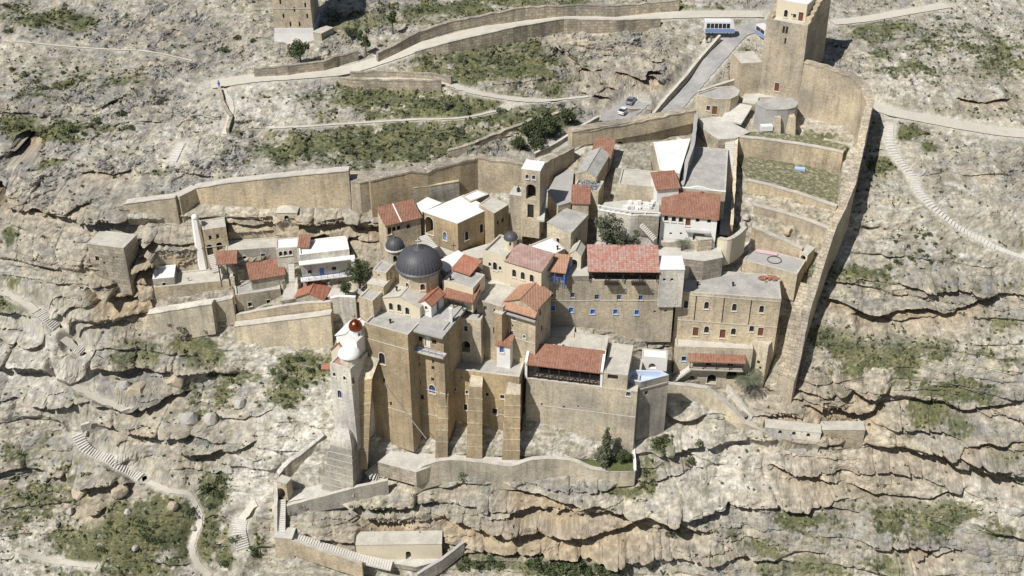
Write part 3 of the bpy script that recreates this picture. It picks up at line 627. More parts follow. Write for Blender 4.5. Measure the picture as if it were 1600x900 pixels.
class Bld:
    def __init__(s, name, label, cat, footz, h=None, z0=None, z1=None, mat='stone_tan', batter=0.0, group=None, carve=True, parent=None, uvoff=None):
        foot, z = footz
        if area2(foot) < 0: foot = foot[::-1]
        s.foot = foot; s.z1 = z if z1 is None else z1
        s.z0 = z0 if z0 is not None else s.z1-h
        cx = sum(p.x for p in foot)/len(foot); cy = sum(p.y for p in foot)/len(foot)
        s.root = empty(name, (cx, cy, s.z0), label, cat, group) if parent is None else parent
        s.mat = mat; hh = s.z1-s.z0
        s.base = offset(foot, [b*hh for b in batter] if isinstance(batter, (list, tuple)) else batter*hh) if batter else [p.copy() for p in foot]
        s.holes = {i: [] for i in range(len(foot))}; s.items = []; s.extra = []
        s.u0 = random.uniform(0, 50)
        if carve: CARVE.append((offset(foot, -0.2), s.z0, s.z1))
    def plane(s, i):
        n_ = len(s.foot); a, b = s.base[i], s.base[(i+1) % n_]; c, d = s.foot[(i+1) % n_], s.foot[i]
        A3, B3, C3_, D3 = Vector((a.x, a.y, s.z0)), Vector((b.x, b.y, s.z0)), Vector((c.x, c.y, s.z1)), Vector((d.x, d.y, s.z1))
        e = (B3-A3).normalized(); nrm = e.cross(D3-A3).normalized(); f = nrm.cross(e)
        return A3, e, f, nrm, [A3, B3, C3_, D3]
    def hit(s, px, py, wall=None):
        best = None
        for i in (range(len(s.foot)) if wall is None else [wall]):
            A3, e, f, nrm, q = s.plane(i); r = ray(px, py); dn = r.dot(nrm)
            if dn > -1e-4: continue
            t = (A3-CAMP).dot(nrm)/dn; P = CAMP+r*t; u, v = (P-A3).dot(e), (P-A3).dot(f)
            us = [(w_-A3).dot(e) for w_ in q]; vmax = (q[3]-A3).dot(f)
            lo_ = us[0]+(us[3]-us[0])*v/vmax; hi_ = us[1]+(us[2]-us[1])*v/vmax
            if wall is None and not (lo_ < u < hi_ and 0 < v < vmax): continue
            if best is None or t < best[0]: best = (t, i, u, v, lo_, hi_, vmax)
        return best
    def opening(s, px, py, w_, h, kind='window', arch=False, trim='trim_stone', fill='glass', wall=None, bars='wood_dark', surround=True, depth=None):
        b = s.hit(px, py, wall)
        if b is None: print('MISS', s.root.name, px, py); return s
        t, i, u, v, lo_, hi_, vmax = b
        v0 = v-h/2
        v0 = min(max(v0, 0.25), vmax-h-0.25)
        u = min(max(u, lo_+w_/2+0.2), hi_-w_/2-0.2)
        if hi_-lo_ < w_+0.45 or vmax < h+0.5: print('SMALL', s.root.name, px, py); return s
        for (uu, vv, ww, hh2) in s.holes[i]:
            if abs(uu-u) < (ww+w_)/2+0.05 and vv < v0+h+0.05 and v0 < vv+hh2+0.05: print('OVERLAP', s.root.name, px, py); return s
        s.holes[i].append((u, v0, w_, h)); s.items.append((i, u, v0, w_, h, kind, arch, trim, fill, bars, surround)); return s
    def win(s, px, py, w_=0.75, h=1.1, **k): return s.opening(px, py, w_, h, 'window', **k)
    def awin(s, px, py, w_=0.75, h=1.4, **k): return s.opening(px, py, w_, h, 'window', arch=True, **k)
    def door(s, px, py, w_=0.95, h=1.9, fill='wood_brown', **k): return s.opening(px, py, w_, h, 'door', fill=fill, **k)
    def arch(s, px, py, w_=1.6, h=2.2, fill='painted_inside_shade', **k): return s.opening(px, py, w_, h, 'archway', arch=True, fill=fill, **k)
    def slit(s, px, py, w_=0.3, h=0.8, **k): return s.opening(px, py, w_, h, 'slit', fill='painted_inside_shade', surround=False, **k)
    def walls(s, name='wall'):
        mb = MB()
        for i in range(len(s.foot)):
            A3, e, f, nrm, q = s.plane(i)
            def W(u, v, dep=0.0): return A3+e*u+f*v-nrm*dep
            outer = [((w_-A3).dot(e), (w_-A3).dot(f)) for w_ in q]
            loops = [outer]
            its = [it for it in s.items if it[0] == i]
            for it in its:
                lp = [(it[1]+x, it[2]+z) for x, z in opening_loop(it[3], it[4], it[6])]
                loops.append(lp[::-1])
                dep = 1.5 if it[5] == 'archway' else 0.28
                for k in range(len(lp)):
                    a, b = lp[k], lp[(k+1) % len(lp)]
                    mb.face([W(*a), W(*b), W(*b, dep), W(*a, dep)])
            if len(loops) == 1: mb.face(q, [(s.u0+u+i*7.3, s.z0+v) for u, v in outer])
            else:
                flat = [p for lp in loops for p in lp]
                for tri in geometry.tessellate_polygon([[Vector((u, v, 0)) for u, v in lp] for lp in loops]):
                    t3 = [flat[k] for k in tri]
                    ar = (t3[1][0]-t3[0][0])*(t3[2][1]-t3[0][1])-(t3[2][0]-t3[0][0])*(t3[1][1]-t3[0][1])
                    if ar < 0: t3 = t3[::-1]
                    mb.face([W(*p) for p in t3], [(s.u0+u+i*7.3, s.z0+v) for u, v in t3])
        for pts in s.extra: mb.face(pts)
        o = mb.build(name, s.mat, s.root); s.wall = o
        names = {'slit': 'slit_window', 'window': 'window', 'door': 'door', 'archway': 'archway'}
        for (i, u, v, w_, h, kind, arch, trim, fill, bars, surround) in s.items:
            A3, e, f, nrm, q = s.plane(i); P = A3+e*u+f*v
            M = Matrix(((e.x, -nrm.x, f.x, P.x), (e.y, -nrm.y, f.y, P.y), (e.z, -nrm.z, f.z, P.z), (0, 0, 0, 1)))
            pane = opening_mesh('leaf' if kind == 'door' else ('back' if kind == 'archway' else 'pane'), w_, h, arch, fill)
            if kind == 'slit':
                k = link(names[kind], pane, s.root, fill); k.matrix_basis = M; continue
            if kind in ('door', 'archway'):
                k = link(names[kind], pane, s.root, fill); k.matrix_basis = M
                if surround:
                    c = link('surround', opening_mesh('surround', w_, h, arch, trim), None, trim); c.parent = k
                continue
            k = link('window', opening_mesh('surround', w_, h, arch, trim) if surround else opening_mesh('bars', w_, h, arch, bars), s.root, trim if surround else bars); k.matrix_basis = M
            c = link('pane', pane, None, fill); c.parent = k
            if surround:
                c = link('glazing_bars', opening_mesh('bars', w_, h, arch, bars), None, bars); c.parent = k
        return s
    def flat(s, mat='roof_grey', par=0.35, th=0.28, pmat=None):
        z = s.z1; n_ = len(s.foot)
        inn = offset(s.foot, -th)
        if par > 0:
            mb = MB()
            for i in range(n_):
                j = (i+1) % n_; a, b, c, d = s.foot[i], s.foot[j], inn[j], inn[i]
                mb.face([(a.x, a.y, z), (b.x, b.y, z), (c.x, c.y, z), (d.x, d.y, z)])
                mb.face([(d.x, d.y, z), (c.x, c.y, z), (c.x, c.y, z-par), (d.x, d.y, z-par)])
            mb.build('parapet', pmat or 'coping', s.root)
            MB().face([(p.x, p.y, z-par) for p in inn]).build('roof', mat, s.root)
        else:
            ov = offset(s.foot, 0.06); mb = MB()
            mb.face([(p.x, p.y, z+0.12) for p in ov])
            for i in range(n_):
                a, b = ov[i], ov[(i+1) % n_]; mb.face([(a.x, a.y, z-0.03), (b.x, b.y, z-0.03), (b.x, b.y, z+0.12), (a.x, a.y, z+0.12)])
            mb.build('roof', mat, s.root)
        return s
    def course(s, dz, wall=0, mat='coping', h=0.16, out_=0.07):
        """string course across one wall at height dz above its foot"""
        A3, e, f, nrm, q = s.plane(wall); us = [(w_-A3).dot(e) for w_ in q]; vm = (q[3]-A3).dot(f)
        v = dz; lo_ = us[0]+(us[3]-us[0])*v/vm; hi_ = us[1]+(us[2]-us[1])*v/vm
        a = A3+e*lo_+f*v; b = A3+e*hi_+f*v; mb = MB()
        mb.face([a, b, b+nrm*out_, a+nrm*out_]); mb.face([a+nrm*out_, b+nrm*out_, b+nrm*out_+f*h, a+nrm*out_+f*h]); mb.face([a+nrm*out_+f*h, b+nrm*out_+f*h, b+f*h, a+f*h])
        mb.build('string_course', mat, s.root); return s
    def gable(s, rise, axis=0, over=0.35, mat='tile_red', th=0.14, name='roof', ridge_mat=None):
        """ridge parallel to wall 0 (axis 0) or at right angles to it (axis 1)"""
        P = s.foot; z = s.z1
        A, B, C, D = [Vector((p.x, p.y, z)) for p in P[:4]]
        if axis == 1: A, B, C, D = B, C, D, A
        r0 = (A+D)/2+Vector((0, 0, rise)); r1 = (B+C)/2+Vector((0, 0, rise))
        s.extra += [[D, A, r0], [B, C, r1]]
        e = (B-A).normalized(); sl0 = (A-r0); sl1 = (D-r0)
        k0 = over/sl0.length
        mb = MB(); up = Vector((0, 0, th))
        for (a, b, q0, q1) in ((A, B, r0, r1), (C, D, r1, r0)):
            a2 = a+(a-q0)*k0; b2 = b+(b-q1)*k0; ee = (b2-a2).normalized()*over*0.8
            a2, b2, p0, p1 = a2-ee, b2+ee, q0-ee, q1+ee
            mb.hexa([a2, b2, p1, p0], [a2+up, b2+up, p1+up, p0+up], True)
        s.roof = mb.build(name, mat, s.root)
        MB().bar(r0-e*over*0.8+Vector((0, 0, th)), r1+e*over*0.8+Vector((0, 0, th)), 0.3, 0.12).build('ridge', ridge_mat or mat, s.roof)
        return s
    def shed(s, rise, over=0.35, mat='tile_red', th=0.14, side=0.25, back=0.1):
        """low eave over wall 0, rising to the back"""
        P = s.foot; z = s.z1; up = Vector((0, 0, th))
        A, B, C, D = Vector((P[0].x, P[0].y, z)), Vector((P[1].x, P[1].y, z)), Vector((P[2].x, P[2].y, z+rise)), Vector((P[3].x, P[3].y, z+rise))
        z2 = Vector((0, 0, rise))
        s.extra += [[B, C-z2, C], [D-z2, A, D], [C-z2, D-z2, D, C]]
        e = (B-A).normalized()*side; k = over/(A-D).length; kb = back/(A-D).length
        a, b, c, d = A+(A-D)*k-e, B+(B-C)*k+e, C+(C-B)*kb+e, D+(D-A)*kb-e
        mb = MB(); mb.hexa([a, b, c, d], [a+up, b+up, c+up, d+up], True); s.roof = mb.build('roof', mat, s.root); return s
    def hip(s, rise, over=0.35, mat='tile_red', th=0.12):
        P = offset(s.foot, over); z = s.z1
        c = sum((Vector((p.x, p.y, 0)) for p in P), Vector())/len(P)
        L0 = (P[1]-P[0]).length; L1 = (P[2]-P[1]).length
        A, B, C, D = [Vector((p.x, p.y, z)) for p in P]
        if L0 >= L1: m0, m1, k = (A+D)/2, (B+C)/2, min(0.5, L1/L0/2)
        else: m0, m1, k = (A+B)/2, (D+C)/2, min(0.5, L0/L1/2)
        r0 = m0.lerp(m1, k)+Vector((0, 0, rise)); r1 = m0.lerp(m1, 1-k)+Vector((0, 0, rise)); mb = MB()
        F = [[A, B, r1, r0], [B, C, r1], [C, D, r0, r1], [D, A, r0]] if L0 >= L1 else [[A, B, r0], [B, C, r1, r0], [C, D, r1], [D, A, r0, r1]]
        up = Vector((0, 0, th))
        for f in F: mb.face([p+up for p in f])
        for i in range(4):
            a, b = (A, B, C, D)[i], (A, B, C, D)[(i+1) % 4]; mb.face([a, b, b+up, a+up])
        mb.face([D, C, B, A]); s.roof = mb.build('roof', mat, s.root); return s
    def part(s, mb, name, mat, smooth=False): return mb.build(name, mat, s.root, smooth)
    def at(s, px, py, wall=0):
        b = s.hit(px, py, wall); t, i, u, v = b[:4]; A3, e, f, nrm, q = s.plane(i); return A3+e*u+f*v, e, nrm
def dome(parent, c, r, h, mat='lead', ribs=0, name='dome', ribmat='lead_rib', prof=None, seg=36, rim=0.0):
    pr = prof or [(r*math.cos(a), h*math.sin(a)) for a in [math.pi/2*k/12 for k in range(12)]]+[(0.0, h)]
    d = MB().lathe(c, pr, seg).build(name, mat, parent, True)
    if ribs:
        mb = MB(); pp = pr[:-2]
        for (r0, z0), (r1, z1) in zip(pp, pp[1:]):
            mb.bar((r0+0.02, 0, z0), (r1+0.02, 0, z1), 0.09, 0.07)
        me = mb.mesh('rib')
        for k in range(ribs):
            o = link('rib', me, d, ribmat); o.matrix_parent_inverse = Matrix(); o.location = c; o.rotation_euler = (0, 0, 2*math.pi*k/ribs)
    return d
def cross(parent, p, h=1.0, mat='iron', name='cross'):
    mb = MB(); p = Vector(p); mb.bar(p, p+Vector((0, 0, h)), 0.09); mb.bar(p+Vector((-h*0.28, 0, h*0.66)), p+Vector((h*0.28, 0, h*0.66)), 0.09); return mb.build(name, mat, parent)
def wall_line(name, label, pts, th, h, mat='stone_tan', cop='coping', cat='wall', zs=None, group=None, coph=0.14, batter=0.0, curve=False, windows=()):
    """free-standing or retaining wall; pts are its top edge (photo point, plan distance)"""
    T = [at_y(*p) for p in pts]
    H = h if isinstance(h, (list, tuple)) else [h]*len(T)
    if curve:
        hv = [Vector((p.x, p.y, p.z)) for p in T]; k = 5; T2 = catmull(hv, k); H = [float(np.interp(i/k, range(len(H)), H)) for i in range(len(T2))]; T = T2
    T2, H2 = [T[0].copy()], [H[0]]; jt = 0.16 if cop == 'rubble' else 0.045
    for i in range(len(T)-1):
        kk = max(1, int((T[i+1]-T[i]).length/1.1))
        for j_ in range(1, kk+1):
            q = T[i].lerp(T[i+1], j_/kk); dz_ = random.uniform(-jt, jt); T2.append(q+Vector((random.uniform(-.05, .05), random.uniform(-.05, .05), dz_))); H2.append(H[i]+(H[i+1]-H[i])*j_/kk+dz_)
    T0, T, H = T, T2, H2
    n_ = len(T); nr = []
    for i in range(n_):
        t = T[min(i+1, n_-1)]-T[max(i-1, 0)]; t.z = 0; t.normalize(); nr.append(Vector((-t.y, t.x, 0)))
    root = empty(name, (T[n_//2].x, T[n_//2].y, T[n_//2].z-H[n_//2]), label, cat, group)
    mb = MB(); cb = MB(); u = random.uniform(0, 40)
    Z = Vector((0, 0, 1)); cu = Vector((0, 0, coph))
    for i in range(n_-1):
        a, b = T[i], T[i+1]; na, nb = nr[i]*th/2, nr[i+1]*th/2; L = (b-a).length
        a0, b0 = a-Z*H[i], b-Z*H[i+1]; fa, fb = nr[i]*(batter*H[i]), nr[i+1]*(batter*H[i+1])
        mb.face([a0-na-fa, b0-nb-fb, b-nb, a-na], [(u, 0), (u+L, 0), (u+L, H[i+1]), (u, H[i])])
        mb.face([b0+nb, a0+na, a+na, b+nb], [(u+L, 0), (u, 0), (u, H[i]), (u+L, H[i+1])])
        ea, eb = na*1.12, nb*1.12
        cb.face([a-ea, b-eb, b-eb+cu, a-ea+cu]); cb.face([b+eb, a+ea, a+ea+cu, b+eb+cu]); cb.face([a-ea+cu, b-eb+cu, b+eb+cu, a+ea+cu])
        cb.face([b-eb, a-ea, a+ea, b+eb])
        u += L
    for i, sgn in ((0, 1), (n_-1, -1)):
        a = T[i]; na = nr[i]*th/2; a0 = a-Z*H[i]
        f = [a0+na, a0-na, a-na, a+na]; g = [a+na*1.12, a-na*1.12, a-na*1.12+cu, a+na*1.12+cu]
        mb.face(f if sgn > 0 else f[::-1]); cb.face(g if sgn > 0 else g[::-1])
    mb.build('wall_body', mat, root)
    if cop: cb.build('coping', cop, root)
    return root, T0
def steps(name, label, c, width, n_, mat='step_stone', cat='stairs', th=0.2, wobble=0.0, group=None, thick_to=None):
    """flight along centre line c (world points, bottom or top first); one block per step"""
    tot = [0.0]
    for a, b in zip(c, c[1:]): tot.append(tot[-1]+math.hypot(b.x-a.x, b.y-a.y)+0.4*abs(b.z-a.z))
    def at_(s):
        for i in range(len(c)-1):
            if tot[i+1] >= s: return c[i].lerp(c[i+1], (s-tot[i])/max(1e-6, tot[i+1]-tot[i]))
        return c[-1].copy()
    root = empty(name, tuple(c[0]), label, cat, group); L = tot[-1]
    sp = [at_(L*(k+0.5)/n_) for k in range(n_)]
    dirs = []
    for k in range(n_):
        d = at_(min(L, L*(k+0.9)/n_))-at_(max(0, L*(k+0.1)/n_)); d.z = 0; dirs.append(d.length)
    tread = sum(dirs)/n_/0.8*1.02
    tread = max(0.28, tread)
    rise = abs(c[-1].z-c[0].z)/n_
    me = MB().box((0, 0, -rise-th), tread, width, rise+th).mesh('step')
    rr = random.Random(3)
    for k in range(n_):
        d = at_(min(L, L*(k+0.9)/n_))-at_(max(0, L*(k+0.1)/n_))
        o = link('step', me, root, mat); o.matrix_basis = Matrix.Translation(sp[k]+Vector((0, 0, 0.06+rr.uniform(-wobble, wobble)*0.3)))@Matrix.Rotation(math.atan2(d.y, d.x)+rr.uniform(-wobble, wobble)*0.3, 4, 'Z')
    return root
def buttress(name, label, fb, ft, wt, Yb, Yt, Yw, mat='stone_gold', courses=4, group=None, zlow=1.5):
    """fb, ft: front face bottom / top (two photo points each), wt: where its sloping cap meets the wall"""
    b0, b1 = at_y(*fb[0], Yb), at_y(*fb[1], Yb); t0, t1 = at_y(*ft[0], Yt), at_y(*ft[1], Yt); w0, w1 = at_y(*wt[0], Yw), at_y(*wt[1], Yw)
    zl = min(b0.z, b1.z)-zlow
    f = (b0.z-zl)/max(0.1, t0.z-b0.z)
    g0, g1 = b0-(t0-b0)*f, b1-(t1-b1)*f
    yb = Yw+1.0
    k0, k1 = Vector((g0.x, yb, zl)), Vector((g1.x, yb, zl))
    root = empty(name, tuple((b0+b1)/2), label, 'buttress', group)
    v0, v1 = Vector((w0.x, yb, w0.z)), Vector((w1.x, yb, w1.z))
    u0, u1 = Vector((t0.x, yb, t0.z)), Vector((t1.x, yb, t1.z))
    mb = MB(); mb.face([g0, g1, t1, t0]); mb.face([g1, k1, u1, t1]); mb.face([k0, g0, t0, u0])
    mb.face([t1, u1, v1, w1]); mb.face([u0, t0, w0, v0])
    mb.build('shaft', mat, root)
    MB().face([t0, t1, w1, w0]).face([w0, w1, v1, v0]).build('sloping_cap', 'stone_pale', root)
    for k in range(1, courses+1):
        q = k/(courses+1); a, b = b0.lerp(t0, q), b1.lerp(t1, q); n_ = Vector((0, -1, 0)); c = MB(); o_ = n_*0.06; up = Vector((0, 0, 0.14)); ex = (b-a).normalized()*0.06
        y2 = Vector((0, 1.6, 0))
        c.hexa([a+o_-ex, b+o_+ex, b+y2+ex, a+y2-ex], [a+o_-ex+up, b+o_+ex+up, b+y2+ex+up, a+y2-ex+up], True); c.build('string_course', 'stone_pale', root)
    return root
def pad(name, pts, z, mat='paving', th=1.2, carve=True, side='rubble'):
    foot, _ = Q(pts, z)
    if area2(foot) < 0: foot = foot[::-1]
    mb = MB(); mb.face([(p.x, p.y, z) for p in foot])
    for i in range(len(foot)):
        a, b = foot[i], foot[(i+1) % len(foot)]; mb.face([(a.x, a.y, z-th), (b.x, b.y, z-th), (b.x, b.y, z), (a.x, a.y, z)])
    o = mb.build(name, mat); o['kind'] = 'structure'
    if side:
        o.data.materials.append(MATS[side]); o.data.polygons.foreach_set('material_index', [0]+[1]*len(foot))
    if carve: CARVE.append((offset(foot, 0.0), z-0.35, z))
    return o
def settle_terrain():
    cut = np.zeros(len(TX), bool)
    for foot, z, ztop in CARVE:
        P = np.array([(p.x, p.y) for p in foot]); x0, y0 = P.min(0); x1, y1 = P.max(0)
        idx = np.nonzero((TX > x0)&(TX < x1)&(TY > y0)&(TY < y1)&(TZ > z))[0]
        if not len(idx): continue
        px, py = TX[idx], TY[idx]; ins = np.zeros(len(idx), bool); j = len(P)-1
        for i in range(len(P)):
            xi, yi = P[i]; xj, yj = P[j]
            if abs(yj-yi) > 1e-9: ins ^= ((yi > py) != (yj > py))&(px < (xj-xi)*(py-yi)/(yj-yi)+xi)
            j = i
        ii = idx[ins]; hi_ = TZ[ii] > ztop+0.6; up = ii[hi_]; dn = ii[~hi_]
        TZ[dn] = z; cut[dn] = True
        if len(up):          # rock standing higher than the roof is cut back to behind the building
            yb = np.full(len(up), y0)
            for i in range(len(P)):
                (xa, ya), (xb, yb_) = P[i], P[(i+1) % len(P)]
                t = (TX[up]-xa)/(xb-xa+1e-9); ok = (t >= 0)&(t <= 1); yb = np.where(ok, np.maximum(yb, ya+t*(yb_-ya)), yb)
            TY[up] = yb+0.25+0.35*(TY[up]-y0)/max(0.5, y1-y0)+0.3*np.abs(vnoise(TX[up]/0.9, TZ[up]/0.9, 7))
    for top in PADS_T:
        P = np.array([(q.x, q.y) for q in top]); pl = np.linalg.lstsq(np.c_[P, np.ones(len(P))], np.array([q.z for q in top]), rcond=None)[0]
        idx = np.nonzero((TX > P[:, 0].min())&(TX < P[:, 0].max())&(TY > P[:, 1].min())&(TY < P[:, 1].max()))[0]; px, py = TX[idx], TY[idx]; ins = np.zeros(len(idx), bool); j = len(P)-1
        for i in range(len(P)):
            xi, yi = P[i]; xj, yj = P[j]
            if abs(yj-yi) > 1e-9: ins ^= ((yi > py) != (yj > py))&(px < (xj-xi)*(py-yi)/(yj-yi)+xi)
            j = i
        ii = idx[ins]; TZ[ii] = np.minimum(TZ[ii], pl[0]*TX[ii]+pl[1]*TY[ii]+pl[2]-0.6)
    C2 = cut.reshape(SH); D2 = C2.copy()
    for _ in range(4):      # cut faces behind the houses weather back to a natural slope
        E2 = D2.copy(); E2[1:] |= D2[:-1]; E2[:-1] |= D2[1:]; E2[:, 1:] |= D2[:, :-1]; E2[:, :-1] |= D2[:, 1:]; D2 = E2
    M2 = D2&~C2; I2 = np.nonzero(M2)
    I2 = tuple(np.clip(a, 1, k-2) for a, k in zip(I2, SH))
    y2, z2 = TY.reshape(SH), TZ.reshape(SH)
    y0_, z0_ = y2.copy(), z2.copy()
    for _ in range(4):
        for A_ in (y2, z2):
            q = A_.copy(); A_[I2] = (q[I2]*2+q[I2[0], I2[1]-1]+q[I2[0], I2[1]+1]+q[I2[0]-1, I2[1]]+q[I2[0]+1, I2[1]])/6
    HILL.data.vertices.foreach_set('co', np.stack([TX, TY, TZ], 1).astype(np.float32).ravel()); HILL.data.update()
# ================================================================== ROADS, PATHS, STAIRWAYS
HILL = link('hillside', terrain_mesh(), None, 'ground'); HILL['kind'] = 'structure'
for i, (nm, pp, hw, mt) in enumerate(ROADS): ribbon(nm, WAYS[nm], hw, mt, 0.05, 0.06, i)
for i, (nm, pp, hw) in enumerate(TRAILS): ribbon(nm, WAYS[nm+str(i)], hw, 'dirt', 0.03, 0.3, 20+i)
ST_LABEL = {'east': 'long pale stairway snaking down the bare slope outside the right wall', 'west_a': 'short rough steps at the top of the left hillside trail', 'west_b': 'few stone steps midway down the left hillside trail',
            'west_c': 'winding stone steps between big boulders on the lower left slope', 'west_d': 'narrow stone steps among green bushes left of the lower gate', 'chapel': 'short stone steps beside the ramp under the battered chapel tower', 'north': 'thin steps climbing the slope above the left wall end'}
for nm, pp, hw, k in STAIRWAYS: steps('outdoor_stairway', ST_LABEL[nm], WAYS['stair_'+nm], hw*2, k, 'step_stone', wobble=0.12)
# ================================================================== CHURCH AND ITS FRONT
b = Bld('church', 'tall tan church with ribbed dark lead dome and buttressed front', 'church', R((569, 504), (637, 523), 151.5, 7.5), z0=1.0, z1=25.0, mat='stone_gold', batter=[0.012, 0, 0, 0.01])
b.awin(597, 560, 1.1, 2.2).slit(600, 594, 0.4, 0.9).slit(611, 631, 0.4, 0.8).course(8.0, h=0.12).course(21.0, h=0.14); b.walls().flat('roof_grey', 0.3)
nv, zn = R((594, 467), (656, 482), 155.6, 12)
nave = Bld('x', '', '', (nv, 27.0), z0=24.0, mat='plaster_cream', parent=b.root); nave.awin(611, 479, 0.7, 1.45).awin(624, 481, 0.7, 1.45).awin(636.5, 486, 0.7, 1.45); nave.gable(1.2, 1, 0.12, 'roof_pale', 0.1, 'nave_roof'); nave.walls('nave_wall')
side = Bld('x', '', '', R((560, 464), (582.5, 470), 154.4, 5), z0=12, mat='stone_tan', parent=b.root); side.walls('side_block_wall').flat('roof_grey', 0.2)
DC = Vector((-15.2, 159.6, 0))
oct_ = [Vector((DC.x+3.45*math.cos(math.pi/8+k*math.pi/4), DC.y+3.45*math.sin(math.pi/8+k*math.pi/4))) for k in range(8)]
dr = Bld('x', '', '', (oct_, 30.6), z0=25.5, mat='stone_pale', parent=b.root)
dr.awin(637, 447, 0.75, 1.25, fill='wood_brown').awin(664, 448.5, 0.75, 1.25, fill='wood_brown').walls('drum')
MB().lathe((DC.x, DC.y, 30.5), [(3.5, 0), (3.86, 0.12), (3.9, 0.3), (3.72, 0.42), (3.6, 0.55)], 40).build('dome_cornice', 'lead_rib', b.root, True)
D = dome(b.root, (DC.x, DC.y, 31.0), 3.62, 3.2, 'lead', 36)
MB().lathe((DC.x, DC.y, 33.95), [(1.0, 0), (1.0, 0.12), (0.85, 0.22), (0.35, 0.4), (0.12, 0.62), (0, 0.7)], 20).build('cap', 'lead', D, True)
cross(D, (DC.x, DC.y, 34.6), 1.3, 'paint_white')
# belfry with the small dome
bt = Bld('belfry', 'small stone belfry with little dark dome left of the big dome', 'belfry', R((581.5, 418), (603, 422.5), 158.4, 3.4), z0=24, z1=30.6, mat='stone_pale')
bt.slit(592, 430, 0.35, 0.35).slit(611, 430, 0.4, 1.4, wall=1); bt.walls().flat('roof_grey', 0.12)
low = Bld('x', '', '', R((573.5, 443), (599, 449), 157, 2.0), z0=22, mat='stone_tan', parent=bt.root); low.walls('low_block').flat('roof_pale', 0.0)
BC = at_y(617.5, 394, 161.6)
oc2 = [Vector((BC.x+1.5*math.cos(math.pi/8+k*math.pi/4), 161.6+1.5*math.sin(math.pi/8+k*math.pi/4))) for k in range(8)]
d2 = Bld('x', '', '', (oc2, 32.9), z0=27, mat='stone_pale', parent=bt.root); d2.arch(618, 405, 0.62, 1.3, surround=False); d2.walls('drum')
MB().lathe((BC.x, 161.6, 32.8), [(1.5, 0), (1.72, 0.08), (1.7, 0.25), (1.5, 0.35)], 28).build('cornice', 'coping', bt.root, True)
d3 = dome(bt.root, (BC.x, 161.6, 33.1), 1.48, 1.75, 'lead', 20); MB().lathe((BC.x, 161.6, 34.7), [(0.3, 0), (0.3, 0.15), (0.1, 0.3), (0, 0.5)], 12).build('finial', 'lead', d3, True)
# big stepped buttress of the church
buttress('church_buttress', 'broad stepped stone buttress propping the left end of the church front', [(560, 722), (574.5, 722)], [(557, 594), (581, 592)], [(569, 560), (592.5, 561)], 146.5, 148.0, 150.4, courses=6)
# chapel tower with copper dome at the left corner
ch = Bld('chapel_tower', 'white chapel tower with small copper dome at the left church corner', 'chapel', R((515, 567), (547, 577), 148.0, 5.2), z0=3.0, mat='stone_white', batter=0.015)
ch.awin(531, 616, 0.8, 1.6, fill='paint_blue').awin(522.5, 585, 0.5, 0.8).awin(538.5, 591, 0.5, 0.8).awin(551.5, 594, 0.5, 1.2, wall=1); ch.walls().flat('tile_old', 0.2)
zc = ch.z1
cu_ = at_z(547, 563, zc)
ap = Bld('x', '', '', ([Vector((cu_.x+1.5*math.cos(a), cu_.y+1.5*math.sin(a))) for a in [2*math.pi*k/14+0.1 for k in range(14)]], zc+1.4), z0=zc-0.3, mat='stone_white', parent=ch.root, carve=False); ap.walls('apse_wall')
dome(ch.root, (cu_.x, cu_.y, zc+1.35), 1.85, 1.2, 'plaster_white', 0, 'apse_dome')
up_ = Bld('x', '', '', R((525, 524), (557, 533), 150.8, 4.4), z0=zc-0.2, mat='plaster_white', parent=ch.root, carve=False); up_.awin(530.5, 550, 0.6, 1.4); up_.gable(0.9, 1, 0.2, 'plaster_white', 0.12, 'gable_roof'); up_.walls('upper_wall')
kz = at_y(554.5, 518, 150.0); uc = Vector((kz.x, 151.0, 0)); z_l = kz.z
k8 = Bld('x', '', '', ([Vector((uc.x+0.98*math.cos(a), uc.y+0.98*math.sin(a))) for a in [math.pi/8+k*math.pi/4 for k in range(8)]], z_l), z0=z_l-2.4, mat='plaster_white', parent=ch.root, carve=False)
k8.awin(549.5, 525, 0.26, 0.7, fill='paint_blue', surround=False).awin(560, 524, 0.26, 0.7, fill='paint_blue', surround=False); k8.walls('lantern_drum')
kd = dome(ch.root, (uc.x, uc.y, z_l), 1.1, 1.6, 'copper', 0, 'copper_dome', prof=[(1.05, -0.05), (1.12, 0.25), (1.06, 0.65), (0.88, 1.05), (0.55, 1.38), (0.22, 1.55), (0, 1.6)]); cross(kd, (uc.x, uc.y, z_l+1.55), 1.1, 'wood_brown')
# red tiled chapel house behind the copper dome
rh = Bld('chapel_house', 'narrow house under a steep orange tiled roof behind the copper dome', 'house', R((517, 546), (543, 554), 151.2, 6.0), z0=9, mat='plaster_cream'); rh.gable(1.9, 1, 0.3, 'tile_sheet', 0.14, ridge_mat='plaster_white'); rh.walls()
aw = at_y(510, 576, 150.8); MB().hexa([(aw.x-0.9, aw.y, aw.z-0.2), (aw.x+0.6, aw.y, aw.z-0.2), (aw.x+0.6, aw.y+1, aw.z+0.2), (aw.x-0.9, aw.y+1, aw.z+0.2)], [(aw.x-0.9, aw.y, aw.z-0.1), (aw.x+0.6, aw.y, aw.z-0.1), (aw.x+0.6, aw.y+1, aw.z+0.3), (aw.x-0.9, aw.y+1, aw.z+0.3)], True).build('awning', 'tile_sheet', rh.root)
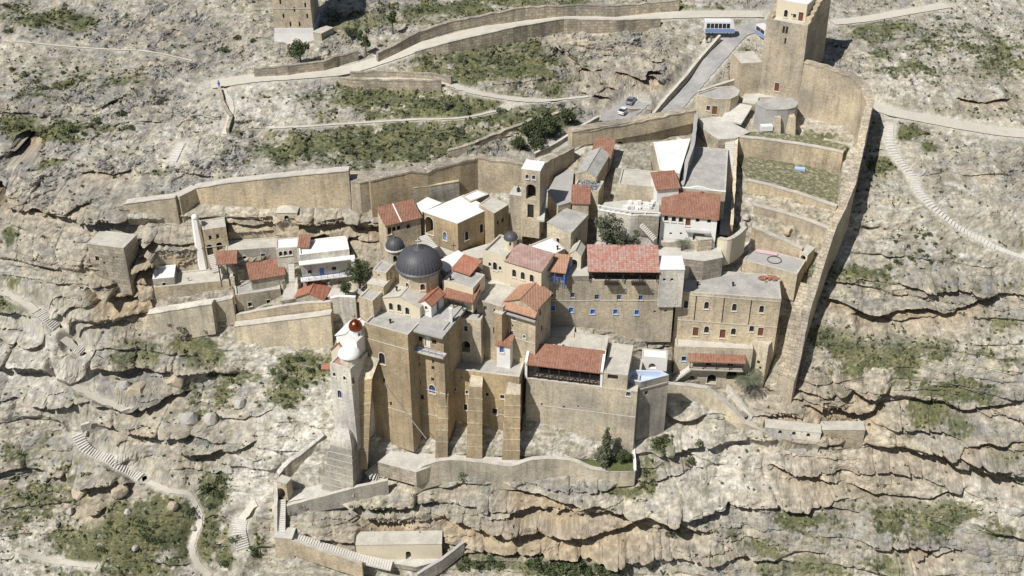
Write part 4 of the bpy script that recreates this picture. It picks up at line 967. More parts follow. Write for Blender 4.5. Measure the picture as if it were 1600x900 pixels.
# battered base under the chapel tower
bs = Bld('battered_base', 'rounded grey battered base with white courses under the chapel tower', 'buttress', R((513, 668), (547, 676), 146.0, 5.0), z0=-5.0, z1=4.2, mat='stone_grey', batter=[0.15, 0.03, 0, 0.2])
for k in range(6): bs.course(1.2+k*1.35, h=0.1)
for k in range(5): bs.course(1.6+k*1.35, wall=1, h=0.1)
bs.walls()
tp = MB(); F4 = bs.foot; zt = 4.2
for k in range(6):   # rounded shoulder up to the tower
    a0_, a1_ = math.pi/2*k/6, math.pi/2*(k+1)/6
    def ring(a): return [(p.lerp(sum((q for q in F4), Vector((0, 0)))/4, 1-math.cos(a)*0.75-0.25)) for p in F4], zt+3.4*math.sin(a)
    r0_, z0_ = ring(a0_); r1_, z1_ = ring(a1_)
    for i in range(4):
        j = (i+1) % 4; tp.face([(r0_[i].x, r0_[i].y, z0_), (r0_[j].x, r0_[j].y, z0_), (r1_[j].x, r1_[j].y, z1_), (r1_[i].x, r1_[i].y, z1_)])
tp.build('rounded_shoulder', 'stone_white', bs.root)
# balcony house between church and terrace
h = Bld('balcony_house', 'tall narrow stone house with projecting balcony right of the church front', 'house', R((649, 551), (694, 562.5), 151.0, 9.0), z0=1.0, z1=24.6, mat='stone_gold')
for a, b_, w_, hh in ((654, 559, .3, .8), (676.5, 565, .3, .8), (654, 569, .55, .7), (676.5, 575, .55, .7), (676, 593, .55, .75), (653.5, 597, .5, .8)): h.win(a, b_, w_, hh, surround=False)
h.awin(675.5, 608, 1.15, 1.7, fill='paint_blue').win(654, 619, 0.9, 1.0, fill='painted_inside_shade', surround=False)
h.win(657, 529.5, 0.8, 0.95, surround=False).door(668, 533.5, 0.85, 1.9, fill='paint_white').win(678.5, 534.5, 0.8, 0.95, surround=False).course(6.2).course(11.4); h.walls()
A3, e_, f_, nr_, q_ = h.plane(0); Lh = (q_[1]-q_[0]).length
def slab(bl, u0, u1, z, o0, o1, th, name, mat, wall=0):
    A, e, f, n_, q = bl.plane(wall); a = A+e*u0; b_ = A+e*u1
    c = [a-n_*o0, b_-n_*o0, b_+n_*o1, a+n_*o1]; c = [c[3], c[2], c[1], c[0]]
    return MB().hexa([(p.x, p.y, z) for p in c], [(p.x, p.y, z+th) for p in c], True).build(name, mat, bl.root)
bal = slab(h, -0.7, Lh+0.5, 20.6, 0.05, 1.35, 0.28, 'balcony', 'roof_pale'); slab(h, -0.7, Lh+0.5, 24.5, 9.2, 1.3, 0.3, 'roof_slab', 'concrete')
slab(h, 0.4, Lh-0.2, 24.8, 8.8, -0.5, 0.25, 'roof', 'roof_grey')
rl = MB()
for k in range(6):
    p = A3+e_*(-0.6+k*(Lh+1.0)/5)+nr_*1.28; rl.bar((p.x, p.y, 20.88), (p.x, p.y, 21.8), 0.05)
p0 = A3+e_*(-0.6)+nr_*1.28; p1 = A3+e_*(Lh+0.4)+nr_*1.28
for z in (21.3, 21.8): rl.bar((p0.x, p0.y, z), (p1.x, p1.y, z), 0.05)
rl.build('railing', 'paint_blue', bal)
pp_ = at_z(704, 489, 26.5); mbp = MB(); mbp.box((pp_.x, pp_.y, 24.8), 0.55, 0.55, 2.6); mbp.build('chimney', 'plaster_white', h.root)
# terrace block with three buttresses
tb = Bld('terrace_block', 'long tan terrace block between the balcony house and the loggia', 'building', R((694, 575), (811.5, 589), 152.5, 7.0), z0=-2.0, mat='stone_gold', batter=[0.004, 0, 0, 0])
for a, b_, w_, hh in ((711, 608, .5, .6), (729.5, 612.5, .4, .7), (761.5, 616, .5, .7), (785, 620, .7, .8), (727.5, 636, .6, 1.3), (773, 643, .85, 1.4)): tb.win(a, b_, w_, hh, fill='painted_inside_shade', bars='wood_dark')
tb.slit(721.5, 589.5, .3, .3).slit(703.5, 697, 0.8, 1.4); tb.course(4.4, h=0.12).course(8.8, h=0.12); tb.walls().flat('roof_grey', 0.55, 0.4)
for lab, fb, ft, wt in (('left of the three slim tan buttresses on the terrace block', [(680, 709), (699.5, 709.5)], [(685, 597), (700.5, 598)], [(687, 581), (702, 582)]),
                        ('middle of the three slim tan buttresses on the terrace block', [(728, 717), (753.5, 717.5)], [(733, 604), (753.5, 605)], [(736, 590), (754.5, 591)]),
                        ('right of the three slim tan buttresses at the corner of the terrace block', [(784, 721), (812, 722)], [(790, 616), (813, 617)], [(794, 598), (813.5, 600)])):
    kx = (fb[0][0]-690)*0.012; buttress('slim_buttress', lab, fb, ft, wt, 147.5-kx*0.5, 149.5-kx, 151.3-kx, courses=5, group='slim buttresses of the terrace block')
# court building above the terrace with arched gate
cb_ = Bld('court_building', 'pale flat-roofed building with dark arched gate facing the terrace', 'building', R((718, 497), (751, 501), 155.0, 6.5), z0=13.5, mat='stone_pale'); cb_.arch(727, 541, 1.5, 2.3).awin(728, 513, 0.6, 1.1).walls().flat('roof_grey', 0.15)
sh = Bld('roof_shelter', 'open red-roofed shelter on the flat roof above the balcony house', 'shelter', R((693, 463), (738, 472), 156.2, 3.6), z0=24.9, z1=27.0, mat='stone_tan', carve=False)
def posts(bl, z0, z1, k=4, wall=0, inset=0.1, w_=0.16, mat='wood_dark', name='post'):
    A, e, f, n_, q = bl.plane(wall); L = (q[1]-q[0]).length
    me = MB().box((0, 0, 0), w_, w_, z1-z0).mesh('post')
    for i in range(k):
        p = A+e*(0.1+(L-0.2)*i/(k-1))-n_*inset; o = link(name, me, bl.root, mat); o.matrix_basis = Matrix.Translation((p.x, p.y, z0))
def backwall(bl, mat='stone_tan', sides=True):
    P = bl.foot; mb = MB(); z0, z1 = bl.z0, bl.z1
    segs = [(P[2], P[3])]+([(P[1], P[2]), (P[3], P[0])] if sides else [])
    for a, b_ in segs: mb.bar((a.x, a.y, (z0+z1)/2), (b_.x, b_.y, (z0+z1)/2), 0.25, z1-z0)
    mb.build('back_wall', mat, bl.root)
def shed_only(bl, rise, mat, over=0.35, th=0.14):
    ex = bl.extra; bl.shed(rise, over, mat, th); bl.extra = []
shed_only(sh, 0.9, 'tile_red'); posts(sh, 24.9, 27.0); backwall(sh)
wh = Bld('little_white_house', 'little white house with ribbed red gable roof beside the dome', 'house', R((654.5, 472), (673.5, 478), 154.0, 4.0), z0=24.6, mat='plaster_white', carve=False); wh.awin(666, 481, 0.45, 0.7).door(684, 478, 0.7, 1.7, fill='paint_blue', wall=1); wh.gable(0.75, 1, 0.25, 'tile_sheet'); wh.walls()
gr = Bld('grey_roof_house', 'flat grey-roofed house just right of the big dome', 'house', R((691, 438), (739, 450), 158.2, 4.5), z0=24, mat='plaster_cream', carve=False); gr.walls().flat('roof_grey', 0.2)
vr = Bld('white_vault_house', 'low house with whitewashed vaulted roof behind the big dome', 'house', Q([(683, 410), (697, 425), (741, 410), (716, 392)], 28.6), z0=24, mat='stone_pale', carve=False); vr.walls().flat('roof_white', 0.0)
ra = Bld('red_awning', 'small orange ribbed awning between the dome and the courtyard', 'awning', R((708, 424), (734, 433), 161.4, 3.4), z0=27.0, z1=29.0, carve=False); shed_only(ra, 0.8, 'tile_sheet'); posts(ra, 27.0, 29.0, 3)
pt = Bld('pale_terrace_house', 'tan wall block with pale roof terrace left of the gabled tower house', 'house', R((745, 468), (786, 480), 156.8, 6), z0=14, mat='stone_tan'); pt.slit(772.5, 485.5, .3, .7).slit(777.5, 489, .3, .6).slit(772, 517, .35, 1.3).win(758.5, 481.5, .5, .8, fill='paint_blue', surround=False).walls().flat('roof_pale', 0.3)
tn = Bld('slim_wall_tower', 'slim tan wall strip standing left of the gabled tower house', 'building', R((772, 488), (784, 492), 154.6, 2.5), z0=14, mat='stone_gold'); tn.walls().flat('roof_pale', 0.0)
tr = Bld('tower_house', 'tall tan tower house with two-tier brown gable roof and balcony', 'house', R((790, 470), (837, 484), 155.8, 5.5), z0=13.5, mat='stone_tan')
tr.awin(803.5, 495, 0.7, 1.3, fill='paint_pale_blue').win(800, 521, 0.75, 1.1, fill='paint_pale_blue').win(819.5, 526, 0.45, 0.6, fill='paint_pale_blue').slit(801, 509, .25, .5)
tr.win(844, 488, 0.6, 1.0, wall=1).win(846, 512, 0.6, 1.0, wall=1).course(6.0); tr.extra = []
tr.gable(1.3, 1, 0.3, 'tile_brown'); tr.walls()
slab(tr, -0.3, (tr.foot[1]-tr.foot[0]).length+0.3, 24.4, 0.05, 0.9, 0.2, 'balcony', 'concrete')
A3, e_, f_, nr_, q_ = tr.plane(0); Lt = (q_[1]-q_[0]).length
c4 = [A3+e_*-0.4+nr_*1.0, A3+e_*(Lt+0.4)+nr_*1.0, A3+e_*(Lt+0.4)-nr_*0.05, A3+e_*-0.4-nr_*0.05]
MB().hexa([(p.x, p.y, tr.z1-(1.0 if i < 2 else 0.2)) for i, p in enumerate(c4)], [(p.x, p.y, tr.z1-(0.86 if i < 2 else 0.06)) for i, p in enumerate(c4)], True).build('lower_roof', 'tile_brown', tr.root)
ck = Bld('white_kiosk', 'tiny white kiosk with red lean-to roof at the terrace edge', 'kiosk', R((776, 538), (797, 541), 153.6, 2.2), z0=14.6, mat='plaster_white', carve=False); ck.door(784, 545, 0.7, 1.3, fill='paint_blue'); ck.shed(0.7, 0.3, 'tile_red'); ck.walls()
# ---- loggia building
lo_f, lo_z = R((822, 591), (996, 612), 152.0, 9.0)
lg = Bld('loggia_building', 'long stone building with dark wooden balcony under a red roof', 'building', (lo_f, lo_z), z0=0.5, mat='stone_pale', batter=[0.02, 0, 0, 0])
lg.slit(846.5, 632, .3, .6).slit(881, 636, .3, .5).slit(903.5, 635, .3, .4).win(982, 613.5, .7, .9, fill='paint_blue').course(7.6, h=0.2).walls().flat('roof_pale', 0.15)
u = (lo_f[1]-lo_f[0]).normalized(); nb_ = Vector((-u.y, u.x)); Lw = (lo_f[1]-lo_f[0]).length
def sub(u0, u1, d0, d1): return [lo_f[0]+u*u0+nb_*d0, lo_f[0]+u*u1+nb_*d0, lo_f[0]+u*u1+nb_*d1, lo_f[0]+u*u0+nb_*d1]
k1_ = Lw*(940-822)/(996-822)
lr = Bld('x', '', '', (sub(0.2, k1_-0.2, 0.4, 3.2), lo_z+3.0), z0=lo_z-0.1, parent=lg.root, carve=False); shed_only(lr, 1.9, 'tile_red', 0.5)
MB().bar((*(lr.foot[3]), lo_z+1.5), (*(lr.foot[2]), lo_z+1.5), 0.25, 3.0).build('loggia_back_wall', 'wood_dark', lg.root)
posts(lr, lo_z, lo_z+3.0, 8, 0, 0.1, 0.2)
A3, e_, f_, nr_, q_ = lr.plane(0); Ll = (q_[1]-q_[0]).length; mb = MB()
for zz in (0.35, 0.7, 1.05, 2.55): mb.bar(A3+e_*0.1+Vector((0, 0, zz+0.1)), A3+e_*(Ll-0.1)+Vector((0, 0, zz+0.1)), 0.12, 0.14)
for k in range(7):
    a = A3+e_*(Ll*k/7+0.15); b_ = A3+e_*(Ll*(k+1)/7-0.1); mb.bar(a+Vector((0, 0, 0.2)), a+e_*0.7+nr_*0.0+Vector((0, 0, 0.9)), 0.1); mb.bar(b_+Vector((0, 0, 0.2)), b_-e_*0.7+Vector((0, 0, 0.9)), 0.1)
mb.build('balustrade', 'wood_dark', lg.root)
for s_ in (0.0, k1_): 
    q = sub(s_-0.25, s_+0.15, 0.1, 3.4); MB().hexa([(p.x, p.y, lo_z-0.1) for p in q], [(p.x, p.y, lo_z+(3.25 if i < 2 else 5.1)) for i, p in enumerate(q)]).build('end_wall', 'plaster_white', lg.root)
ub = Bld('x', '', '', (sub(0.2, k1_, 3.3, 8.8), lo_z+4.2), z0=lo_z-0.2, mat='stone_pale', parent=lg.root, carve=False); ub.walls('upper_wall').flat('roof_pale', 0.12)
pv = Bld('x', '', '', (sub(k1_+0.25, k1_+4.2, 0.12, 8.6), lo_z+3.0), z0=lo_z-0.2, mat='stone_pale', parent=lg.root, carve=False); pv.win(957.5, 588, 1.7, 0.9, fill='painted_inside_shade', surround=False).walls('pavilion_wall').flat('roof_pale', 0.15)
# blue roof terrace on its bastion
bl_ = Bld('blue_terrace', 'polygonal bastion with pale blue roof terrace and grey rubble sides', 'terrace', Q([(975, 592), (1001, 597), (1045.5, 585.5), (1033, 579), (986, 577.5)], 14.2), z0=1.0, mat='stone_grey'); bl_.win(1010, 614, .6, .8, surround=False).walls()
fo = bl_.foot; inn = offset(fo, -0.35); mb = MB(); n5 = len(fo)
for i in range(n5):
    j = (i+1) % n5; mb.face([(fo[i].x, fo[i].y, 14.2), (fo[j].x, fo[j].y, 14.2), (inn[j].x, inn[j].y, 14.2), (inn[i].x, inn[i].y, 14.2)]); mb.face([(inn[i].x, inn[i].y, 14.2), (inn[j].x, inn[j].y, 14.2), (inn[j].x, inn[j].y, 13.1), (inn[i].x, inn[i].y, 13.1)])
mat_plain('pale_blue_plaster', (0.52, 0.6, 0.74), 0.08, 1.0, 0.8)
mb.build('parapet', 'pale_blue_plaster', bl_.root); MB().face([(p.x, p.y, 13.1) for p in inn]).build('roof', 'pale_blue_plaster', bl_.root)
MB().face([(p.x, p.y, 12.6) for p in offset(fo, 0.14)][::-1]).face([(p.x, p.y, 12.8) for p in offset(fo, 0.14)]).build('cornice', 'coping', bl_.root)
rb = Bld('rubble_bastion', 'round rubble bastion with white cap under the blue terrace', 'bastion', Q([(992, 652), (1000, 656), (1015, 655), (1030, 648), (1038, 640), (1030, 634), (1005, 636)], 5.0), z0=-3.0, mat='rubble', batter=0.1); rb.walls().flat('plaster_white', 0.0)
wa = Bld('white_arch_shed', 'white plastered shed with dark arch behind the blue terrace', 'shed', R((1003, 558), (1043, 561), 156.6, 2.6), z0=11.8, mat='plaster_white'); wa.arch(1019, 572, 1.2, 1.1, surround=False).walls().flat('roof_white', 0.12)
rw = Bld('low_stone_hut', 'small plain stone hut with one window below the long facade', 'hut', R((856, 524), (897, 526), 158.2, 3.0), z0=13.0, mat='stone_pale'); rw.win(874.5, 536, .55, .7, fill='painted_inside_shade', surround=False).walls().flat('roof_pale', 0.1)
# ---- long facade with the wooden gallery house on top
lf = Bld('long_facade_building', 'long tan building with two rows of small blue windows', 'building', R((849, 438), (1056, 438), 161.0, 5.5), z0=14.5, mat='stone_tan', batter=[0.012, 0, 0, 0])
for a, b_ in ((861, 459), (894.5, 461), (932.5, 464), (967, 464.5), (1001, 465)): lf.win(a, b_, 0.7, 0.95, bars='paint_blue', trim='stone_pale')
for a, b_ in ((864, 481), (892, 484), (926, 487), (961.5, 487), (995, 488)): lf.win(a, b_, 0.7, 0.95, bars='paint_blue', trim='paint_pale_blue', fill='paint_blue')
for a, b_ in ((1040, 460), (1023, 487), (1040, 486)): lf.slit(a, b_, .4, .4)
lf.course(8.4, h=0.14).walls().flat('roof_pale', 0.2)
g_f, g_z = R((920, 430), (1028, 431), 160.6, 4.8); zg = lf.z1
gl = Bld('gallery_house', 'house with patchy red and grey tiled roof over a dark wooden gallery', 'house', (g_f, zg+2.2), z0=zg+0.05, mat='stone_pale', carve=False)
uu = (g_f[1]-g_f[0]).normalized(); nn_ = Vector((-uu.y, uu.x)); Lg = (g_f[1]-g_f[0]).length
gb = Bld('x', '', '', ([g_f[0]+nn_*1.2, g_f[1]+nn_*1.2, g_f[2], g_f[3]], zg+2.2), z0=zg+0.05, mat='wood_dark', parent=gl.root, carve=False)
gb.door(937, 434, 0.9, 1.55, fill='wood_brown', surround=False).win(965, 433.5, .6, .7, surround=False).door(988, 434, .9, 1.55, fill='wood_brown', surround=False).win(1015, 433, .6, .7, surround=False).walls('gallery_wall')
shed_only(gl, 1.9, 'tile_mixed', 0.35); posts(gl, zg, zg+2.2, 5, 0, 0.15)
for ux in (2.6, Lg*0.62):
    a = g_f[0]+uu*ux; a2 = g_f[0]+uu*(ux+2.4); q = [a-nn_*0.9, a2-nn_*0.9, a2+nn_*0.2, a+nn_*0.2]
    mb = MB(); mb.hexa([(p.x, p.y, zg-0.12) for p in q], [(p.x, p.y, zg+0.05) for p in q], True)
    for i in range(9):
        p = q[0].lerp(q[1], i/8); mb.bar((p.x, p.y, zg), (p.x, p.y, zg+0.9), 0.05)
    mb.bar((q[0].x, q[0].y, zg+0.9), (q[1].x, q[1].y, zg+0.9), 0.07); mb.build('small_balcony', 'wood_dark', gl.root)
an = Bld('white_annex', 'small annex with white flat roof at the right end of the gallery house', 'annex', R((1031, 432), (1069, 432), 160.4, 4.2), z0=22, z1=29.4, mat='stone_white'); an.slit(1038, 437, .5, .5).slit(1050, 437, .5, .5).walls().flat('roof_white', 0.0)
# ---- right building and porch house
rbld = Bld('right_hall', 'large two-storey stone hall with arched windows and brown doors', 'building', R((1058, 455), (1221, 467), 162.0, 7.5), z0=12.0, mat='stone_tan')
for a, b_ in ((1072, 475), (1104, 477), (1147.5, 480), (1190, 483)): rbld.awin(a, b_, 0.75, 1.5)
rbld.door(1087, 518, 0.95, 1.85).door(1129, 521.5, 0.95, 1.85).awin(1104, 515, 0.8, 1.4).awin(1146, 518, 0.8, 1.4).awin(1174.5, 513.5, .75, 1.3).door(1188.5, 518.5, .9, 1.7)
rbld.course(6.3, h=0.16).course(11.5, h=0.14).walls().flat('roof_grey', 0.2)
A3, e_, f_, nr_, q_ = rbld.plane(0)
for fx in (0.19, 0.46, 0.72):
    p = A3+e_*((q_[1]-q_[0]).length*fx)+nr_*0.06; MB().bar((p.x, p.y, 18.6), (p.x, p.y, 23.6), 0.09).build('downpipe', 'iron', rbld.root)
ph = Bld('porch_house', 'lower stone house with red-tiled porch and arched doors under the hall', 'house', R((1056, 541), (1177, 545), 159.4, 4.5), z0=4.0, mat='stone_pale')
ph.win(1068.5, 560.5, .75, 1.0, trim='paint_pale_blue').arch(1080.5, 593, 1.0, 1.7, fill='wood_brown').arch(1112, 592, 1.6, 2.0).arch(1144, 586, 1.9, 2.2, surround=False).door(1107, 567, .9, 1.4, fill='wood_dark', surround=False).door(1141, 569, .9, 1.4, fill='wood_dark', surround=False).walls().flat('roof_pale', 0.25)
pr_f, pr_z = R((1078, 564), (1163, 567), 158.0, 1.5)
po = Bld('x', '', '', (pr_f, pr_z), z0=pr_z-1.7, parent=ph.root, carve=False); shed_only(po, 0.75, 'tile_red', 0.25); posts(po, pr_z-1.7, pr_z, 5, 0, 0.1, 0.12)
MB().hexa([(p.x, p.y, pr_z-1.95) for p in pr_f], [(p.x, p.y, pr_z-1.7) for p in pr_f], True).build('porch_floor', 'roof_pale', ph.root)
MB().bar((*pr_f[0], pr_z-1.0), (*pr_f[1], pr_z-1.0), 0.08).bar((*pr_f[0], pr_z-1.4), (*pr_f[1], pr_z-1.4), 0.06).build('porch_rail', 'wood_dark', ph.root)
steps('porch_stairs', 'short stone stairs rising to the red-tiled porch below the hall', [at_y(1046, 597, 158.6), at_y(1079, 573, 158.4)], 1.2, 12, 'step_stone')
sw_ = Bld('stair_wall_block', 'pale stone block between the porch house and the big right wall', 'wall', R((1178, 532), (1201, 540), 160.0, 4.0), z0=3.5, mat='stone_pale'); sw_.win(1185, 566, .5, .7, surround=False).win(1188, 575, .4, .6, surround=False).walls().flat('paving', 0.1)
# ================================================================== LEFT TERRACE CLUSTER
PADS_T = []
m, n, p = new_mat('bed_soil', 0.95); lf_ = noise_node(n, worldpos(n), 1.3, 6, .75); rl_ = ramp(n, lf_, [(.3, (.075, .085, .035)), (.5, (.17, .165, .09)), (.62, (.4, .37, .3)), (.8, (.52, .5, .44))]); n.links.new(rl_.outputs[0], p.inputs['Base Color']); bump(n, p, lf_, .8, .3); MATS['bed_soil'] = m
rk = Bld('cliff_house', 'ruined tan cliff house with two window holes at the far left rocks', 'house', R((136, 381), (193, 388), 168.6, 4.5), z0=20.2, mat='rubble', batter=[0.03, 0, 0, 0.02]); rk.win(152, 404, .7, .9, fill='painted_inside_shade', surround=False).slit(178, 403, .35, .35).slit(183, 402, .35, .35).slit(163, 411, .4, .4).walls().flat('roof_pale', 0.0)
rp = Bld('plaster_pillar', 'tall whitish plastered pillar standing against the cliff', 'pillar', Q([(299, 341), (302, 343.5), (307, 343.5), (310, 341), (308, 336), (302, 336)], 32.0), z0=20.5, mat='plaster_white', batter=0.05); rp.walls()
rp_c = sum((p for p in rp.foot), Vector((0, 0)))/6; dome(rp.root, (rp_c.x, rp_c.y, 32.0), 0.62, 0.7, 'plaster_white', 0, 'rounded_top', seg=12)
hs = Bld('two_storey_house', 'narrow two-storey tan house with paired windows and arches under the cliff', 'house', R((316, 359), (353, 354), 171.8, 3.5), z0=22.5, mat='stone_tan'); hs.win(328.5, 371.5, .5, .9, surround=False).win(340, 369.5, .5, .9, surround=False).arch(327, 391, 1.0, 2.2, surround=False).arch(343, 385, 1.0, 1.6, surround=False).course(4.2).walls().flat('roof_pale', 0.15)
steps('house_stairs', 'stone stairs descending from the narrow two-storey house', [at_y(329, 398, 171.0), at_y(338, 425, 168.2)], 1.1, 10)
cc = Bld('cliff_chapel', 'tiny square chapel with one arched window perched in the cliff', 'chapel', R((432, 333), (464, 333), 175.2, 3.0), z0=28.0, mat='stone_pale'); cc.awin(448, 341, 0.8, 1.2).walls(); cc.hip(0.5, 0.1, 'roof_pale')
lb = Bld('long_low_house', 'long low grey-plastered house with a blue door under the cliff', 'house', R((352, 392), (431, 386), 171.0, 3.5), z0=20.5, mat='stone_grey'); lb.awin(382.5, 404, .7, 1.1).door(411.5, 402, .75, 1.6, fill='paint_blue').walls().flat('roof_pale', 0.12)
l3 = Bld('three_window_house', 'whitewashed house with three small arched windows in a row', 'house', R((431, 389), (467, 386), 170.6, 3.6), z0=21.0, mat='stone_white'); l3.awin(438.5, 396.5, .55, .95).awin(446, 395.5, .55, .95).awin(454, 394.5, .55, .95).walls().flat('roof_white', 0.15)
lr3 = Bld('red_porch_hut', 'tiny hut with red roof and blue gate beside the three-window house', 'hut', R((467, 386), (481, 386), 170.8, 2.6), z0=22.5, mat='stone_grey'); lr3.door(471, 397, .8, 1.3, fill='paint_blue', surround=False); lr3.shed(0.8, 0.25, 'tile_red'); lr3.walls()
cp = Bld('red_canopy', 'open canopy with red tiled roof on posts among the left houses', 'canopy', R((340, 413), (368, 411), 168.2, 2.6), z0=21.5, carve=False); shed_only(cp, 0.9, 'tile_red', 0.2); posts(cp, 21.0, cp.z1, 3); backwall(cp, 'stone_grey', False)
wb = Bld('white_roof_house', 'small grey stone house with bright white parapet roof', 'house', R((238, 436), (272, 433), 166.8, 4.2), z0=16.0, mat='stone_grey'); wb.awin(257, 445.5, .7, 1.1).walls().flat('roof_white', 0.35, 0.3, 'roof_white')
tbk = Bld('terrace_house', 'long tan terrace house with flat pale roof and one square window', 'house', R((240, 449), (366, 437), 166.2, 4.5), z0=14.5, mat='stone_tan'); tbk.win(357.5, 458.5, .65, .8, fill='painted_inside_shade').walls().flat('roof_pale', 0.2)
cross(tbk.root, at_z(295, 440, tbk.z1-0.3), 1.0, 'stone_pale', 'stone_cross')
r1, _ = wall_line('retaining_wall', 'long low grey retaining wall with white capping below the white-roofed house', [(233, 487, 164.6), (280, 480, 164.4), (333, 471, 164.2)], 1.6, 6.0, 'stone_pale', 'stone_white', batter=0.06)
r2, _ = wall_line('retaining_wall', 'short pale retaining wall stepping back beside the grey retaining wall', [(334, 470, 165.4), (364, 464, 165.3)], 1.0, 5.5, 'stone_tan', 'stone_white')
fb_ = Bld('flat_roof_house', 'tan house with grey flat roof and two small square windows', 'house', R((368, 461), (438, 451), 165.8, 4.4), z0=15.5, mat='stone_tan'); fb_.win(390.5, 475.5, .65, .85, fill='painted_inside_shade').win(419.5, 471.5, .65, .85, fill='painted_inside_shade').walls().flat('roof_grey', 0.25)
lr_ = Bld('red_lean_to', 'red tiled lean-to behind the grey flat-roofed house', 'house', R((392, 437), (444, 428), 167.6, 3.2), z0=20, mat='stone_grey'); lr_.shed(1.3, 0.3, 'tile_red'); lr_.walls()
bh = Bld('white_balcony_house', 'two-storey white house with long balcony and blue doors', 'house', R((470, 413), (547, 404), 168.4, 4.8), z0=19.0, z1=27.4, mat='stone_white')
bh.win(484, 425, .7, .7, surround=False).door(503, 425, .8, 1.7, fill='paint_blue', surround=False).win(522, 419.5, .7, .7, surround=False).door(484.5, 441, .8, 1.5, fill='wood_dark', surround=False).arch(504, 440, 1.2, 1.8, surround=False).win(523, 435.5, .6, .8, surround=False).walls().flat('roof_white', 0.3, 0.25, 'plaster_white')
Lb = (bh.foot[1]-bh.foot[0]).length
slab(bh, -0.3, Lb+0.8, 26.0, 0.05, 1.3, 0.14, 'canopy_slab', 'plaster_white'); bsl = slab(bh, -0.3, Lb+0.3, 22.6, 0.05, 1.2, 0.2, 'balcony', 'plaster_white')
A3, e_, f_, nr_, q_ = bh.plane(0); mb = MB()
for k in range(9):
    p = A3+e_*(Lb*k/8)+nr_*1.12; mb.bar((p.x, p.y, 22.8), (p.x, p.y, 23.6), 0.05)
mb.bar((*(A3+nr_*1.12).xy, 23.6), (*(A3+e_*Lb+nr_*1.12).xy, 23.6), 0.06); mb.bar((*(A3+nr_*1.12).xy, 23.2), (*(A3+e_*Lb+nr_*1.12).xy, 23.2), 0.05); mb.build('railing', 'paint_blue', bsl)
rp2 = Bld('red_gable_cottage', 'tan cottage with ribbed red gable roof at the retaining wall', 'cottage', R((462, 464), (505, 468), 165.6, 4.2), z0=17.5, mat='stone_tan'); rp2.win(473, 473.5, .65, .8, trim='paint_pale_blue').slit(494.5, 470.5, .4, .4); rp2.gable(1.1, 1, 0.3, 'tile_sheet'); rp2.walls()
r3, _ = wall_line('retaining_wall', 'high grey retaining wall with pale top stretching towards the orange-roofed chapel', [(367, 507, 164.0), (450, 497, 163.6), (518, 488, 163.0)], 1.4, 7.6, 'stone_pale', 'coping', batter=0.07)
r4, _ = wall_line('parapet_wall', 'low tan parapet wall along the top of the high grey retaining wall', [(368, 492, 165.2), (440, 478, 165.0), (470, 474, 164.8), (517, 471, 164.4)], 0.6, 3.2, 'stone_tan', 'coping')
r5, _ = wall_line('yard_wall', 'whitewashed yard wall between the red cottage and the church', [(516, 466, 164.6), (530, 463, 164.8), (556, 464, 164.2)], 0.5, 5.0, 'stone_white', 'plaster_white')
pad('courtyard', [(500, 464), (556, 462), (560, 448), (520, 447)], 20.5, 'paving', 3.0)
pad('courtyard', [(440, 470), (462, 466), (466, 444), (446, 446)], 20.2, 'paving', 3.0)
bl2 = wall_line('yard_wall', 'short blue-white garden wall at the right end of the white balcony house', [(545, 402, 170.5), (552, 408, 168.6), (553, 416, 167.4)], 0.4, 3.0, 'stone_white', 'plaster_white')
steps('yard_stairs', 'narrow grey stairs between the white balcony house and the three-window house', [at_y(456, 440, 167.2), at_y(455, 412, 169.8)], 1.0, 12)
# ================================================================== CURTAIN WALLS
wall_line('curtain_wall', 'straight tan end piece of the curtain wall at the far left cliff', [(197, 316, 176.2), (240, 310, 176.0), (275, 306, 175.8)], 1.5, 7.0, 'stone_tan')
wall_line('curtain_wall', 'short shaded kink of the left curtain wall', [(276, 306, 175.9), (303, 292, 178.8)], 1.5, 7.0, 'stone_tan')
wall_line('curtain_wall', 'long tan curtain wall above the left cliff', [(303, 292, 178.9), (350, 284, 178.6), (400, 278, 178.2), (480, 270, 177.8), (545, 264, 177.6)], 1.6, [7.5, 7, 7, 7, 7.5], 'stone_tan')
ba = Bld('wall_bastion', 'rounded tan bastion bulging from the left curtain wall', 'bastion', Q([(543, 281), (550, 285), (562, 287), (576, 284), (580, 276), (576, 268), (545, 268)], 37.0), z0=25.0, mat='stone_tan', batter=0.03); ba.walls().flat('rubble', 0.0)
wall_line('curtain_wall', 'curtain wall with a ragged rising top behind the white refectory roof', [(577, 281, 175.8), (605, 275, 176.6), (640, 266, 177.6), (665, 268, 178.4), (690, 258, 180.0), (717, 253, 181.2), (745, 245, 183.0)], 1.6, 8.5, 'stone_gold', 'rubble', coph=0.3)
wall_line('wall_shelf', 'pale stone shelf running along the foot of the ragged curtain wall', [(644, 292, 177.4), (680, 287, 178.8), (716, 281, 180.4)], 1.2, 5.0, 'stone_grey', 'stone_pale')
wall_line('curtain_wall', 'sunlit tan curtain wall from the tall corner to the bell tower', [(746, 245, 183.0), (785, 251, 182.6), (822, 256, 182.0), (842, 262, 181.6)], 1.5, 9.0, 'stone_tan', 'rubble', coph=0.25)
wall_line('curtain_wall', 'high sandy curtain wall behind the bell tower and below the parking lane', [(842, 257, 182.0), (862, 246, 185.6), (893, 232, 190.0)], 1.4, [9.5, 9, 8], 'stone_tan', 'rubble', coph=0.25)
gw = Bld('gate_wall', 'broad sandy wall with dark tunnel arch below the access road', 'wall', R((894, 217), (1087, 184), 192.0, 2.0), z0=33.0, z1=39.2, mat='stone_tan'); gw.arch(967, 238, 1.7, 2.4, surround=False).walls().flat('rubble', 0.0)
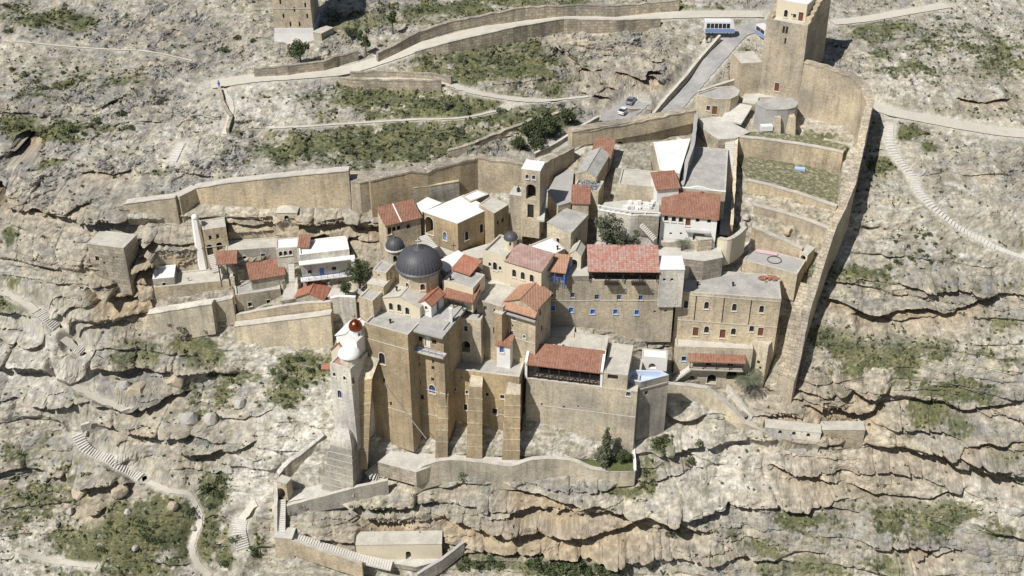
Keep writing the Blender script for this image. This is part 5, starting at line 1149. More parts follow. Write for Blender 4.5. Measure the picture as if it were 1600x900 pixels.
gw2, _ = wall_line('parapet_wall', 'ragged sandy parapet on top of the broad gate wall', [(894, 208, 192.6), (960, 197, 195.2), (1010, 188, 197.4), (1086, 171, 200.6)], 0.9, 2.6, 'stone_tan', 'rubble', coph=0.2)
wall_line('curtain_wall', 'tall sandy curtain wall running right from the big tower', [(1258, 97, 207.0), (1300, 108, 204.2), (1338, 122, 201.4)], 1.5, [12, 12, 12], 'stone_tan', 'rubble', coph=0.25)
wall_line('curtain_wall', 'corner of the right curtain wall turning down towards the gorge', [(1338, 122, 201.4), (1352, 138, 198.6), (1359, 160, 194.8)], 1.6, 11.0, 'stone_tan', 'rubble', coph=0.25)
wall_line('curtain_wall', 'steep curtain wall plunging down the slope with a dark shaded outer face', [(1359, 160, 194.8), (1349, 205, 188.4), (1340, 250, 182.4), (1330, 290, 177.2), (1316, 325, 174.0), (1302, 352, 171.4), (1290, 388, 168.4), (1279, 422, 165.8), (1270, 452, 163.6)], 1.2, [8.5, 8, 8, 8.5, 9, 9, 9, 9, 9], 'stone_tan', 'rubble', coph=0.3)
wall_line('curtain_wall', 'lowest stretch of the plunging curtain wall ending on the cliff edge', [(1270, 452, 163.6), (1260, 484, 161.0), (1252, 522, 158.8), (1245, 560, 157.0), (1240, 580, 156.2), (1236, 592, 155.8)], 1.2, [9, 9, 8.5, 7.5, 6, 5], 'stone_tan', 'rubble', coph=0.3)
wall_line('inner_wall', 'sloping inner rubble wall hugging the lower right curtain wall', [(1262, 446, 164.6), (1250, 482, 162.0), (1240, 520, 159.8), (1232, 560, 157.9), (1226, 588, 156.8)], 2.2, [6, 7, 8, 8, 7], 'stone_pale', 'rubble', coph=0.3)
# ================================================================== TOWERS
t1 = Bld('watch_tower', 'square tan watch tower with slit windows and white band, cut by the top edge', 'tower', R((432, 55), (489, 55), 229.0, 9.0), z0=39.0, z1=63.0, mat='stone_tan', batter=0.01)
for a, b_ in ((438, 3), (477, 8), (460, 15), (443, 25), (480, 25), (454, 38), (468, 38)): t1.slit(a, b_, .35, 1.0)
t1.course(10.5, h=0.12).walls().flat('roof_pale', 0.5)
pl_ = Bld('x', '', '', R((428, 52), (491, 52), 228.4, 10.2), z0=37.0, mat='plaster_white', batter=[0.04, 0.03, 0, 0.05], parent=t1.root, carve=False); pl_.walls('plinth')
zp = at_y(432, 44, 228.8).z; P_ = offset(t1.foot, 0.25); mb = MB()
for i in range(4):
    a, b_ = P_[i], P_[(i+1) % 4]; mb.face([(a.x, a.y, pl_.z1-0.4), (b_.x, b_.y, pl_.z1-0.4), (b_.x, b_.y, zp), (a.x, a.y, zp)])
mb.face([(p.x, p.y, zp) for p in P_]); mb.build('white_band', 'roof_white', t1.root)
bb = Bld('x', '', '', R((489, 50), (502, 53), 227.8, 4.0), z0=37.0, mat='stone_grey', parent=t1.root, carve=False); bb.walls('corner_buttress').flat('coping', 0.0)
t2f, t2z = R((1199, 27), (1263, 39), 212.5, 13.0)
t2 = Bld('great_tower', 'massive tan fortress tower with broken top and inset white room', 'tower', (t2f, 53.4), z0=36.0, mat='stone_tan', batter=0.022)
t2.slit(1224.5, 46.5, .45, 1.4).slit(1229.5, 47.5, .45, 1.4).slit(1227, 64, .35, 1.2).door(1214, 136, .95, 1.7).win(1289, 33, .5, .8, fill='painted_inside_shade', wall=1, surround=False).walls()
MB().face([(p.x, p.y, 53.4) for p in t2f]).build('upper_terrace', 'paving', t2.root)
ut = (t2f[1]-t2f[0]).normalized(); nt_ = Vector((-ut.y, ut.x)); Lt2 = (t2f[1]-t2f[0]).length
def tsub(u0, u1, d0, d1): return [t2f[0]+ut*u0+nt_*d0, t2f[0]+ut*u1+nt_*d0, t2f[0]+ut*u1+nt_*d1, t2f[0]+ut*u0+nt_*d1]
ur = Bld('x', '', '', (tsub(1.1, Lt2-1.1, 1.4, 12.9), 56.8), z0=53.3, mat='plaster_cream', parent=t2.root, carve=False); ur.door(1251, 28.5, .9, 1.7).win(1241.5, 25, .6, .8, fill='wood_brown').slit(1237.5, 23, .35, .35).awin(1228, 21, .7, 1.4, fill='painted_inside_shade').walls('room_wall').flat('roof_white', 0.1)
for (u0, u1) in ((0.0, 1.05), (Lt2-1.05, Lt2)):
    mb = MB(); zz = 53.4
    for k in range(9):
        d0, d1 = 0.0+k*1.45, min(13.0, (k+1)*1.45); q = tsub(u0, u1, d0, d1); zt2 = 53.8+4.0*(k/8)**0.8+random.uniform(-.15, .15)
        mb.hexa([(p.x, p.y, zz) for p in q], [(p.x, p.y, zt2) for p in q])
    mb.build('broken_side_wall', 'stone_tan', t2.root)
sb_ = Bld('gate_bastion', 'square sandy bastion adjoining the left foot of the great tower', 'bastion', R((1158, 99), (1192, 97), 211.5, 6.0), z0=36, mat='stone_tan'); sb_.walls().flat('roof_pale', 0.2)
# ================================================================== TOP TERRACES
rd = Bld('round_house', 'rounded tan house with flat grey roof and brown door near the tower', 'house', Q([(1087, 147), (1104, 152), (1124, 155), (1142, 154), (1153, 149), (1156, 141), (1146, 134), (1118, 136)], 40.2), z0=35.0, mat='stone_pale'); rd.door(1120.5, 173, .95, 1.7, trim='stone_pale').win(1103.5, 168.5, .7, 1.0, fill='wood_brown').walls().flat('roof_grey', 0.25)
ci = Bld('cistern', 'squat round-ended grey cistern with two stone props below the tower', 'cistern', Q([(1181, 161), (1188, 167), (1197, 171), (1214, 172), (1231, 171), (1243, 168), (1247, 162), (1238, 154), (1214, 153), (1190, 155)], 40.0), z0=35.0, mat='concrete'); ci.walls().flat('roof_grey', 0.0)
for px in (1213, 1236):
    p = at_y(px, 203, 199.5); MB().hexa([(p.x-.8, p.y-.6, p.z-1), (p.x+.8, p.y-.6, p.z-1), (p.x+.8, p.y+1.6, p.z-1), (p.x-.8, p.y+1.6, p.z-1)], [(p.x-.55, p.y, p.z+2.6), (p.x+.55, p.y, p.z+2.6), (p.x+.55, p.y+1.6, p.z+2.6), (p.x-.55, p.y+1.6, p.z+2.6)]).build('prop', 'stone_pale', ci.root)
pad('courtyard', [(1160, 160), (1182, 163), (1186, 152), (1240, 152), (1247, 149), (1205, 138), (1164, 139)], 38.2, 'paving', 2.5)
pad('courtyard', [(1092, 186), (1124, 181), (1172, 206), (1150, 216), (1122, 218), (1096, 200)], 36.6, 'paving', 2.5)
steps('plaza_stairs', 'broad pale stairs between the round house and the cistern', [at_z(1142, 190, 36.7), at_z(1160, 162, 38.2)], 4.2, 12)
# great stair and terraces of the right side
steps('great_stair', 'long straight staircase climbing beside the white house to the tower plaza', [at_y(1132, 366, 173.6), at_y(1141, 214, 196.0)], 1.7, 46)
wall_line('stair_wall', 'narrow tan wall bordering the long straight staircase on its right', [(1143, 352, 174.0), (1147, 290, 183.0), (1151, 212, 196.4)], 0.5, 4.5, 'stone_gold', 'stone_pale')
_, TW1 = wall_line('terrace_wall', 'upper sandy terrace wall right of the long staircase', [(1152, 213, 196.2), (1210, 219, 195.6), (1270, 228, 194.6), (1318, 238, 192.8)], 0.9, 9.5, 'stone_tan', 'coping')
_, TW2 = wall_line('terrace_wall', 'middle sandy terrace wall right of the long staircase', [(1168, 281, 186.0), (1205, 290, 185.2), (1245, 301, 184.0), (1308, 322, 181.0)], 0.9, 7.0, 'stone_tan', 'coping')
wall_line('terrace_wall', 'sloping sandy terrace wall two tiers below the blue water tank', [(1178, 320, 180.8), (1215, 329, 180.0), (1255, 341, 178.4), (1300, 358, 175.6)], 0.9, 7.0, 'stone_tan', 'coping')
wall_line('terrace_wall', 'lowest sandy terrace wall just above the junk yard roof', [(1175, 353, 176.0), (1212, 369, 174.6), (1254, 388, 172.8)], 0.9, 6.0, 'stone_tan', 'coping')
beds = [[at_y(*q) for q in ((1152, 214, 196.4), (1210, 220, 195.8), (1270, 229, 194.8), (1318, 239, 193.0), (1326, 228, 195.4), (1270, 214, 198.0), (1200, 206, 199.0), (1165, 206, 198.6))]]
fr_ = [at_y(q[0], q[1], q[2]) for q in ((1168, 282, 186.4), (1205, 291, 185.6), (1245, 302, 184.4), (1308, 323, 181.4))]
beds.append(fr_+[Vector((q.x, q.y-.35, z_.z+.5)) for q, z_ in zip(TW1[::-1], fr_[::-1])])
for top in beds:
    mbb = MB()
    n4_ = len(top)//2
    for k in range(n4_-1): mbb.face([tuple(q+Vector((0, 0, .05))) for q in (top[k], top[k+1], top[-2-k], top[-1-k])])
    ob = mbb.build('terrace_bed', 'bed_soil'); ob['kind'] = 'structure'; PADS_T.append(top)
jy = Bld('junk_yard_roof', 'flat grey roof yard with a black hoop beside the right wall', 'building', R((1161, 406), (1246, 428), 171.4, 5.2), z0=19.0, mat='stone_pale'); jy.walls().flat('concrete', 0.15)
hp = at_z(1210, 406, jy.z1-0.05); mbh = MB()
for k in range(20):
    a0_, a1_ = 2*math.pi*k/20, 2*math.pi*(k+1)/20; mbh.bar((hp.x+1.2*math.cos(a0_), hp.y+1.2*math.sin(a0_), hp.z), (hp.x+1.2*math.cos(a1_), hp.y+1.2*math.sin(a1_), hp.z), 0.09)
tag(mbh.build('hoop', 'rubber'), 'black hoop lying on the flat grey yard roof', 'hoop')
vt = Bld('vault_gate', 'small plastered vault with dark arched mouth below the right wall', 'gate', R((1250, 395), (1262, 399), 172.2, 3), z0=21, mat='plaster_cream'); vt.arch(1255, 402, .9, 1.5, surround=False).walls().flat('roof_pale', 0.0)
# ================================================================== MIDDLE COURTYARDS
w1 = Bld('white_hall', 'white-fronted hall with red tiled roof and three arched windows', 'house', R((1033, 334), (1121, 342), 171.5, 5.0), z0=25.0, mat='plaster_white')
w1.awin(1041, 339.5, .7, 1.1).awin(1053, 340.5, .7, 1.1).awin(1064, 341.5, .7, 1.1).slit(1048, 365, .4, .45).slit(1064, 365, .4, .45).door(1075, 347, .8, 1.5).win(1090, 344.5, .6, .7, fill='painted_inside_shade', surround=False).win(1108, 344.5, .6, .7, fill='painted_inside_shade', surround=False).arch(1092, 369, 2.0, 2.0, surround=False)
w1.shed(1.9, 0.35, 'tile_red'); w1.walls()
slab(w1, 4.4, (w1.foot[1]-w1.foot[0]).length-1.0, 31.0, 0.05, 0.8, 0.18, 'balcony', 'concrete')
gs_ = Bld('stone_gable_house', 'stone house with wavy white gable coping and long grey roof terrace', 'house', R((1063, 294), (1134, 300), 177.2, 17.0), z0=30.0, mat='stone_pale'); gs_.win(1097.5, 298+4, .7, 1.0, fill='painted_inside_shade'); gs_.walls().flat('roof_grey', 0.15)
A3, e_, f_, nr_, q_ = gs_.plane(0); L_ = (q_[1]-q_[0]).length; mb = MB(); zt = gs_.z1
prf = [(0, 0.1), (0.18, 0.18), (0.36, 0.62), (0.5, 0.5), (0.7, 0.12), (0.85, 0.05), (1, 0.08)]
for (x0, h0), (x1, h1) in zip(prf, prf[1:]):
    a, b_ = A3+e_*(L_*x0), A3+e_*(L_*x1); i0, i1 = a-nr_*0.35, b_-nr_*0.35; a, b_ = a+nr_*0.04, b_+nr_*0.04
    mb.hexa([(p.x, p.y, zt) for p in (a, b_, i1, i0)], [(p.x, p.y, zt+hh) for p, hh in ((a, h0), (b_, h1), (i1, h1), (i0, h0))])
mb.build('wavy_coping', 'plaster_white', gs_.root)
wt_ = Bld('white_terrace', 'broad white concrete terrace behind the red-roofed annex', 'terrace', Q([(1031, 266), (1062, 271), (1079, 216), (1021, 222)], 37.8), z0=32.0, mat='stone_pale'); wt_.walls().flat('roof_white', 0.12, 0.3, 'plaster_white')
wall_line('parapet_wall', 'dark slanting parapet wall between the white terrace and the grey roof terrace', [(1088, 178, 200.4), (1083, 224, 188.6), (1073, 254, 183.6), (1066, 290, 178.0)], 0.6, 4.0, 'stone_grey', 'concrete')
rx = Bld('red_roof_annex', 'small white annex with plain red roof above the white hall', 'annex', R((1027, 296), (1061, 293), 174.6, 3.6), z0=30.0, mat='plaster_white'); rx.awin(1047.5, 309, .7, .9, fill='painted_inside_shade'); rx.shed(1.3, 0.3, 'tile_red'); rx.walls()
wl = Bld('garden_wall_block', 'stone retaining block left of the red-roofed annex', 'wall', R((966, 287), (1023, 292), 177.6, 6.0), z0=29.5, mat='stone_pale'); wl.walls().flat('roof_pale', 0.25)
bw, bT = wall_line('balustrade_wall', 'white balustrade wall around the small terrace with white blocks', [(935, 327, 172.6), (960, 332, 171.6), (985, 336, 170.9), (1030, 339, 171.2)], 0.5, 6.0, 'stone_white', 'plaster_white')
me = MB().box((0, 0, 0), .32, .32, .75).mesh('pier')
for i in range(9):
    p = bT[0].lerp(bT[1], i/3) if i < 3 else (bT[1].lerp(bT[2], (i-3)/3) if i < 6 else bT[2].lerp(bT[3], (i-6)/2)); o = link('pier', me, bw, 'plaster_white'); o.matrix_basis = Matrix.Translation((p.x, p.y, p.z+0.1))
mb = MB()
for a, b_ in zip(bT, bT[1:]): mb.bar(a+Vector((0, 0, .8)), b_+Vector((0, 0, .8)), .2, .1)
mb.build('rail', 'plaster_white', bw)
pad('courtyard', [(936, 326), (985, 335), (1030, 338), (1030, 318), (985, 312), (945, 316)], 33.9, 'paving', 4.0)
steps('garden_stairs', 'curving stone stairs from the balustrade terrace down to the garden', [at_y(1024, 374, 168.6), at_y(1002, 350, 170.4)], 1.0, 10)
pad('courtyard', [(925, 398), (1030, 400), (1100, 408), (1130, 402), (1125, 384), (1030, 380), (930, 375)], 27.8, 'paving', 6.0)
gd = Bld('rubble_stub', 'grey rubble wall stub in front of the white hall', 'wall', R((1091, 376), (1113, 374), 168.8, 2.5), z0=24.0, mat='rubble'); gd.walls().flat('coping', 0.0)
gw3, _ = wall_line('garden_wall', 'low pale garden wall behind the little palm', [(1033, 378, 170.6), (1062, 378, 170.4), (1090, 377, 169.6)], .5, 3.0, 'stone_pale', 'coping')
wall_line('curved_wall', 'curved pale plaster wall at the foot of the long staircase', [(1122, 372, 170.6), (1136, 374, 169.6), (1150, 368, 170.8), (1164, 355, 173.6)], .7, 5.0, 'plaster_cream', 'coping', curve=True)
wall_line('retaining_wall', 'smooth tan retaining wall under the garden court', [(1070, 414, 166.4), (1100, 404, 167.4), (1122, 400, 168.0)], .8, 6.0, 'plaster_cream', None)
# refectory
rf = Bld('refectory', 'big tan refectory with blinding white roof and deep arched porch', 'building', Q([(662.6, 331.7), (715, 349.6), (766, 326), (724.6, 305.5)], 33.8), z0=26.0, mat='stone_gold')
rf.arch(670.5, 352, 1.7, 3.4).awin(695.5, 369, .75, 1.6, fill='paint_pale_blue').awin(729, 368, .8, 1.7).awin(752, 356.5, .8, 1.7).walls().flat('roof_white', 0.0)
cross(rf.root, at_y(709, 391, 167.2), 1.4, 'wood_dark', 'cross')
r_w = Bld('white_lean_roof', 'low white roof attached to the left back of the refectory', 'building', Q([(649, 320), (660, 332), (690, 318), (668, 309)], 33.4), z0=28.0, mat='stone_pale'); r_w.walls().flat('roof_white', 0.0)
r_x = Bld('white_back_roof', 'narrow white roof strip behind the refectory', 'building', Q([(722, 306), (735, 315), (764.6, 303), (745, 296)], 34.2), z0=29.0, mat='stone_pale'); r_x.walls().flat('roof_white', 0.1)
r_y = Bld('kitchen_block', 'tan block with pale flat roof right of the refectory', 'building', Q([(748, 319), (772, 333.5), (795, 319.5), (767, 306)], 34.6), z0=27.0, mat='stone_gold'); r_y.win(778, 348, .55, .75, fill='painted_inside_shade', surround=False).win(785.5, 344, .55, .75, fill='painted_inside_shade', surround=False).walls().flat('roof_pale', 0.12)
rdh = Bld('red_roof_house', 'tan house with two-bay red tiled roof left of the refectory', 'house', R((603, 352), (657, 339.5), 168.6, 4.0), z0=26.0, mat='stone_tan'); rdh.win(615.5, 358, .6, .8, fill='painted_inside_shade', surround=False).win(623, 356, .6, .8, fill='painted_inside_shade', surround=False).win(638, 354, .6, .8, fill='painted_inside_shade', surround=False).door(607, 361, .7, 1.4, fill='wood_brown'); rdh.shed(1.3, 0.3, 'tile_red'); rdh.walls()
a_, b2_ = (rdh.foot[0]+rdh.foot[1])/2*0.9+rdh.foot[0]*0.1, (rdh.foot[3]+rdh.foot[2])/2*0.9+rdh.foot[3]*0.1
MB().bar((a_.x, a_.y-0.3, rdh.z1+0.1), (b2_.x, b2_.y, rdh.z1+1.5), .2, .1).build('roof_divider', 'roof_white', rdh.roof)
pad('courtyard', [(650, 372), (715, 395), (770, 378), (800, 350), (800, 395), (740, 405), (680, 400), (640, 385)], 28.2, 'paving', 6.0)
steps('porch_steps', 'short stairs leading up to the refectory porch', [at_y(678, 388, 165.2), at_y(661, 368, 168.0)], 1.5, 9)
# bell tower
be = Bld('bell_tower', 'slender cream bell tower with white roof and tall arch', 'tower', R((815, 264), (844, 267.5), 172.0, 3.4), z0=29.0, mat='stone_pale'); be.awin(823.7, 276, .55, .8, fill='paint_blue').awin(834, 277, .55, .8, fill='paint_blue').arch(829.5, 300, 1.7, 2.9, surround=False).slit(829, 330, 1.1, 2.6).walls().flat('roof_white', 0.0)
steps('bell_tower_stairs', 'steep stairs beside the slender bell tower', [at_y(845, 345, 170.4), at_y(850, 290, 178.0)], 1.2, 22)
pd1 = Bld('ramp_house', 'pale house with sloping grey forecourt right of the bell tower', 'house', Q([(856, 300), (872, 322), (892, 316), (896, 270), (888, 266), (868, 278)], 34.2), z0=28.0, mat='stone_pale'); pd1.walls().flat('concrete', 0.0)
rs = Bld('red_roof_hut', 'little hut with red tiled roof between the courtyards', 'hut', R((894, 317), (920, 318), 174.0, 3.4), z0=29.0, mat='stone_pale'); rs.shed(1.6, 0.25, 'tile_red'); rs.walls()
jr = Bld('scrap_roof', 'flat roof heaped with scrap metal behind the little red hut', 'building', R((895, 293), (935, 299), 177.2, 4.0), z0=30.0, mat='stone_pale'); jr.walls().flat('concrete', 0.25)
mb = MB(); cz = jr.z1
for k in range(150):
    q = jr.foot; p = q[0].lerp(q[1], random.uniform(.06, .94)).lerp(q[3].lerp(q[2], random.uniform(.06, .94)), random.uniform(.05, .95)); an_ = random.uniform(0, 6.28); ln = random.uniform(.3, 1.0); z = cz+random.uniform(-.15, .5)
    mb.bar((p.x-ln/2*math.cos(an_), p.y-ln/2*math.sin(an_), z), (p.x+ln/2*math.cos(an_), p.y+ln/2*math.sin(an_), z+random.uniform(-.2, .25)), .1, .07)
mat_plain('scrap', (0.42, 0.43, 0.45), 0.5, 2.5, 0.55, metal=0.4)
so_ = mb.build('scrap_heap', 'scrap'); tag(so_, 'tangled heap of grey scrap metal on a flat roof', 'scrap', kind='stuff')
gh = Bld('vaulted_store', 'long store with rounded grey roof behind the scrap heap', 'building', R((899, 272), (932, 277), 180.0, 9.5), z0=32.0, mat='stone_tan'); gh.gable(0.9, 1, 0.05, 'roof_grey', 0.08); gh.walls()
rg = Bld('red_gate_roof', 'red roof leaning against the gate wall by the tunnel arch', 'shed', R((925, 243), (953, 246), 187.6, 4.5), z0=33.0, mat='stone_tan'); rg.shed(1.4, 0.3, 'tile_red'); rg.walls()
hm = Bld('courtyard_house', 'stone house with grey flat roof and shaded right wall at the court', 'house', Q([(855, 348), (892, 365), (919, 336), (884, 326)], 33.1), z0=26.0, mat='stone_pale'); hm.win(872, 376.5, .7, 1.1, fill='painted_inside_shade').slit(901, 376, .5, 1.0).walls().flat('roof_grey', 0.0)
ls = Bld('lower_roof_house', 'low house with clean white roof below the courtyard house', 'house', Q([(817, 387), (857, 403), (883, 388), (861, 369)], 30.6), z0=25.0, mat='stone_pale'); ls.walls().flat('roof_white', 0.2)
sa = Bld('blue_arch_house', 'small gabled house with bright blue arched gate', 'house', R((889, 397), (908, 400), 163.6, 3.0), z0=26.0, mat='plaster_cream'); sa.arch(897, 413, 1.1, 2.0, fill='paint_blue', trim='plaster_white'); sa.gable(0.9, 1, 0.1, 'roof_pale'); sa.walls()
cw = Bld('cream_house_wing', 'cream flat-roofed wing with parapet and a tall arched window', 'house', R((754, 391), (790, 401), 164.0, 6.0), z0=22.0, mat='plaster_cream'); cw.awin(773.5, 416, .75, 1.6).awin(765.5, 413, .5, .8).awin(781.5, 419, .5, .8).walls().flat('roof_pale', 0.45)
ch2 = Bld('cream_house', 'cream house with faded pink tiled roof and three arched windows', 'house', R((790, 407), (846, 424), 162.0, 4.0), z0=20.0, mat='plaster_cream'); ch2.awin(803.5, 427, .75, 1.5).awin(817, 431, .75, 1.5).awin(831, 435, .75, 1.5); ch2.shed(1.2, 0.25, 'tile_old'); ch2.walls()
dt = at_y(798, 372, 165.5)
od = Bld('dome_turret', 'tiny octagonal turret with grey dome on the cream wing', 'turret', ([Vector((dt.x+1.1*math.cos(a), 165.5+1.1*math.sin(a))) for a in [math.pi/8+k*math.pi/4 for k in range(8)]], dt.z), z0=29.5, mat='plaster_cream', carve=False); od.awin(794.5, 380.5, .3, .7, surround=False).walls(); dome(od.root, (dt.x, 165.5, dt.z), 1.15, 1.15, 'lead', 14)
bp = Bld('blue_porch_house', 'brown-roofed porch with blue railing beside the cream house', 'porch', R((851, 422), (882, 426), 160.6, 3.4), z0=26.6, mat='stone_tan', carve=False); shed_only(bp, 1.2, 'tile_brown', 0.25); posts(bp, 27.0, bp.z1, 3, 0, .1, .14, 'paint_blue'); backwall(bp, 'paint_blue')
A3, e_, f_, nr_, q_ = bp.plane(0); L_ = (q_[1]-q_[0]).length; mb = MB()
for k in range(12): mb.bar(A3+e_*(L_*k/11)+Vector((0, 0, .6)), A3+e_*(L_*k/11)+Vector((0, 0, 1.5)), .05)
mb.bar(A3+Vector((0, 0, 1.5)), A3+e_*L_+Vector((0, 0, 1.5)), .08); mb.build('railing', 'paint_blue', bp.root)
pad('courtyard', [(852, 431), (920, 431), (920, 405), (880, 398), (856, 404)], 27.85, 'paving', 1.0)
pad('courtyard', [(754, 470), (786, 478), (800, 440), (790, 430), (752, 420), (742, 440)], 25.6, 'paving', 8.0)
# ================================================================== LOWER TERRACE, GATE AND CLIFF WALLS
wall_line('terrace_wall', 'sweeping plastered terrace wall at the foot of the buttresses', [(646, 737, 144.8), (668, 724, 145.6), (705, 717, 146.2), (760, 722, 145.9), (800, 727, 145.6), (826, 718, 146.0), (862, 715, 146.2), (896, 719, 146.0), (922, 730, 145.3), (952, 735, 145.0), (992, 735, 145.0)], .7, [4.5, 5, 5, 5, 5, 5.5, 5.5, 5, 4, 3.2, 3], 'stone_pale', 'coping', curve=True, batter=0.05)
wall_line('garden_side_wall', 'thin wall closing the cypress garden on its right', [(992, 735, 145.0), (991, 710, 147.6), (990, 688, 150.0)], .4, 3.5, 'stone_pale', 'plaster_white')
pad('terrace_floor', [(650, 738), (700, 719), (762, 724), (812, 727), (815, 718), (760, 712), (680, 708), (610, 705), (590, 722)], 0.0, 'paving', 3.0, carve=False)
m, n, p = new_mat('lawn', 0.95); lf_ = noise_node(n, worldpos(n), 2.2, 5, .7); rl_ = ramp(n, lf_, [(.3, (.05, .075, .02)), (.7, (.16, .17, .07))]); n.links.new(rl_.outputs[0], p.inputs['Base Color']); bump(n, p, lf_, .8, .2); MATS['lawn'] = m
gp = pad('garden_bed', [(897, 720), (922, 731), (952, 736), (990, 736), (990, 716), (960, 706), (915, 708)], -0.35, 'lawn', 2.0, carve=False)
steps('garden_steps', 'upper short steps between the loggia wall and the cypress garden', [at_y(863, 692, 149.6), at_y(846, 678, 151.2)], 1.1, 8); steps('garden_steps', 'lower short steps between the loggia wall and the cypress garden', [at_y(890, 714, 147.2), at_y(876, 697, 149.2)], 1.2, 8)
# lower gate and stair
lgw, _ = wall_line('gate_wall', 'thin pale wall with stairs behind it at the lower left gate', [(431, 755, 144.6), (431, 790, 142.2), (431, 838, 139.4)], .5, [4, 4, 3], 'stone_pale', 'coping')
gt = Bld('lower_gate', 'dark arched gateway at the head of the lower stairs', 'gate', R((432, 752), (447, 757), 144.2, 1.6), z0=-8.0, mat='rubble'); gt.arch(439, 770, 1.2, 2.2, surround=False).walls().flat('coping', 0.0)
steps('lower_stairs', 'straight stairs coming down from the dark lower gate', [at_y(439, 834, 139.8), at_y(440, 780, 143.4)], 1.4, 16)
ld = Bld('gate_landing', 'stone landing block at the foot of the gate stairs', 'terrace', R((429, 840), (456, 842), 138.6, 2.4), z0=-16, mat='stone_tan'); ld.walls().flat('paving', 0.0)
steps('ravine_stairs', 'long stepped walk descending right from the gate landing', [at_y(456, 838, 139.6), at_y(500, 853, 138.8), at_y(560, 872, 137.8), at_y(612, 884, 137.2)], 2.0, 40)
wall_line('ravine_wall', 'low tan wall below the long stepped walk', [(456, 843, 138.6), (505, 860, 137.4), (566, 880, 136.2)], .5, 3.5, 'stone_tan', 'coping')
hb = Bld('hermit_house', 'white plastered house with dark arched door under the lower cliff', 'house', R((556, 852), (690, 850), 138.8, 3.0), z0=-17.0, mat='plaster_cream'); hb.arch(638, 868, .9, 1.9, surround=False).walls().flat('roof_pale', 0.0)
pad('courtyard', [(600, 878), (650, 886), (705, 872), (695, 866), (600, 868)], -15.2, 'paving', 1.0)
wall_line('yard_wall', 'dark slanting yard wall right of the plastered cliff house', [(652, 897, 135.4), (690, 874, 137.4), (724, 847, 139.8)], .5, 2.6, 'stone_grey', 'concrete')
wall_line('ramp_wall', 'grey retaining wall under the paved ramp below the chapel tower', [(448, 790, 142.4), (500, 776, 143.0), (560, 760, 143.8), (606, 750, 144.4)], .5, [2, 3, 4, 4], 'stone_grey', 'coping')
rmp = way('ramp', [(452, 776), (500, 766), (550, 754), (590, 744)], 1.2); ribbon('ramp', rmp, 1.3, 'paving', 0.06, 0.05, 77)
wall_line('curved_wall', 'rough brown curved wall climbing from the lower gate to the tower base', [(434, 740, 146.2), (450, 722, 147.4), (475, 704, 148.6), (505, 678, 150.4)], .9, [6, 6, 6, 5], 'rubble', 'stone_white', curve=True)
# walls on the right cliff
wall_line('cliff_wall', 'tall pale retaining wall descending diagonally below the porch house', [(1044, 599, 157.8), (1080, 602, 157.5), (1105, 606, 157.0), (1135, 630, 155.4), (1165, 660, 153.6), (1196, 673, 152.8)], .8, [4, 5, 6.5, 7, 6, 5], 'stone_pale', 'coping', batter=0.05)
wall_line('cliff_parapet', 'curving parapet wall around the palm court above the cliff', [(1136, 602, 158.6), (1146, 612, 157.6), (1162, 632, 156.2), (1176, 652, 154.8)], .4, 3.0, 'stone_white', 'coping')
cd = Bld('cave_dwelling', 'pale walled-up cave with three small dark windows on the right cliff', 'house', R((1196, 668), (1283, 677), 152.4, 2.2), z0=-5.5, mat='stone_white', batter=[.02, 0, 0, 0]); cd.awin(1219, 674.5, .6, .8, fill='painted_inside_shade', surround=False).awin(1240.5, 677, .6, .8, fill='painted_inside_shade', surround=False).awin(1263, 679.5, .6, .8, fill='painted_inside_shade', surround=False).walls().flat('roof_pale', 0.0)
cd2 = Bld('cave_dwelling', 'plain tan walled-up cave with tiny holes next to the windowed one', 'house', R((1284, 672), (1352, 672), 152.2, 2.2), z0=-5.0, mat='stone_tan'); cd2.slit(1292, 681, .3, .3).slit(1300, 686, .35, .3).slit(1325, 685.5, .35, .3).walls().flat('roof_pale', 0.0)
pc_ = pad('courtyard', [(1060, 604), (1106, 606), (1136, 602), (1180, 606), (1178, 597), (1060, 597)], 6.0, 'paving', 4.0)
# ================================================================== ROADSIDE WALLS
def ground_wall(name, label, pts, th, h, mat='rubble', cop='rubble', lift=0.0):
    """wall standing on the hillside: photo points of its foot"""
    T = []; 
    for k, p in enumerate(pts):
        g = smooth_ground(*p); hh = h[k] if isinstance(h, (list, tuple)) else h; q = g+Vector((0, 0, hh)); u_, v_ = project(q.x, q.y, q.z); T.append((u_, v_, q.y))
    H = [x+1.6 for x in h] if isinstance(h, (list, tuple)) else h+1.6
    return wall_line(name, label, T, th, H, mat, cop)
ground_wall('road_wall', 'upper rubble wall along the far dirt road', [(590, 98), (625, 80), (660, 62), (700, 50), (760, 37), (820, 26), (900, 22), (960, 24), (1060, 14)], .8, 2.0)
ground_wall('road_wall', 'tall rubble retaining wall below the far dirt road', [(648, 88), (700, 82), (760, 74), (800, 66), (880, 52), (960, 50), (1030, 40)], .8, [1, 2.2, 3, 3.2, 3.2, 2.6, 1.6], 'rubble', 'coping')
ground_wall('road_wall', 'upper terrace wall beside the winding footpath', [(548, 120), (620, 119), (680, 123), (706, 129)], .6, 1.0)
ground_wall('road_wall', 'lower terrace wall beside the winding footpath', [(536, 134), (580, 137), (640, 138), (690, 138)], .6, 1.6)
ground_wall('road_wall', 'low rubble wall in front of the watch tower', [(398, 118), (450, 113), (505, 106), (530, 97), (560, 90)], .7, 1.3)
ground_wall('road_wall', 'dark kerb wall along the left edge of the access road', [(1124, 62), (1094, 96), (1070, 126), (1046, 153), (1020, 184)], .5, .9, 'rubble', 'coping')
ground_wall('road_wall', 'rubble wall along the right edge of the access road', [(1152, 132), (1120, 142), (1090, 152)], .6, 1.2, 'rubble', 'coping')
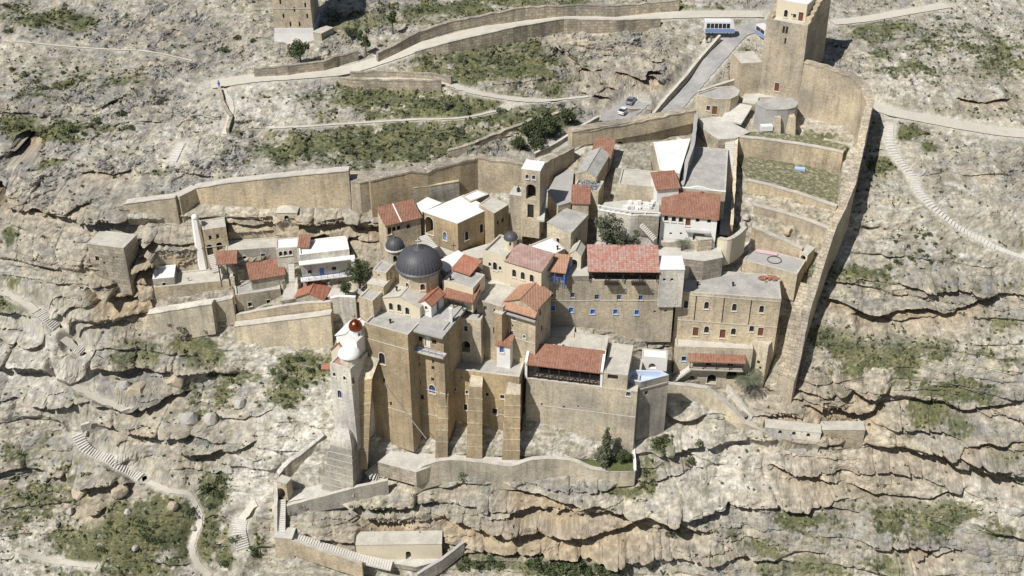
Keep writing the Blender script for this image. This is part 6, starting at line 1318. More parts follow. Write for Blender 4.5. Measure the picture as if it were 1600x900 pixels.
ground_wall('road_wall', 'low wall edging the olive strip beside the parking lane', [(835, 246), (868, 230), (900, 208), (935, 188)], .5, .8, 'rubble', 'coping')
ground_wall('road_wall', 'dry stone wall running up from the lane to the rocky slope', [(700, 242), (740, 230), (780, 214), (830, 194), (890, 178)], .7, .9)
ground_wall('road_wall', 'small pale wall behind the parked white car', [(980, 180), (1000, 180), (1016, 181)], .5, 1.3, 'stone_pale', 'coping')
ground_wall('hillside_wall', 'thin field wall zigzagging down the far left slope', [(343, 142), (350, 167), (362, 187), (356, 207)], .5, .7)
ground_wall('hillside_wall', 'stone kerb wall beside the lower left trail', [(128, 670), (170, 655), (205, 643)], .5, .8, 'stone_grey', 'coping')
# ================================================================== PLANTS, ROCKS, VEHICLES, PEOPLE
def leaf_mat(name, c1, c2):
    m, n, p = new_mat(name, 0.8); f = noise_node(n, worldpos(n), 1.8, 4, .7); oi = nd(n, 'ShaderNodeObjectInfo')
    r = ramp(n, f, [(.3, c1), (.7, c2)]); n.links.new(r.outputs[0], p.inputs['Base Color'])
    if 'Subsurface Weight' in p.inputs: p.inputs['Subsurface Weight'].default_value = 0.0
    MATS[name] = m
leaf_mat('leaf_dark', (.036, .054, .02), (.1, .125, .05)); leaf_mat('leaf_olive', (.07, .085, .05), (.16, .175, .11)); leaf_mat('leaf_green', (.035, .05, .016), (.1, .115, .045)); leaf_mat('leaf_grey', (.13, .125, .1), (.25, .24, .19))
def leaf_cloud(name, clumps, n_, size, seed, squash=1.0):
    """many small leaf faces spread through clump volumes; clumps: (centre, radius)"""
    g = np.random.default_rng(seed); cs = np.array([c for c, r in clumps]); rs = np.array([r for c, r in clumps])
    k = g.choice(len(clumps), n_, p=rs**2/np.sum(rs**2)); d = g.normal(size=(n_, 3)); d /= np.linalg.norm(d, axis=1)[:, None]
    P = cs[k]+d*(rs[k]*g.uniform(.35, 1.0, n_)**.6*g.uniform(.85, 1.2, n_))[:, None]*np.array([1, 1, squash])
    P[:, 2] = np.maximum(P[:, 2], 0.03)
    a = g.normal(size=(n_, 3)); a /= np.linalg.norm(a, axis=1)[:, None]; b_ = np.cross(a, d+g.normal(size=(n_, 3))*.6); b_ /= (np.linalg.norm(b_, axis=1)[:, None]+1e-6)
    s = (size*g.uniform(.6, 1.5, n_))[:, None]
    Vv = np.stack([P-a*s, P+b_*s*.6, P+a*s, P-b_*s*.6], 1).reshape(-1, 3)
    me = bpy.data.meshes.new(name); me.from_pydata(Vv.tolist(), [], [(4*i, 4*i+1, 4*i+2, 4*i+3) for i in range(n_)]); return me
def tree_kind(kind, seed):
    g = random.Random(seed); mb = MB(); cl = []
    if kind == 'conifer':
        H = 8.0; mb.lathe((0, 0, -.5), [(.22, 0), (.16, 3), (.08, 7.5), (0, 8.2)], 8)
        for k in range(34):
            z = 1.0+k*.2; r = max(.25, 1.9*(1-z/8.4)); a = k*2.4; r *= g.uniform(.55, 1.35); q = r*.6*g.uniform(.6, 1.3); cl.append(((q*math.cos(a), q*math.sin(a), z), r*.4+.1)); mb.bar((0, 0, z-.2), (q*math.cos(a), q*math.sin(a), z), .06)
        return mb, cl, 3400, .15
    H, R_ = {'round': (4.6, 2.2), 'olive': (3.2, 1.8), 'thin': (4.5, 1.2)}[kind]
    mb.lathe((0, 0, -.6), [(.24, 0), (.17, .6+H*.15), (.11, H*.5), (.05, H*.75), (0, H*.8)], 8)
    for k in range({'round': 15, 'olive': 12, 'thin': 8}[kind]):
        a = k*2.4+g.uniform(-.4, .4); z = H*g.uniform(.42, .98); q = R_*g.uniform(.15, .85)*math.sqrt(max(.1, 1-((z/H-.62)/.5)**2)); c = (q*math.cos(a), q*math.sin(a), z); cl.append((c, R_*g.uniform(.24, .46))); mb.bar((0, 0, H*.32+g.uniform(0, .3)), c, .08)
    return mb, cl, {'round': 2600, 'olive': 1700, 'thin': 900}[kind], .14
TREES = {}
def tree(name, label, p, kind, leaf, sc=1.0, group=None, seed=1):
    key = (kind, leaf, seed)
    if key not in TREES:
        mb, cl, n_, sz = tree_kind(kind, seed); TREES[key] = (mb.mesh('trunk'), leaf_cloud('crown', cl, n_, sz, seed))
    tm, cm = TREES[key]; o = empty(name, tuple(p), label, 'tree', group); o.scale = (sc,)*3; o.rotation_euler = (0, 0, random.uniform(0, 6))
    for nm, me, mt in (('trunk', tm, 'bark'), ('crown', cm, leaf)):
        c = bpy.data.objects.new(nm, me); COL.objects.link(c); c.parent = o
        if not me.materials: me.materials.append(MATS[mt])
    return o
tree('cypress_tree', 'tall dark conifer in the walled garden below the loggia', at_y(946, 726, 146.6), 'conifer', 'leaf_olive', 1.05)
tree('garden_tree', 'small bushy tree at the right foot of the tall conifer', at_y(972, 724, 146.8), 'olive', 'leaf_dark', .75, seed=3)
tree('courtyard_tree', 'largest grey-green tree in the garden behind the gallery house', at_y(948, 392, 167.0), 'round', 'leaf_olive', 1.25, seed=4)
tree('courtyard_tree', 'lower spreading tree just behind the gallery house roof', at_y(966, 396, 166.8), 'round', 'leaf_olive', .8, seed=5)
tree('courtyard_tree', 'slim tree at the right of the gallery house garden', at_y(989, 396, 167.0), 'thin', 'leaf_olive', 1.0, seed=6)
tree('courtyard_tree', 'dark leafy tree beside the white balcony house', at_y(562, 446, 166.8), 'round', 'leaf_dark', .95, seed=7)
tree('courtyard_tree', 'small dark tree in the white yard left of the belfry', at_y(540, 462, 165.6), 'olive', 'leaf_dark', .7, seed=8)
def gnd(px, py): return smooth_ground(px, py)
tree('hillside_tree', 'dark twin-crowned tree at the foot of the watch tower', gnd(470, 100), 'round', 'leaf_dark', 1.05, seed=9)
tree('hillside_tree', 'slender tree standing above the dirt road right of the watch tower', gnd(614, 54), 'thin', 'leaf_dark', 1.25, seed=10)
tree('hillside_tree', 'leaning tree by the bend of the dirt road wall', gnd(572, 88), 'thin', 'leaf_dark', 1.2, seed=11)
tree('hillside_tree', 'small tree in the shade behind the watch tower', gnd(552, 62), 'olive', 'leaf_dark', .8, seed=12)
for i, (a, b_, s_, lab) in enumerate(((852, 214, 1.35, 'largest olive tree beside the parking lane'), (826, 222, 1.1, 'olive tree left of the largest one beside the lane'), (885, 196, 1.0, 'olive tree nearest the parked cars beside the lane'), (838, 238, .9, 'lowest olive tree at the end of the lane'), (812, 235, .8, 'leftmost small olive tree beside the lane'))):
    tree('olive_tree', lab, gnd(a, b_), 'olive', 'leaf_dark', s_, 'olive trees beside the parking lane', seed=20+i % 3)
def palm(label, p, h, r, nf=22):
    o = empty('palm_tree', tuple(p), label, 'tree'); mb = MB().lathe((0, 0, -.5), [(.2, 0), (.16, h*.5), (.18, h+.5), (0, h+.6)], 8); t = mb.build('trunk', 'bark', None); t.parent = o
    f = MB()
    for k in range(nf):
        a = k*2.399; el = .25+.9*((k*.37) % 1); pts = []
        for j in range(7):
            q = j/6; rr_ = r*q; z = h+.2+math.sin(el)*r*q*1.2-r*.75*q*q; pts.append((rr_*math.cos(a), rr_*math.sin(a), z))
        sx, sy = -math.sin(a), math.cos(a)
        for j in range(6):
            p0, p1 = pts[j], pts[j+1]
            for sd in (-1, 1):
                for m_ in range(2):
                    q = Vector(p0).lerp(Vector(p1), m_/2); L = .42*r*(1-((j+m_/2)/6-.4)**2*1.8)*.5; tip = q+Vector((sx*sd, sy*sd, 0))*L+Vector((math.cos(a), math.sin(a), 0))*L*.6+Vector((0, 0, -.15)); q2 = Vector(p0).lerp(Vector(p1), m_/2+.3); f.face([q, q2, tip])
    c = f.build('crown', 'leaf_olive', None); c.parent = o
palm('big feathery palm in front of the porch house arches', at_y(1167, 606, 157.6), 1.9, 2.6, 34); palm('small palm by the garden wall of the white hall', at_y(1065, 392, 169.2), 1.6, 1.5)
SHR = [leaf_cloud('foliage', [((.28*math.cos(k*1.3)*(k % 3), .28*math.sin(k*1.3)*(k % 3), .25+.1*(k % 2)), .32) for k in range(6)], 260, .1, 60+i, .8) for i in range(3)]
SHM = {}
def shrub(px, py, s_, leaf, label, group, p=None):
    i = random.randrange(3); key = (i, leaf)
    if key not in SHM:
        me = SHR[i].copy(); me.materials.clear(); me.materials.append(MATS[leaf]); SHM[key] = me
    p = p or gnd(px, py); o = bpy.data.objects.new('shrub', SHM[key]); COL.objects.link(o); o.location = p-Vector((0, 0, .05)); o.scale = (s_*random.uniform(.9, 1.3), s_*random.uniform(.9, 1.3), s_*random.uniform(.8, 1.1)); o.rotation_euler = (0, 0, random.uniform(0, 6))
    return tag(o, label, 'shrub', group, 'thing')
BUSH = [('leaf_dark', 'dark green shrub in the lush gully left of the church base', 'shrubs in the gully left of the church', [(455, 575), (470, 562), (486, 580), (462, 596), (478, 604), (446, 620), (492, 598), (440, 590), (500, 575), (452, 636)]),
        ('leaf_dark', 'dark green shrub on the grassy lower left slope', 'shrubs on the lower left slope', [(225, 838), (240, 845), (232, 828), (330, 790), (340, 775), (325, 760), (345, 750), (362, 845), (395, 860), (385, 880), (370, 870), (402, 835), (160, 860), (300, 800), (350, 880)]),
        ('leaf_grey', 'grey dry shrub clinging to the left retaining wall', 'grey shrubs at the left retaining walls', [(270, 508), (285, 515), (310, 505), (322, 515), (300, 500), (290, 530)]),
        ('leaf_grey', 'grey-green shrub on the rocky ground above the lower gate', 'grey shrubs above the lower gate', [(470, 790), (500, 785), (590, 772), (612, 768), (630, 764), (560, 785), (455, 800), (650, 770)]),
        ('leaf_dark', 'dark bushy shrub in the thicket at the bottom edge', 'thicket at the bottom edge', [(850, 888), (868, 884), (885, 888), (902, 884), (920, 890), (938, 886), (950, 895), (865, 897), (895, 898), (925, 899), (835, 882), (745, 882), (765, 876), (728, 878), (780, 884), (720, 888)]),
        ('leaf_olive', 'grey-green shrub growing from the cliff below the sweeping terrace wall', 'shrubs on the cliff under the terrace', [(905, 768), (913, 758), (900, 762), (1048, 836), (1052, 828), (695, 732), (712, 735), (725, 742), (1125, 868)]),
        ('leaf_green', 'fresh green shrub on the rocks below the blue terrace', 'green shrubs below the blue terrace', [(1032, 690), (1028, 700), (1040, 682), (1010, 740), (1015, 752), (1005, 760), (1080, 724), (1076, 690), (1090, 692)]),
        ('leaf_dark', 'small dark shrub on the bare right-hand slope', 'small shrubs on the right slope', [(1430, 370), (1442, 372), (1450, 366), (1420, 385), (1436, 392), (1448, 400), (1462, 382), (1475, 372), (1412, 398), (1402, 410), (1455, 410), (1480, 395), (1425, 405), (1440, 420), (1400, 378), (1390, 420), (1470, 408), (1520, 60), (1500, 50), (1480, 70), (1460, 55), (1540, 45), (1450, 85), (1510, 85), (1490, 95), (1530, 90), (1560, 60), (1470, 40), (1500, 30), (1550, 100), (1440, 45)]),
        ('leaf_olive', 'olive shrub scattered on the green slope above the left wall', 'shrubs above the left curtain wall', [(590, 232), (620, 225), (650, 222), (545, 238), (680, 215), (720, 205), (560, 160), (600, 165), (700, 165), (730, 170), (680, 105), (720, 95), (800, 100), (850, 90), (780, 175), (520, 175)]),
        ('leaf_dark', 'dark green shrub on the stony far left hillside', 'shrubs on the far left hillside', [(60, 40), (75, 35), (95, 45), (30, 30), (110, 55), (15, 50), (55, 130), (40, 120), (70, 140), (100, 115), (20, 110), (190, 180), (205, 200), (110, 205), (130, 210), (150, 190), (60, 210), (30, 200), (15, 470), (8, 485), (20, 490), (395, 65), (370, 60), (350, 80)])]
ORD = 'leftmost second third fourth fifth sixth seventh eighth ninth tenth eleventh twelfth thirteenth fourteenth fifteenth sixteenth seventeenth eighteenth nineteenth twentieth twenty-first twenty-second twenty-third twenty-fourth twenty-fifth twenty-sixth twenty-seventh twenty-eighth twenty-ninth thirtieth thirty-first'.split()
def nth(k, n_): return 'leftmost' if k == 0 else ('rightmost' if k == n_-1 else ORD[k]+' from left,')
for leaf, lab, grp, pts in BUSH:
    pts = sorted(pts)
    for k_, (a, b_) in enumerate(pts): shrub(a, b_, random.uniform(.9, 1.7)*(1.4 if 'thicket' in lab else (.85 if 'gully' in lab else 1.0))*(.55 if 'bare' in lab else 1.0), leaf, nth(k_, len(pts))+' '+lab, grp)
# ---- boulders
def boulder_mesh(seed, cuts=2):
    bm = bmesh.new(); bmesh.ops.create_icosphere(bm, subdivisions=cuts, radius=1.0); g = random.Random(seed)
    pl = [(Vector((g.uniform(-1, 1), g.uniform(-1, 1), g.uniform(-.6, 1))).normalized(), g.uniform(.5, .8)) for _ in range(9)]
    for v in bm.verts:
        for n_, d in pl:
            k = v.co.dot(n_)-d
            if k > 0: v.co -= n_*k
        v.co += Vector((g.uniform(-.04, .04), g.uniform(-.04, .04), g.uniform(-.04, .04)))
    me = bpy.data.meshes.new('boulder'); bm.to_mesh(me); bm.free(); return me
mat_plain('boulder_tan', (.46, .39, .28), .3, 1.0, .95, bmp=.8, stain=(.3, .28, .25), stain_amt=.6); mat_plain('boulder_pale', (.46, .44, .395), .3, 1.0, .95, bmp=.9, stain=(.27, .26, .24), stain_amt=.7)
BM = [boulder_mesh(i) for i in range(4)]
for i, me in enumerate(BM): me.materials.append(MATS['boulder_tan' if i < 2 else 'boulder_pale'])
BOUL = [(186, 768, 2.2, 0, 'big square tan boulder beside the winding lower left steps'), (128, 772, 2.0, 1, 'tall tan boulder above the grassy lower left slope'), (145, 796, 1.8, 0, 'tan boulder with rounded top at the edge of the lower left grass'), (128, 748, 1.7, 1, 'grey-tan boulder left of the square boulder'), (112, 742, 1.4, 0, 'boulder block between dark clefts on the left'), (88, 738, 1.8, 1, 'leftmost large boulder on the rocky left slope'), (75, 745, 1.5, 2, 'pale slab boulder at the far left'), (170, 742, 1.4, 1, 'boulder just under the winding steps'),
        (90, 818, 1.0, 2, 'lone white boulder on the left grass'), (114, 892, 1.1, 2, 'white boulder at the bottom left edge'), (212, 855, .9, 3, 'upright white slab on the green lower slope'), (200, 800, .8, 3, 'small white rock on the grass below the square boulder'), (270, 790, 1.3, 1, 'overhanging tan rock beside the lower left trail'), (303, 825, .7, 3, 'small white rock beside the lower trail'), (110, 798, .8, 3, 'small pale rock left of the rounded tan boulder'),
        (218, 612, 2.2, 0, 'broad tan block in the row below the left terraces'), (275, 598, 2.2, 1, 'right-hand tan block in the row below the left terraces'), (195, 606, 1.6, 2, 'left-hand block in the row below the left terraces'), (295, 660, 2.4, 2, 'large pale rock in the middle of the left slope'), (330, 655, 1.8, 3, 'pale rock right of the large one on the left slope'), (375, 630, 1.4, 3, 'pale rock at the upper right of the left slope'),
        (590, 332, 1.6, 1, 'rounded boulder under the ragged curtain wall'), (400, 105, 0, 0, ''), (1078, 868, 1.5, 3, 'pale boulder on the smooth rock at the bottom'), (1010, 855, 1.6, 1, 'tan tilted block at the foot of the middle cliff'), (985, 870, 1.3, 3, 'pale rock right of the bottom thicket'), (1585, 800, 1.6, 2, 'pale boulder at the right edge'), (1160, 355, 1.2, 2, 'grey boulder beside the curved plaster wall'), (1165, 340, 1.0, 3, 'smaller grey rock above the curved plaster wall'), (1230, 362, 1.3, 0, 'tan boulder on the slope inside the right wall')]
for a, b_, s_, i, lab in BOUL:
    if not s_: continue
    p = gnd(a, b_); o = bpy.data.objects.new('boulder', BM[i]); COL.objects.link(o); o.location = p+Vector((0, -.2, s_*.25)); o.scale = (s_*random.uniform(.9, 1.25)*.85, s_*.85, s_*random.uniform(.75, 1.0)*.85); o.rotation_euler = (random.uniform(-.2, .2), random.uniform(-.2, .2), random.uniform(0, 6)); tag(o, lab, 'boulder', kind='thing')
# ---- low scrub and loose stones: uncountable ground cover
def scatter(name, label, cat, idx, size, mat, seed, stones=False):
    g = np.random.default_rng(seed); n_ = len(idx); P = np.stack([TX[idx], TY[idx], TZ[idx]], 1)+g.uniform(-.1, .1, (n_, 3))*np.array([1, 1, 0]); s = size*g.uniform(.5, 1.6, n_)
    if stones:
        T = np.array([(1, 0, 0), (0, 1, 0), (-1, 0, 0), (0, -1, 0), (0, 0, .8), (0, 0, -.6)]); F = np.array([(0, 1, 4), (1, 2, 4), (2, 3, 4), (3, 0, 4), (1, 0, 5), (2, 1, 5), (3, 2, 5), (0, 3, 5)])
        J = T[None]*g.uniform(.6, 1.3, (n_, 6, 3))
    else:
        k = 7; T = np.zeros((k*3, 3)); F = np.arange(k*3).reshape(k, 3)
        J = np.zeros((n_, k*3, 3))
        for j in range(k):
            a = g.uniform(0, 6.28, n_); r = g.uniform(.1, .55, n_); c = np.stack([r*np.cos(a), r*np.sin(a), g.uniform(.1, .5, n_)], 1); d1 = g.normal(size=(n_, 3))*.42; d2 = g.normal(size=(n_, 3))*.42
            J[:, 3*j] = c-d1; J[:, 3*j+1] = c+d1; J[:, 3*j+2] = c+d2+np.array([0, 0, .2])
    a = g.uniform(0, 6.28, n_); ca, sa = np.cos(a), np.sin(a); X_ = J[..., 0]*ca[:, None]-J[..., 1]*sa[:, None]; Y_ = J[..., 0]*sa[:, None]+J[..., 1]*ca[:, None]
    W = np.stack([X_, Y_, J[..., 2]], -1)*s[:, None, None]+P[:, None]
    m_ = W.shape[1]; FF = (F[None]+(np.arange(n_)*m_)[:, None, None]).reshape(-1, 3)
    me = bpy.data.meshes.new(name); me.vertices.add(n_*m_); me.vertices.foreach_set('co', W.astype(np.float32).ravel()); me.loops.add(FF.size); me.loops.foreach_set('vertex_index', FF.astype(np.int32).ravel()); me.polygons.add(len(FF)); me.polygons.foreach_set('loop_start', (np.arange(len(FF))*3).astype(np.int32)); me.update(calc_edges=True)
    o = link(name, me, None, mat); return tag(o, label, cat, kind='stuff')
vis = (U > -40)&(U < 1640)&(V > -30)&(V < 930)&(PATH_MASK < .2)&(BUILT < .5)
pick = RNG.random(len(X)); dens = np.where(V < 330, 1.6, 1.0)
DOTS = soft_ell([(1490, 65, 120, 50, 1.0), (1440, 390, 70, 35, .9), (60, 130, 80, 40, .8), (1330, 330, 60, 60, .5), (1560, 500, 80, 60, .6), (150, 120, 120, 60, .5)])
i1 = np.nonzero(vis&(pick < (.032*lush**1.3)*dens))[0]; i2 = np.nonzero(vis&(pick > .5)&(pick < .5+(.004+.014*DOTS+.006*sparse)*dens))[0]; i3 = np.nonzero(vis&(lush < .45)&(pick > .8)&(pick < .8+.008+.008*(1-np.clip(rock, 0, 1))))[0]
print('SCATTER', len(i1), len(i2), len(i3))
scatter('low_scrub', 'low green scrub matting the slopes', 'scrub', i1, .32, 'leaf_green', 1); scatter('dry_scrub', 'small dark thorn scrub dotted over the bare slopes', 'scrub', i2, .27, 'leaf_dark', 2); scatter('loose_stones', 'loose pale stones strewn over the slopes', 'stones', i3, .17, 'boulder_tan', 3, True)
# ---- vehicles
mat_plain('car_white', (.75, .75, .74), .03, 1, .3, bmp=0); mat_plain('car_blue', (.2, .3, .55), .03, 1, .3, bmp=0); mat_plain('car_silver', (.3, .33, .37), .03, 1, .3, metal=.4, bmp=0); mat_plain('lamp_glass', (.7, .7, .65), .03, 1, .15, bmp=0); mat_plain('lamp_red', (.4, .03, .02), .03, 1, .2, bmp=0)
def loft(mb, secs):
    """cross sections (x, half width, z0, z1, half width at top)"""
    for (x0, w0, a0, b0, t0), (x1, w1, a1, b1, t1) in zip(secs, secs[1:]):
        A = [(x0, -w0, a0), (x0, w0, a0), (x0, t0, b0), (x0, -t0, b0)]; B = [(x1, -w1, a1), (x1, w1, a1), (x1, t1, b1), (x1, -t1, b1)]
        for i in range(4):
            j = (i+1) % 4; mb.face([A[i], B[i], B[j], A[j]])
    x, w_, a, b_, t = secs[0]; mb.face([(x, -w_, a), (x, -t, b_), (x, t, b_), (x, w_, a)][::-1]); x, w_, a, b_, t = secs[-1]; mb.face([(x, -w_, a), (x, w_, a), (x, t, b_), (x, -t, b_)])
    return mb
def wheels(root, xs, hw, r):
    tm = MB(); 
    def ringz(mb, r0, r1, y0, y1, seg=14):
        for k in range(seg):
            p, q = 2*math.pi*k/seg, 2*math.pi*(k+1)/seg; mb.face([(r0*math.cos(p), y0, r0*math.sin(p)), (r0*math.cos(q), y0, r0*math.sin(q)), (r1*math.cos(q), y1, r1*math.sin(q)), (r1*math.cos(p), y1, r1*math.sin(p))])
    ringz(tm, r, r, -.11, .11); ringz(tm, r*.6, r, -.11, -.11); ringz(tm, r, r*.6, .11, .11); t = tm.mesh('wheel'); rm = MB(); ringz(rm, 0.01, r*.62, -.09, -.09); ringz(rm, r*.62, .01, .09, .09); rim = rm.mesh('rim')
    for x in xs:
        for sd in (-1, 1):
            o = link('wheel', t, None, 'rubber'); o.parent = root; o.location = (x, sd*(hw-.1), r); c = link('rim', rim, None, 'car_silver'); c.parent = o
def vehicle(name, label, cat, p, rz, L, Wd, H, body, glass_rows, stripe=None, r=.36, long=True):
    o = empty(name, tuple(p), label, cat); o.rotation_euler = (0, 0, rz); hw = Wd/2
    mb = MB()
    def pt(m_, nm, mt): c = m_.build(nm, mt, None); c.parent = o; return c
    if long:
        loft(mb, [(-L/2, hw*.97, .35, H-.1, hw*.88), (-L/2+.15, hw, .3, H, hw*.92), (L/2-.9, hw, .3, H, hw*.92), (L/2-.3, hw, .3, H-.15, hw*.9), (L/2, hw*.96, .4, H*.5, hw*.93)]); pt(mb, 'body', body)
        n_ = glass_rows
        for sd in (-1, 1):
            for k in range(n_):
                x0 = -L/2+.35+(L-1.3)*k/n_; x1 = x0+(L-1.3)/n_-.14; ya, yb = sd*(hw*.985+.02), sd*(hw*.945+.02); f = [(x0, ya, H*.5), (x1, ya, H*.5), (x1, yb, H*.86), (x0, yb, H*.86)]; pt(MB().face(f if sd < 0 else f[::-1]), 'window', 'glass')
            if stripe:
                f = [(-L/2+.1, sd*(hw+.012), .38), (L/2-.1, sd*(hw+.012), .38), (L/2-.1, sd*(hw+.012), H*.45), (-L/2+.1, sd*(hw+.012), H*.45)]; pt(MB().face(f if sd < 0 else f[::-1]), 'stripe', stripe)
        pt(MB().face([(L/2-.26, -hw*.85, H-.22), (L/2-.26, hw*.85, H-.22), (L/2+.02, hw*.88, H*.52), (L/2+.02, -hw*.88, H*.52)][::-1]), 'windscreen', 'glass')
    else:
        q_ = H/1.45; loft(mb, [(-L/2, hw*.85, .35*q_, .75*q_, hw*.85), (-L/2+.1*q_, hw, .25*q_, .95*q_, hw*.95), (-L*.1, hw, .22*q_, .98*q_, hw*.95), (L/2-.9*q_, hw, .22*q_, .92*q_, hw*.93), (L/2-.1*q_, hw*.95, .25*q_, .75*q_, hw*.85), (L/2, hw*.8, .35*q_, .6*q_, hw*.75)]); pt(mb, 'body', body)
        cb2 = MB(); loft(cb2, [(-L/2+.35*q_, hw*.9, .93*q_, .96*q_, hw*.9), (-L/2+.95*q_, hw*.9, .93*q_, H, hw*.74), (L*.08, hw*.9, .93*q_, H, hw*.74), (L/2-1.15*q_, hw*.9, .93*q_, .95*q_, hw*.88)]); pt(cb2, 'cabin', 'glass'); pt(MB().face([(-L/2+.95*q_, -hw*.74, H+.01), (L*.08, -hw*.74, H+.01), (L*.08, hw*.74, H+.01), (-L/2+.95*q_, hw*.74, H+.01)]), 'car_roof', body)
    for sd in (-1, 1):
        pt(MB().box((L/2-.02, sd*hw*.68, H*.26 if long else .38*H), .08, .28, .16), 'headlight', 'lamp_glass'); pt(MB().box((-L/2+.02, sd*hw*.72, H*.28 if long else .42*H), .08, .2, .16), 'tail_light', 'lamp_red')
    wheels(o, (-L*.29, L*.32), hw, r if long else H*.23); return o
def onroad(px, py, nm):
    c = min(WAYS[nm], key=lambda q: sum((a-b_)**2 for a, b_ in zip(project(q.x, q.y, q.z), (px, py)))); p = at_z(px, py, c.z+.06); return p
vehicle('minibus', 'white and blue minibus parked at the head of the access road', 'bus', at_z(1123, 51, smooth_ground(1123, 51).z+.25), -.03, 6.2, 2.1, 2.7, 'car_white', 6, 'car_blue', .42)
vehicle('van', 'white van half hidden behind the great tower', 'van', at_z(1194, 58, smooth_ground(1194, 58).z+.25), -1.25, 4.8, 1.9, 2.2, 'car_white', 2, 'car_blue')
vehicle('car', 'dark silver car parked under the rock at the lane end', 'car', onroad(986, 160, 'parking_lane'), 1.15, 3.1, 1.35, 1.1, 'car_silver', 0, long=False)
vehicle('car', 'white car parked beside the small pale wall', 'car', onroad(975, 176, 'parking_lane'), 1.0, 3.1, 1.35, 1.1, 'car_white', 0, long=False)
# ---- people
mat_plain('cloth_black', (.02, .02, .022), .2, 2, .9); mat_plain('cloth_blue', (.05, .12, .4), .2, 2, .9); mat_plain('cloth_grey', (.12, .12, .14), .2, 2, .9); mat_plain('skin', (.45, .28, .2), .1, 2, .7); mat_plain('hair', (.03, .022, .018), .2, 2, .9)
def person(label, p, rz, cloth, robe=False, stride=.12):
    o = empty('person', tuple(p), label, 'person'); o.rotation_euler = (0, 0, rz); o.scale = (1.0,)*3
    me = bpy.data.meshes.new('body')
    vs = [(0, 0, .95), (0, 0, 1.2), (0, 0, 1.42), (0, 0, 1.52), (0, 0, 1.64), (0, 0, 1.74), (.1, 0, .9), (.12, -stride*.6, .5), (.12, -stride*.2, .08), (.12, .13-stride*.2, .04), (-.1, 0, .9), (-.12, stride*.6, .5), (-.12, stride, .08), (-.12, .13+stride, .04), (.2, 0, 1.4), (.27, .03, 1.12), (.26, .12, .88), (-.2, 0, 1.4), (-.27, -.03, 1.12), (-.26, .06, .88)]
    es = [(0, 1), (1, 2), (2, 3), (3, 4), (4, 5), (0, 6), (6, 7), (7, 8), (8, 9), (0, 10), (10, 11), (11, 12), (12, 13), (2, 14), (14, 15), (15, 16), (2, 17), (17, 18), (18, 19)]
    rad = [.15, .14, .15, .06, .1, .07, .1, .07, .05, .045, .1, .07, .05, .045, .07, .05, .035, .07, .05, .035]
    me.from_pydata(vs, es, []); b_ = bpy.data.objects.new('body', me); COL.objects.link(b_); b_.parent = o; me.materials.append(MATS[cloth])
    md = b_.modifiers.new('skin', 'SKIN'); md.use_smooth_shade = True
    for i, q in enumerate(me.skin_vertices[0].data): q.radius = (rad[i], rad[i]); q.use_root = (i == 0)
    ss = b_.modifiers.new('sub', 'SUBSURF'); ss.levels = 1; ss.render_levels = 2
    h_ = MB().lathe((0, 0, 1.52), [(.0, 0), (.07, .03), (.1, .12), (.095, .2), (.05, .25), (0, .26)], 10).build('head', 'skin', None, True); h_.parent = o
    k_ = MB().lathe((0, -.015, 1.63), [(.112, 0), (.112, .08), (.07, .16), (0, .175)], 10).build('hat' if robe else 'hair', 'cloth_black' if robe else 'hair', None, True); k_.parent = o
    if robe: r_ = MB().lathe((0, 0, 0), [(.34, .05), (.28, .5), (.2, 1.0), (.22, 1.35), (.12, 1.5)], 12).build('robe', cloth, None, True); r_.parent = o
person('person in black standing left of the roadside pair below the minibus', at_z(1104, 68, smooth_ground(1104, 68).z), .4, 'cloth_black'); person('person in dark clothes standing right of the roadside pair below the minibus', at_z(1111, 67, smooth_ground(1111, 67).z), -.5, 'cloth_grey')
person('hiker in blue walking on the far left path', smooth_ground(343, 139), 2.6, 'cloth_blue'); person('black-robed monk beside the slender bell tower', at_y(810, 305, 174.0), 3.0, 'cloth_black', True)
tag(Bld('monk_landing', 'small stone landing where the black-robed monk stands', 'terrace', R((796, 304), (816, 307), 173.2, 3.0), z0=28.0, mat='stone_tan').walls().flat('paving', 0.0).root)
# ---- small loose things
def blob_box(name, label, cat, p, sx, sy, sz, mat, rz=0):
    mb = MB(); mb.box((0, 0, 0), sx, sy, sz); me = mb.mesh(name); o = link(name, me, None, mat); bv = o.modifiers.new('b', 'BEVEL'); bv.width = .08; bv.segments = 2; o.location = p; o.rotation_euler = (0, 0, rz); tag(o, label, cat, kind='thing'); return o
blob_box('water_tank', 'pale blue water tank at the foot of the upper terrace wall', 'tank', at_y(1249, 269, 192.6), 1.9, .9, .9, 'paint_pale_blue', -.2); blob_box('tarpaulin_bundle', 'pale blue bundle on the middle terrace', 'bundle', at_y(1208, 287, 188.6), 1.5, .8, .5, 'paint_pale_blue', -.1); blob_box('white_crate', 'stack of white crates below the cistern', 'crate', at_y(1197, 203, 199.4), 2.2, 1.2, 1.0, 'paint_white', .1)
tp_ = MB()
for k in range(70): tp_.box((random.gauss(0, .9), random.gauss(0, .35), abs(random.gauss(0, .12))), .4, .25, .08, random.uniform(0, 3))
q = at_z(1202, 437, rbld.z1); o = tp_.build('tile_pile', 'tile_sheet'); o.location = (q.x, q.y+.5, q.z-.1); tag(o, 'heap of spare red roof tiles on the roof of the right hall', 'tiles', kind='thing')
pp2 = MB()
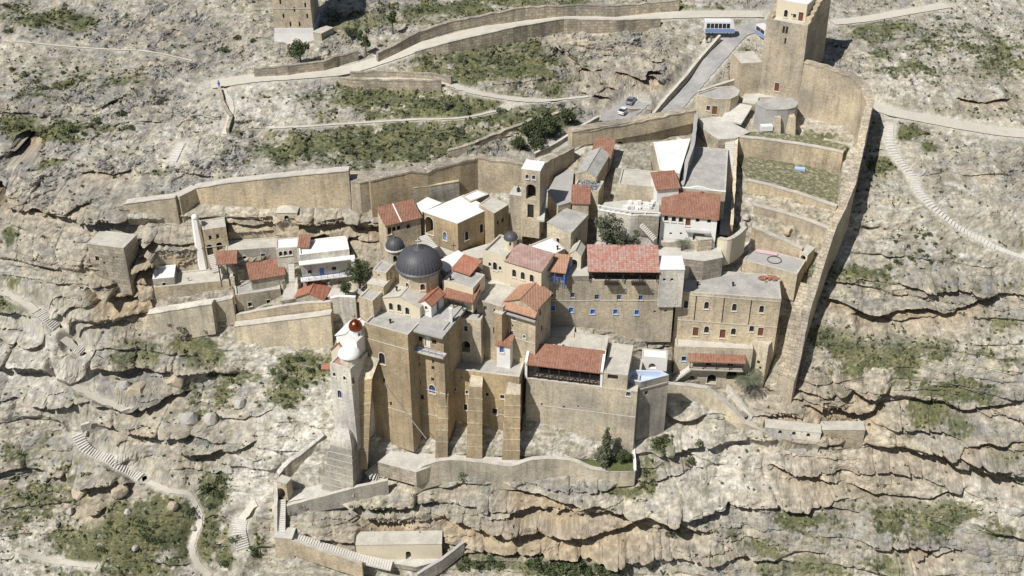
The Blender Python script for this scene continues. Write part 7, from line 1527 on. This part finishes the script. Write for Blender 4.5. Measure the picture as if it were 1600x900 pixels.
for k in range(9): pp2.bar((-2.2+random.uniform(-.2, .2), k*.12, .1), (1.6, k*.12, .1+random.uniform(0, .1)), .1)
mat_plain('pipe_pink', (.6, .45, .48), .05, 1, .5, bmp=0); q = at_z(1200, 397, jy.z1); o = pp2.build('pipe_stack', 'pipe_pink'); o.location = (q.x, q.y, jy.z1-.1); o.rotation_euler = (0, 0, -.35); tag(o, 'stack of pinkish pipes on the flat grey yard roof', 'pipes', kind='thing')
tag(MB().bar(at_y(600, 598, 149.9), at_y(640, 652, 148.0), .07).bar(at_y(640, 652, 148.0), at_y(666, 685, 147.0), .11).build('hoist_cable', 'concrete'), 'thin hoist cable slanting down across the church front', 'cable', kind='thing')
bx_ = sorted([random.uniform(975, 1000) for k in range(18)]+[random.uniform(1005, 1026) for k in range(8)])
for k in range(26):
    p = at_z(bx_[k], random.uniform(317, 327), 33.95)
    blob_box('stone_block', nth(k, 26)+' white stone block lying on the balustrade terrace', 'block', p, random.uniform(.4, .9), random.uniform(.3, .5), random.uniform(.3, .7), 'plaster_white', random.uniform(-.4, .4))['group'] = 'white blocks on the balustrade terrace'

mv = MB(); mv.lathe((0, 0, 0), [(.14, 0), (.14, .55), (.24, .6), (.2, .75), (0, .82)], 10); vm = mv.mesh('roof_vent'); vm.materials.append(MATS['iron'])
for px, py, z, lab in ((620, 454, 28.1, 'dark roof vent on the church nave roof'), (704, 438, gr.z1-.2, 'dark roof vent on the grey roof right of the dome'), (871, 390, ls.z1-.2, 'small vent on the clean white roof below the courtyard house'), (1145, 447, rbld.z1-.2, 'dark vent in the middle of the right hall roof'), (1090, 446, rbld.z1-.2, 'dark vent near the left end of the right hall roof'), (880, 545, lo_z+4.1, 'dark vent on the pale roof behind the loggia'), (404, 446, fb_.z1-.25, 'dark vent on the grey flat roof of the left house'), (610, 505, 24.7, 'small vent on the front roof of the church')):
    o = bpy.data.objects.new('roof_vent', vm); COL.objects.link(o); o.location = at_z(px, py, z); tag(o, lab, 'vent', 'roof vents', 'thing')
settle_terrain()
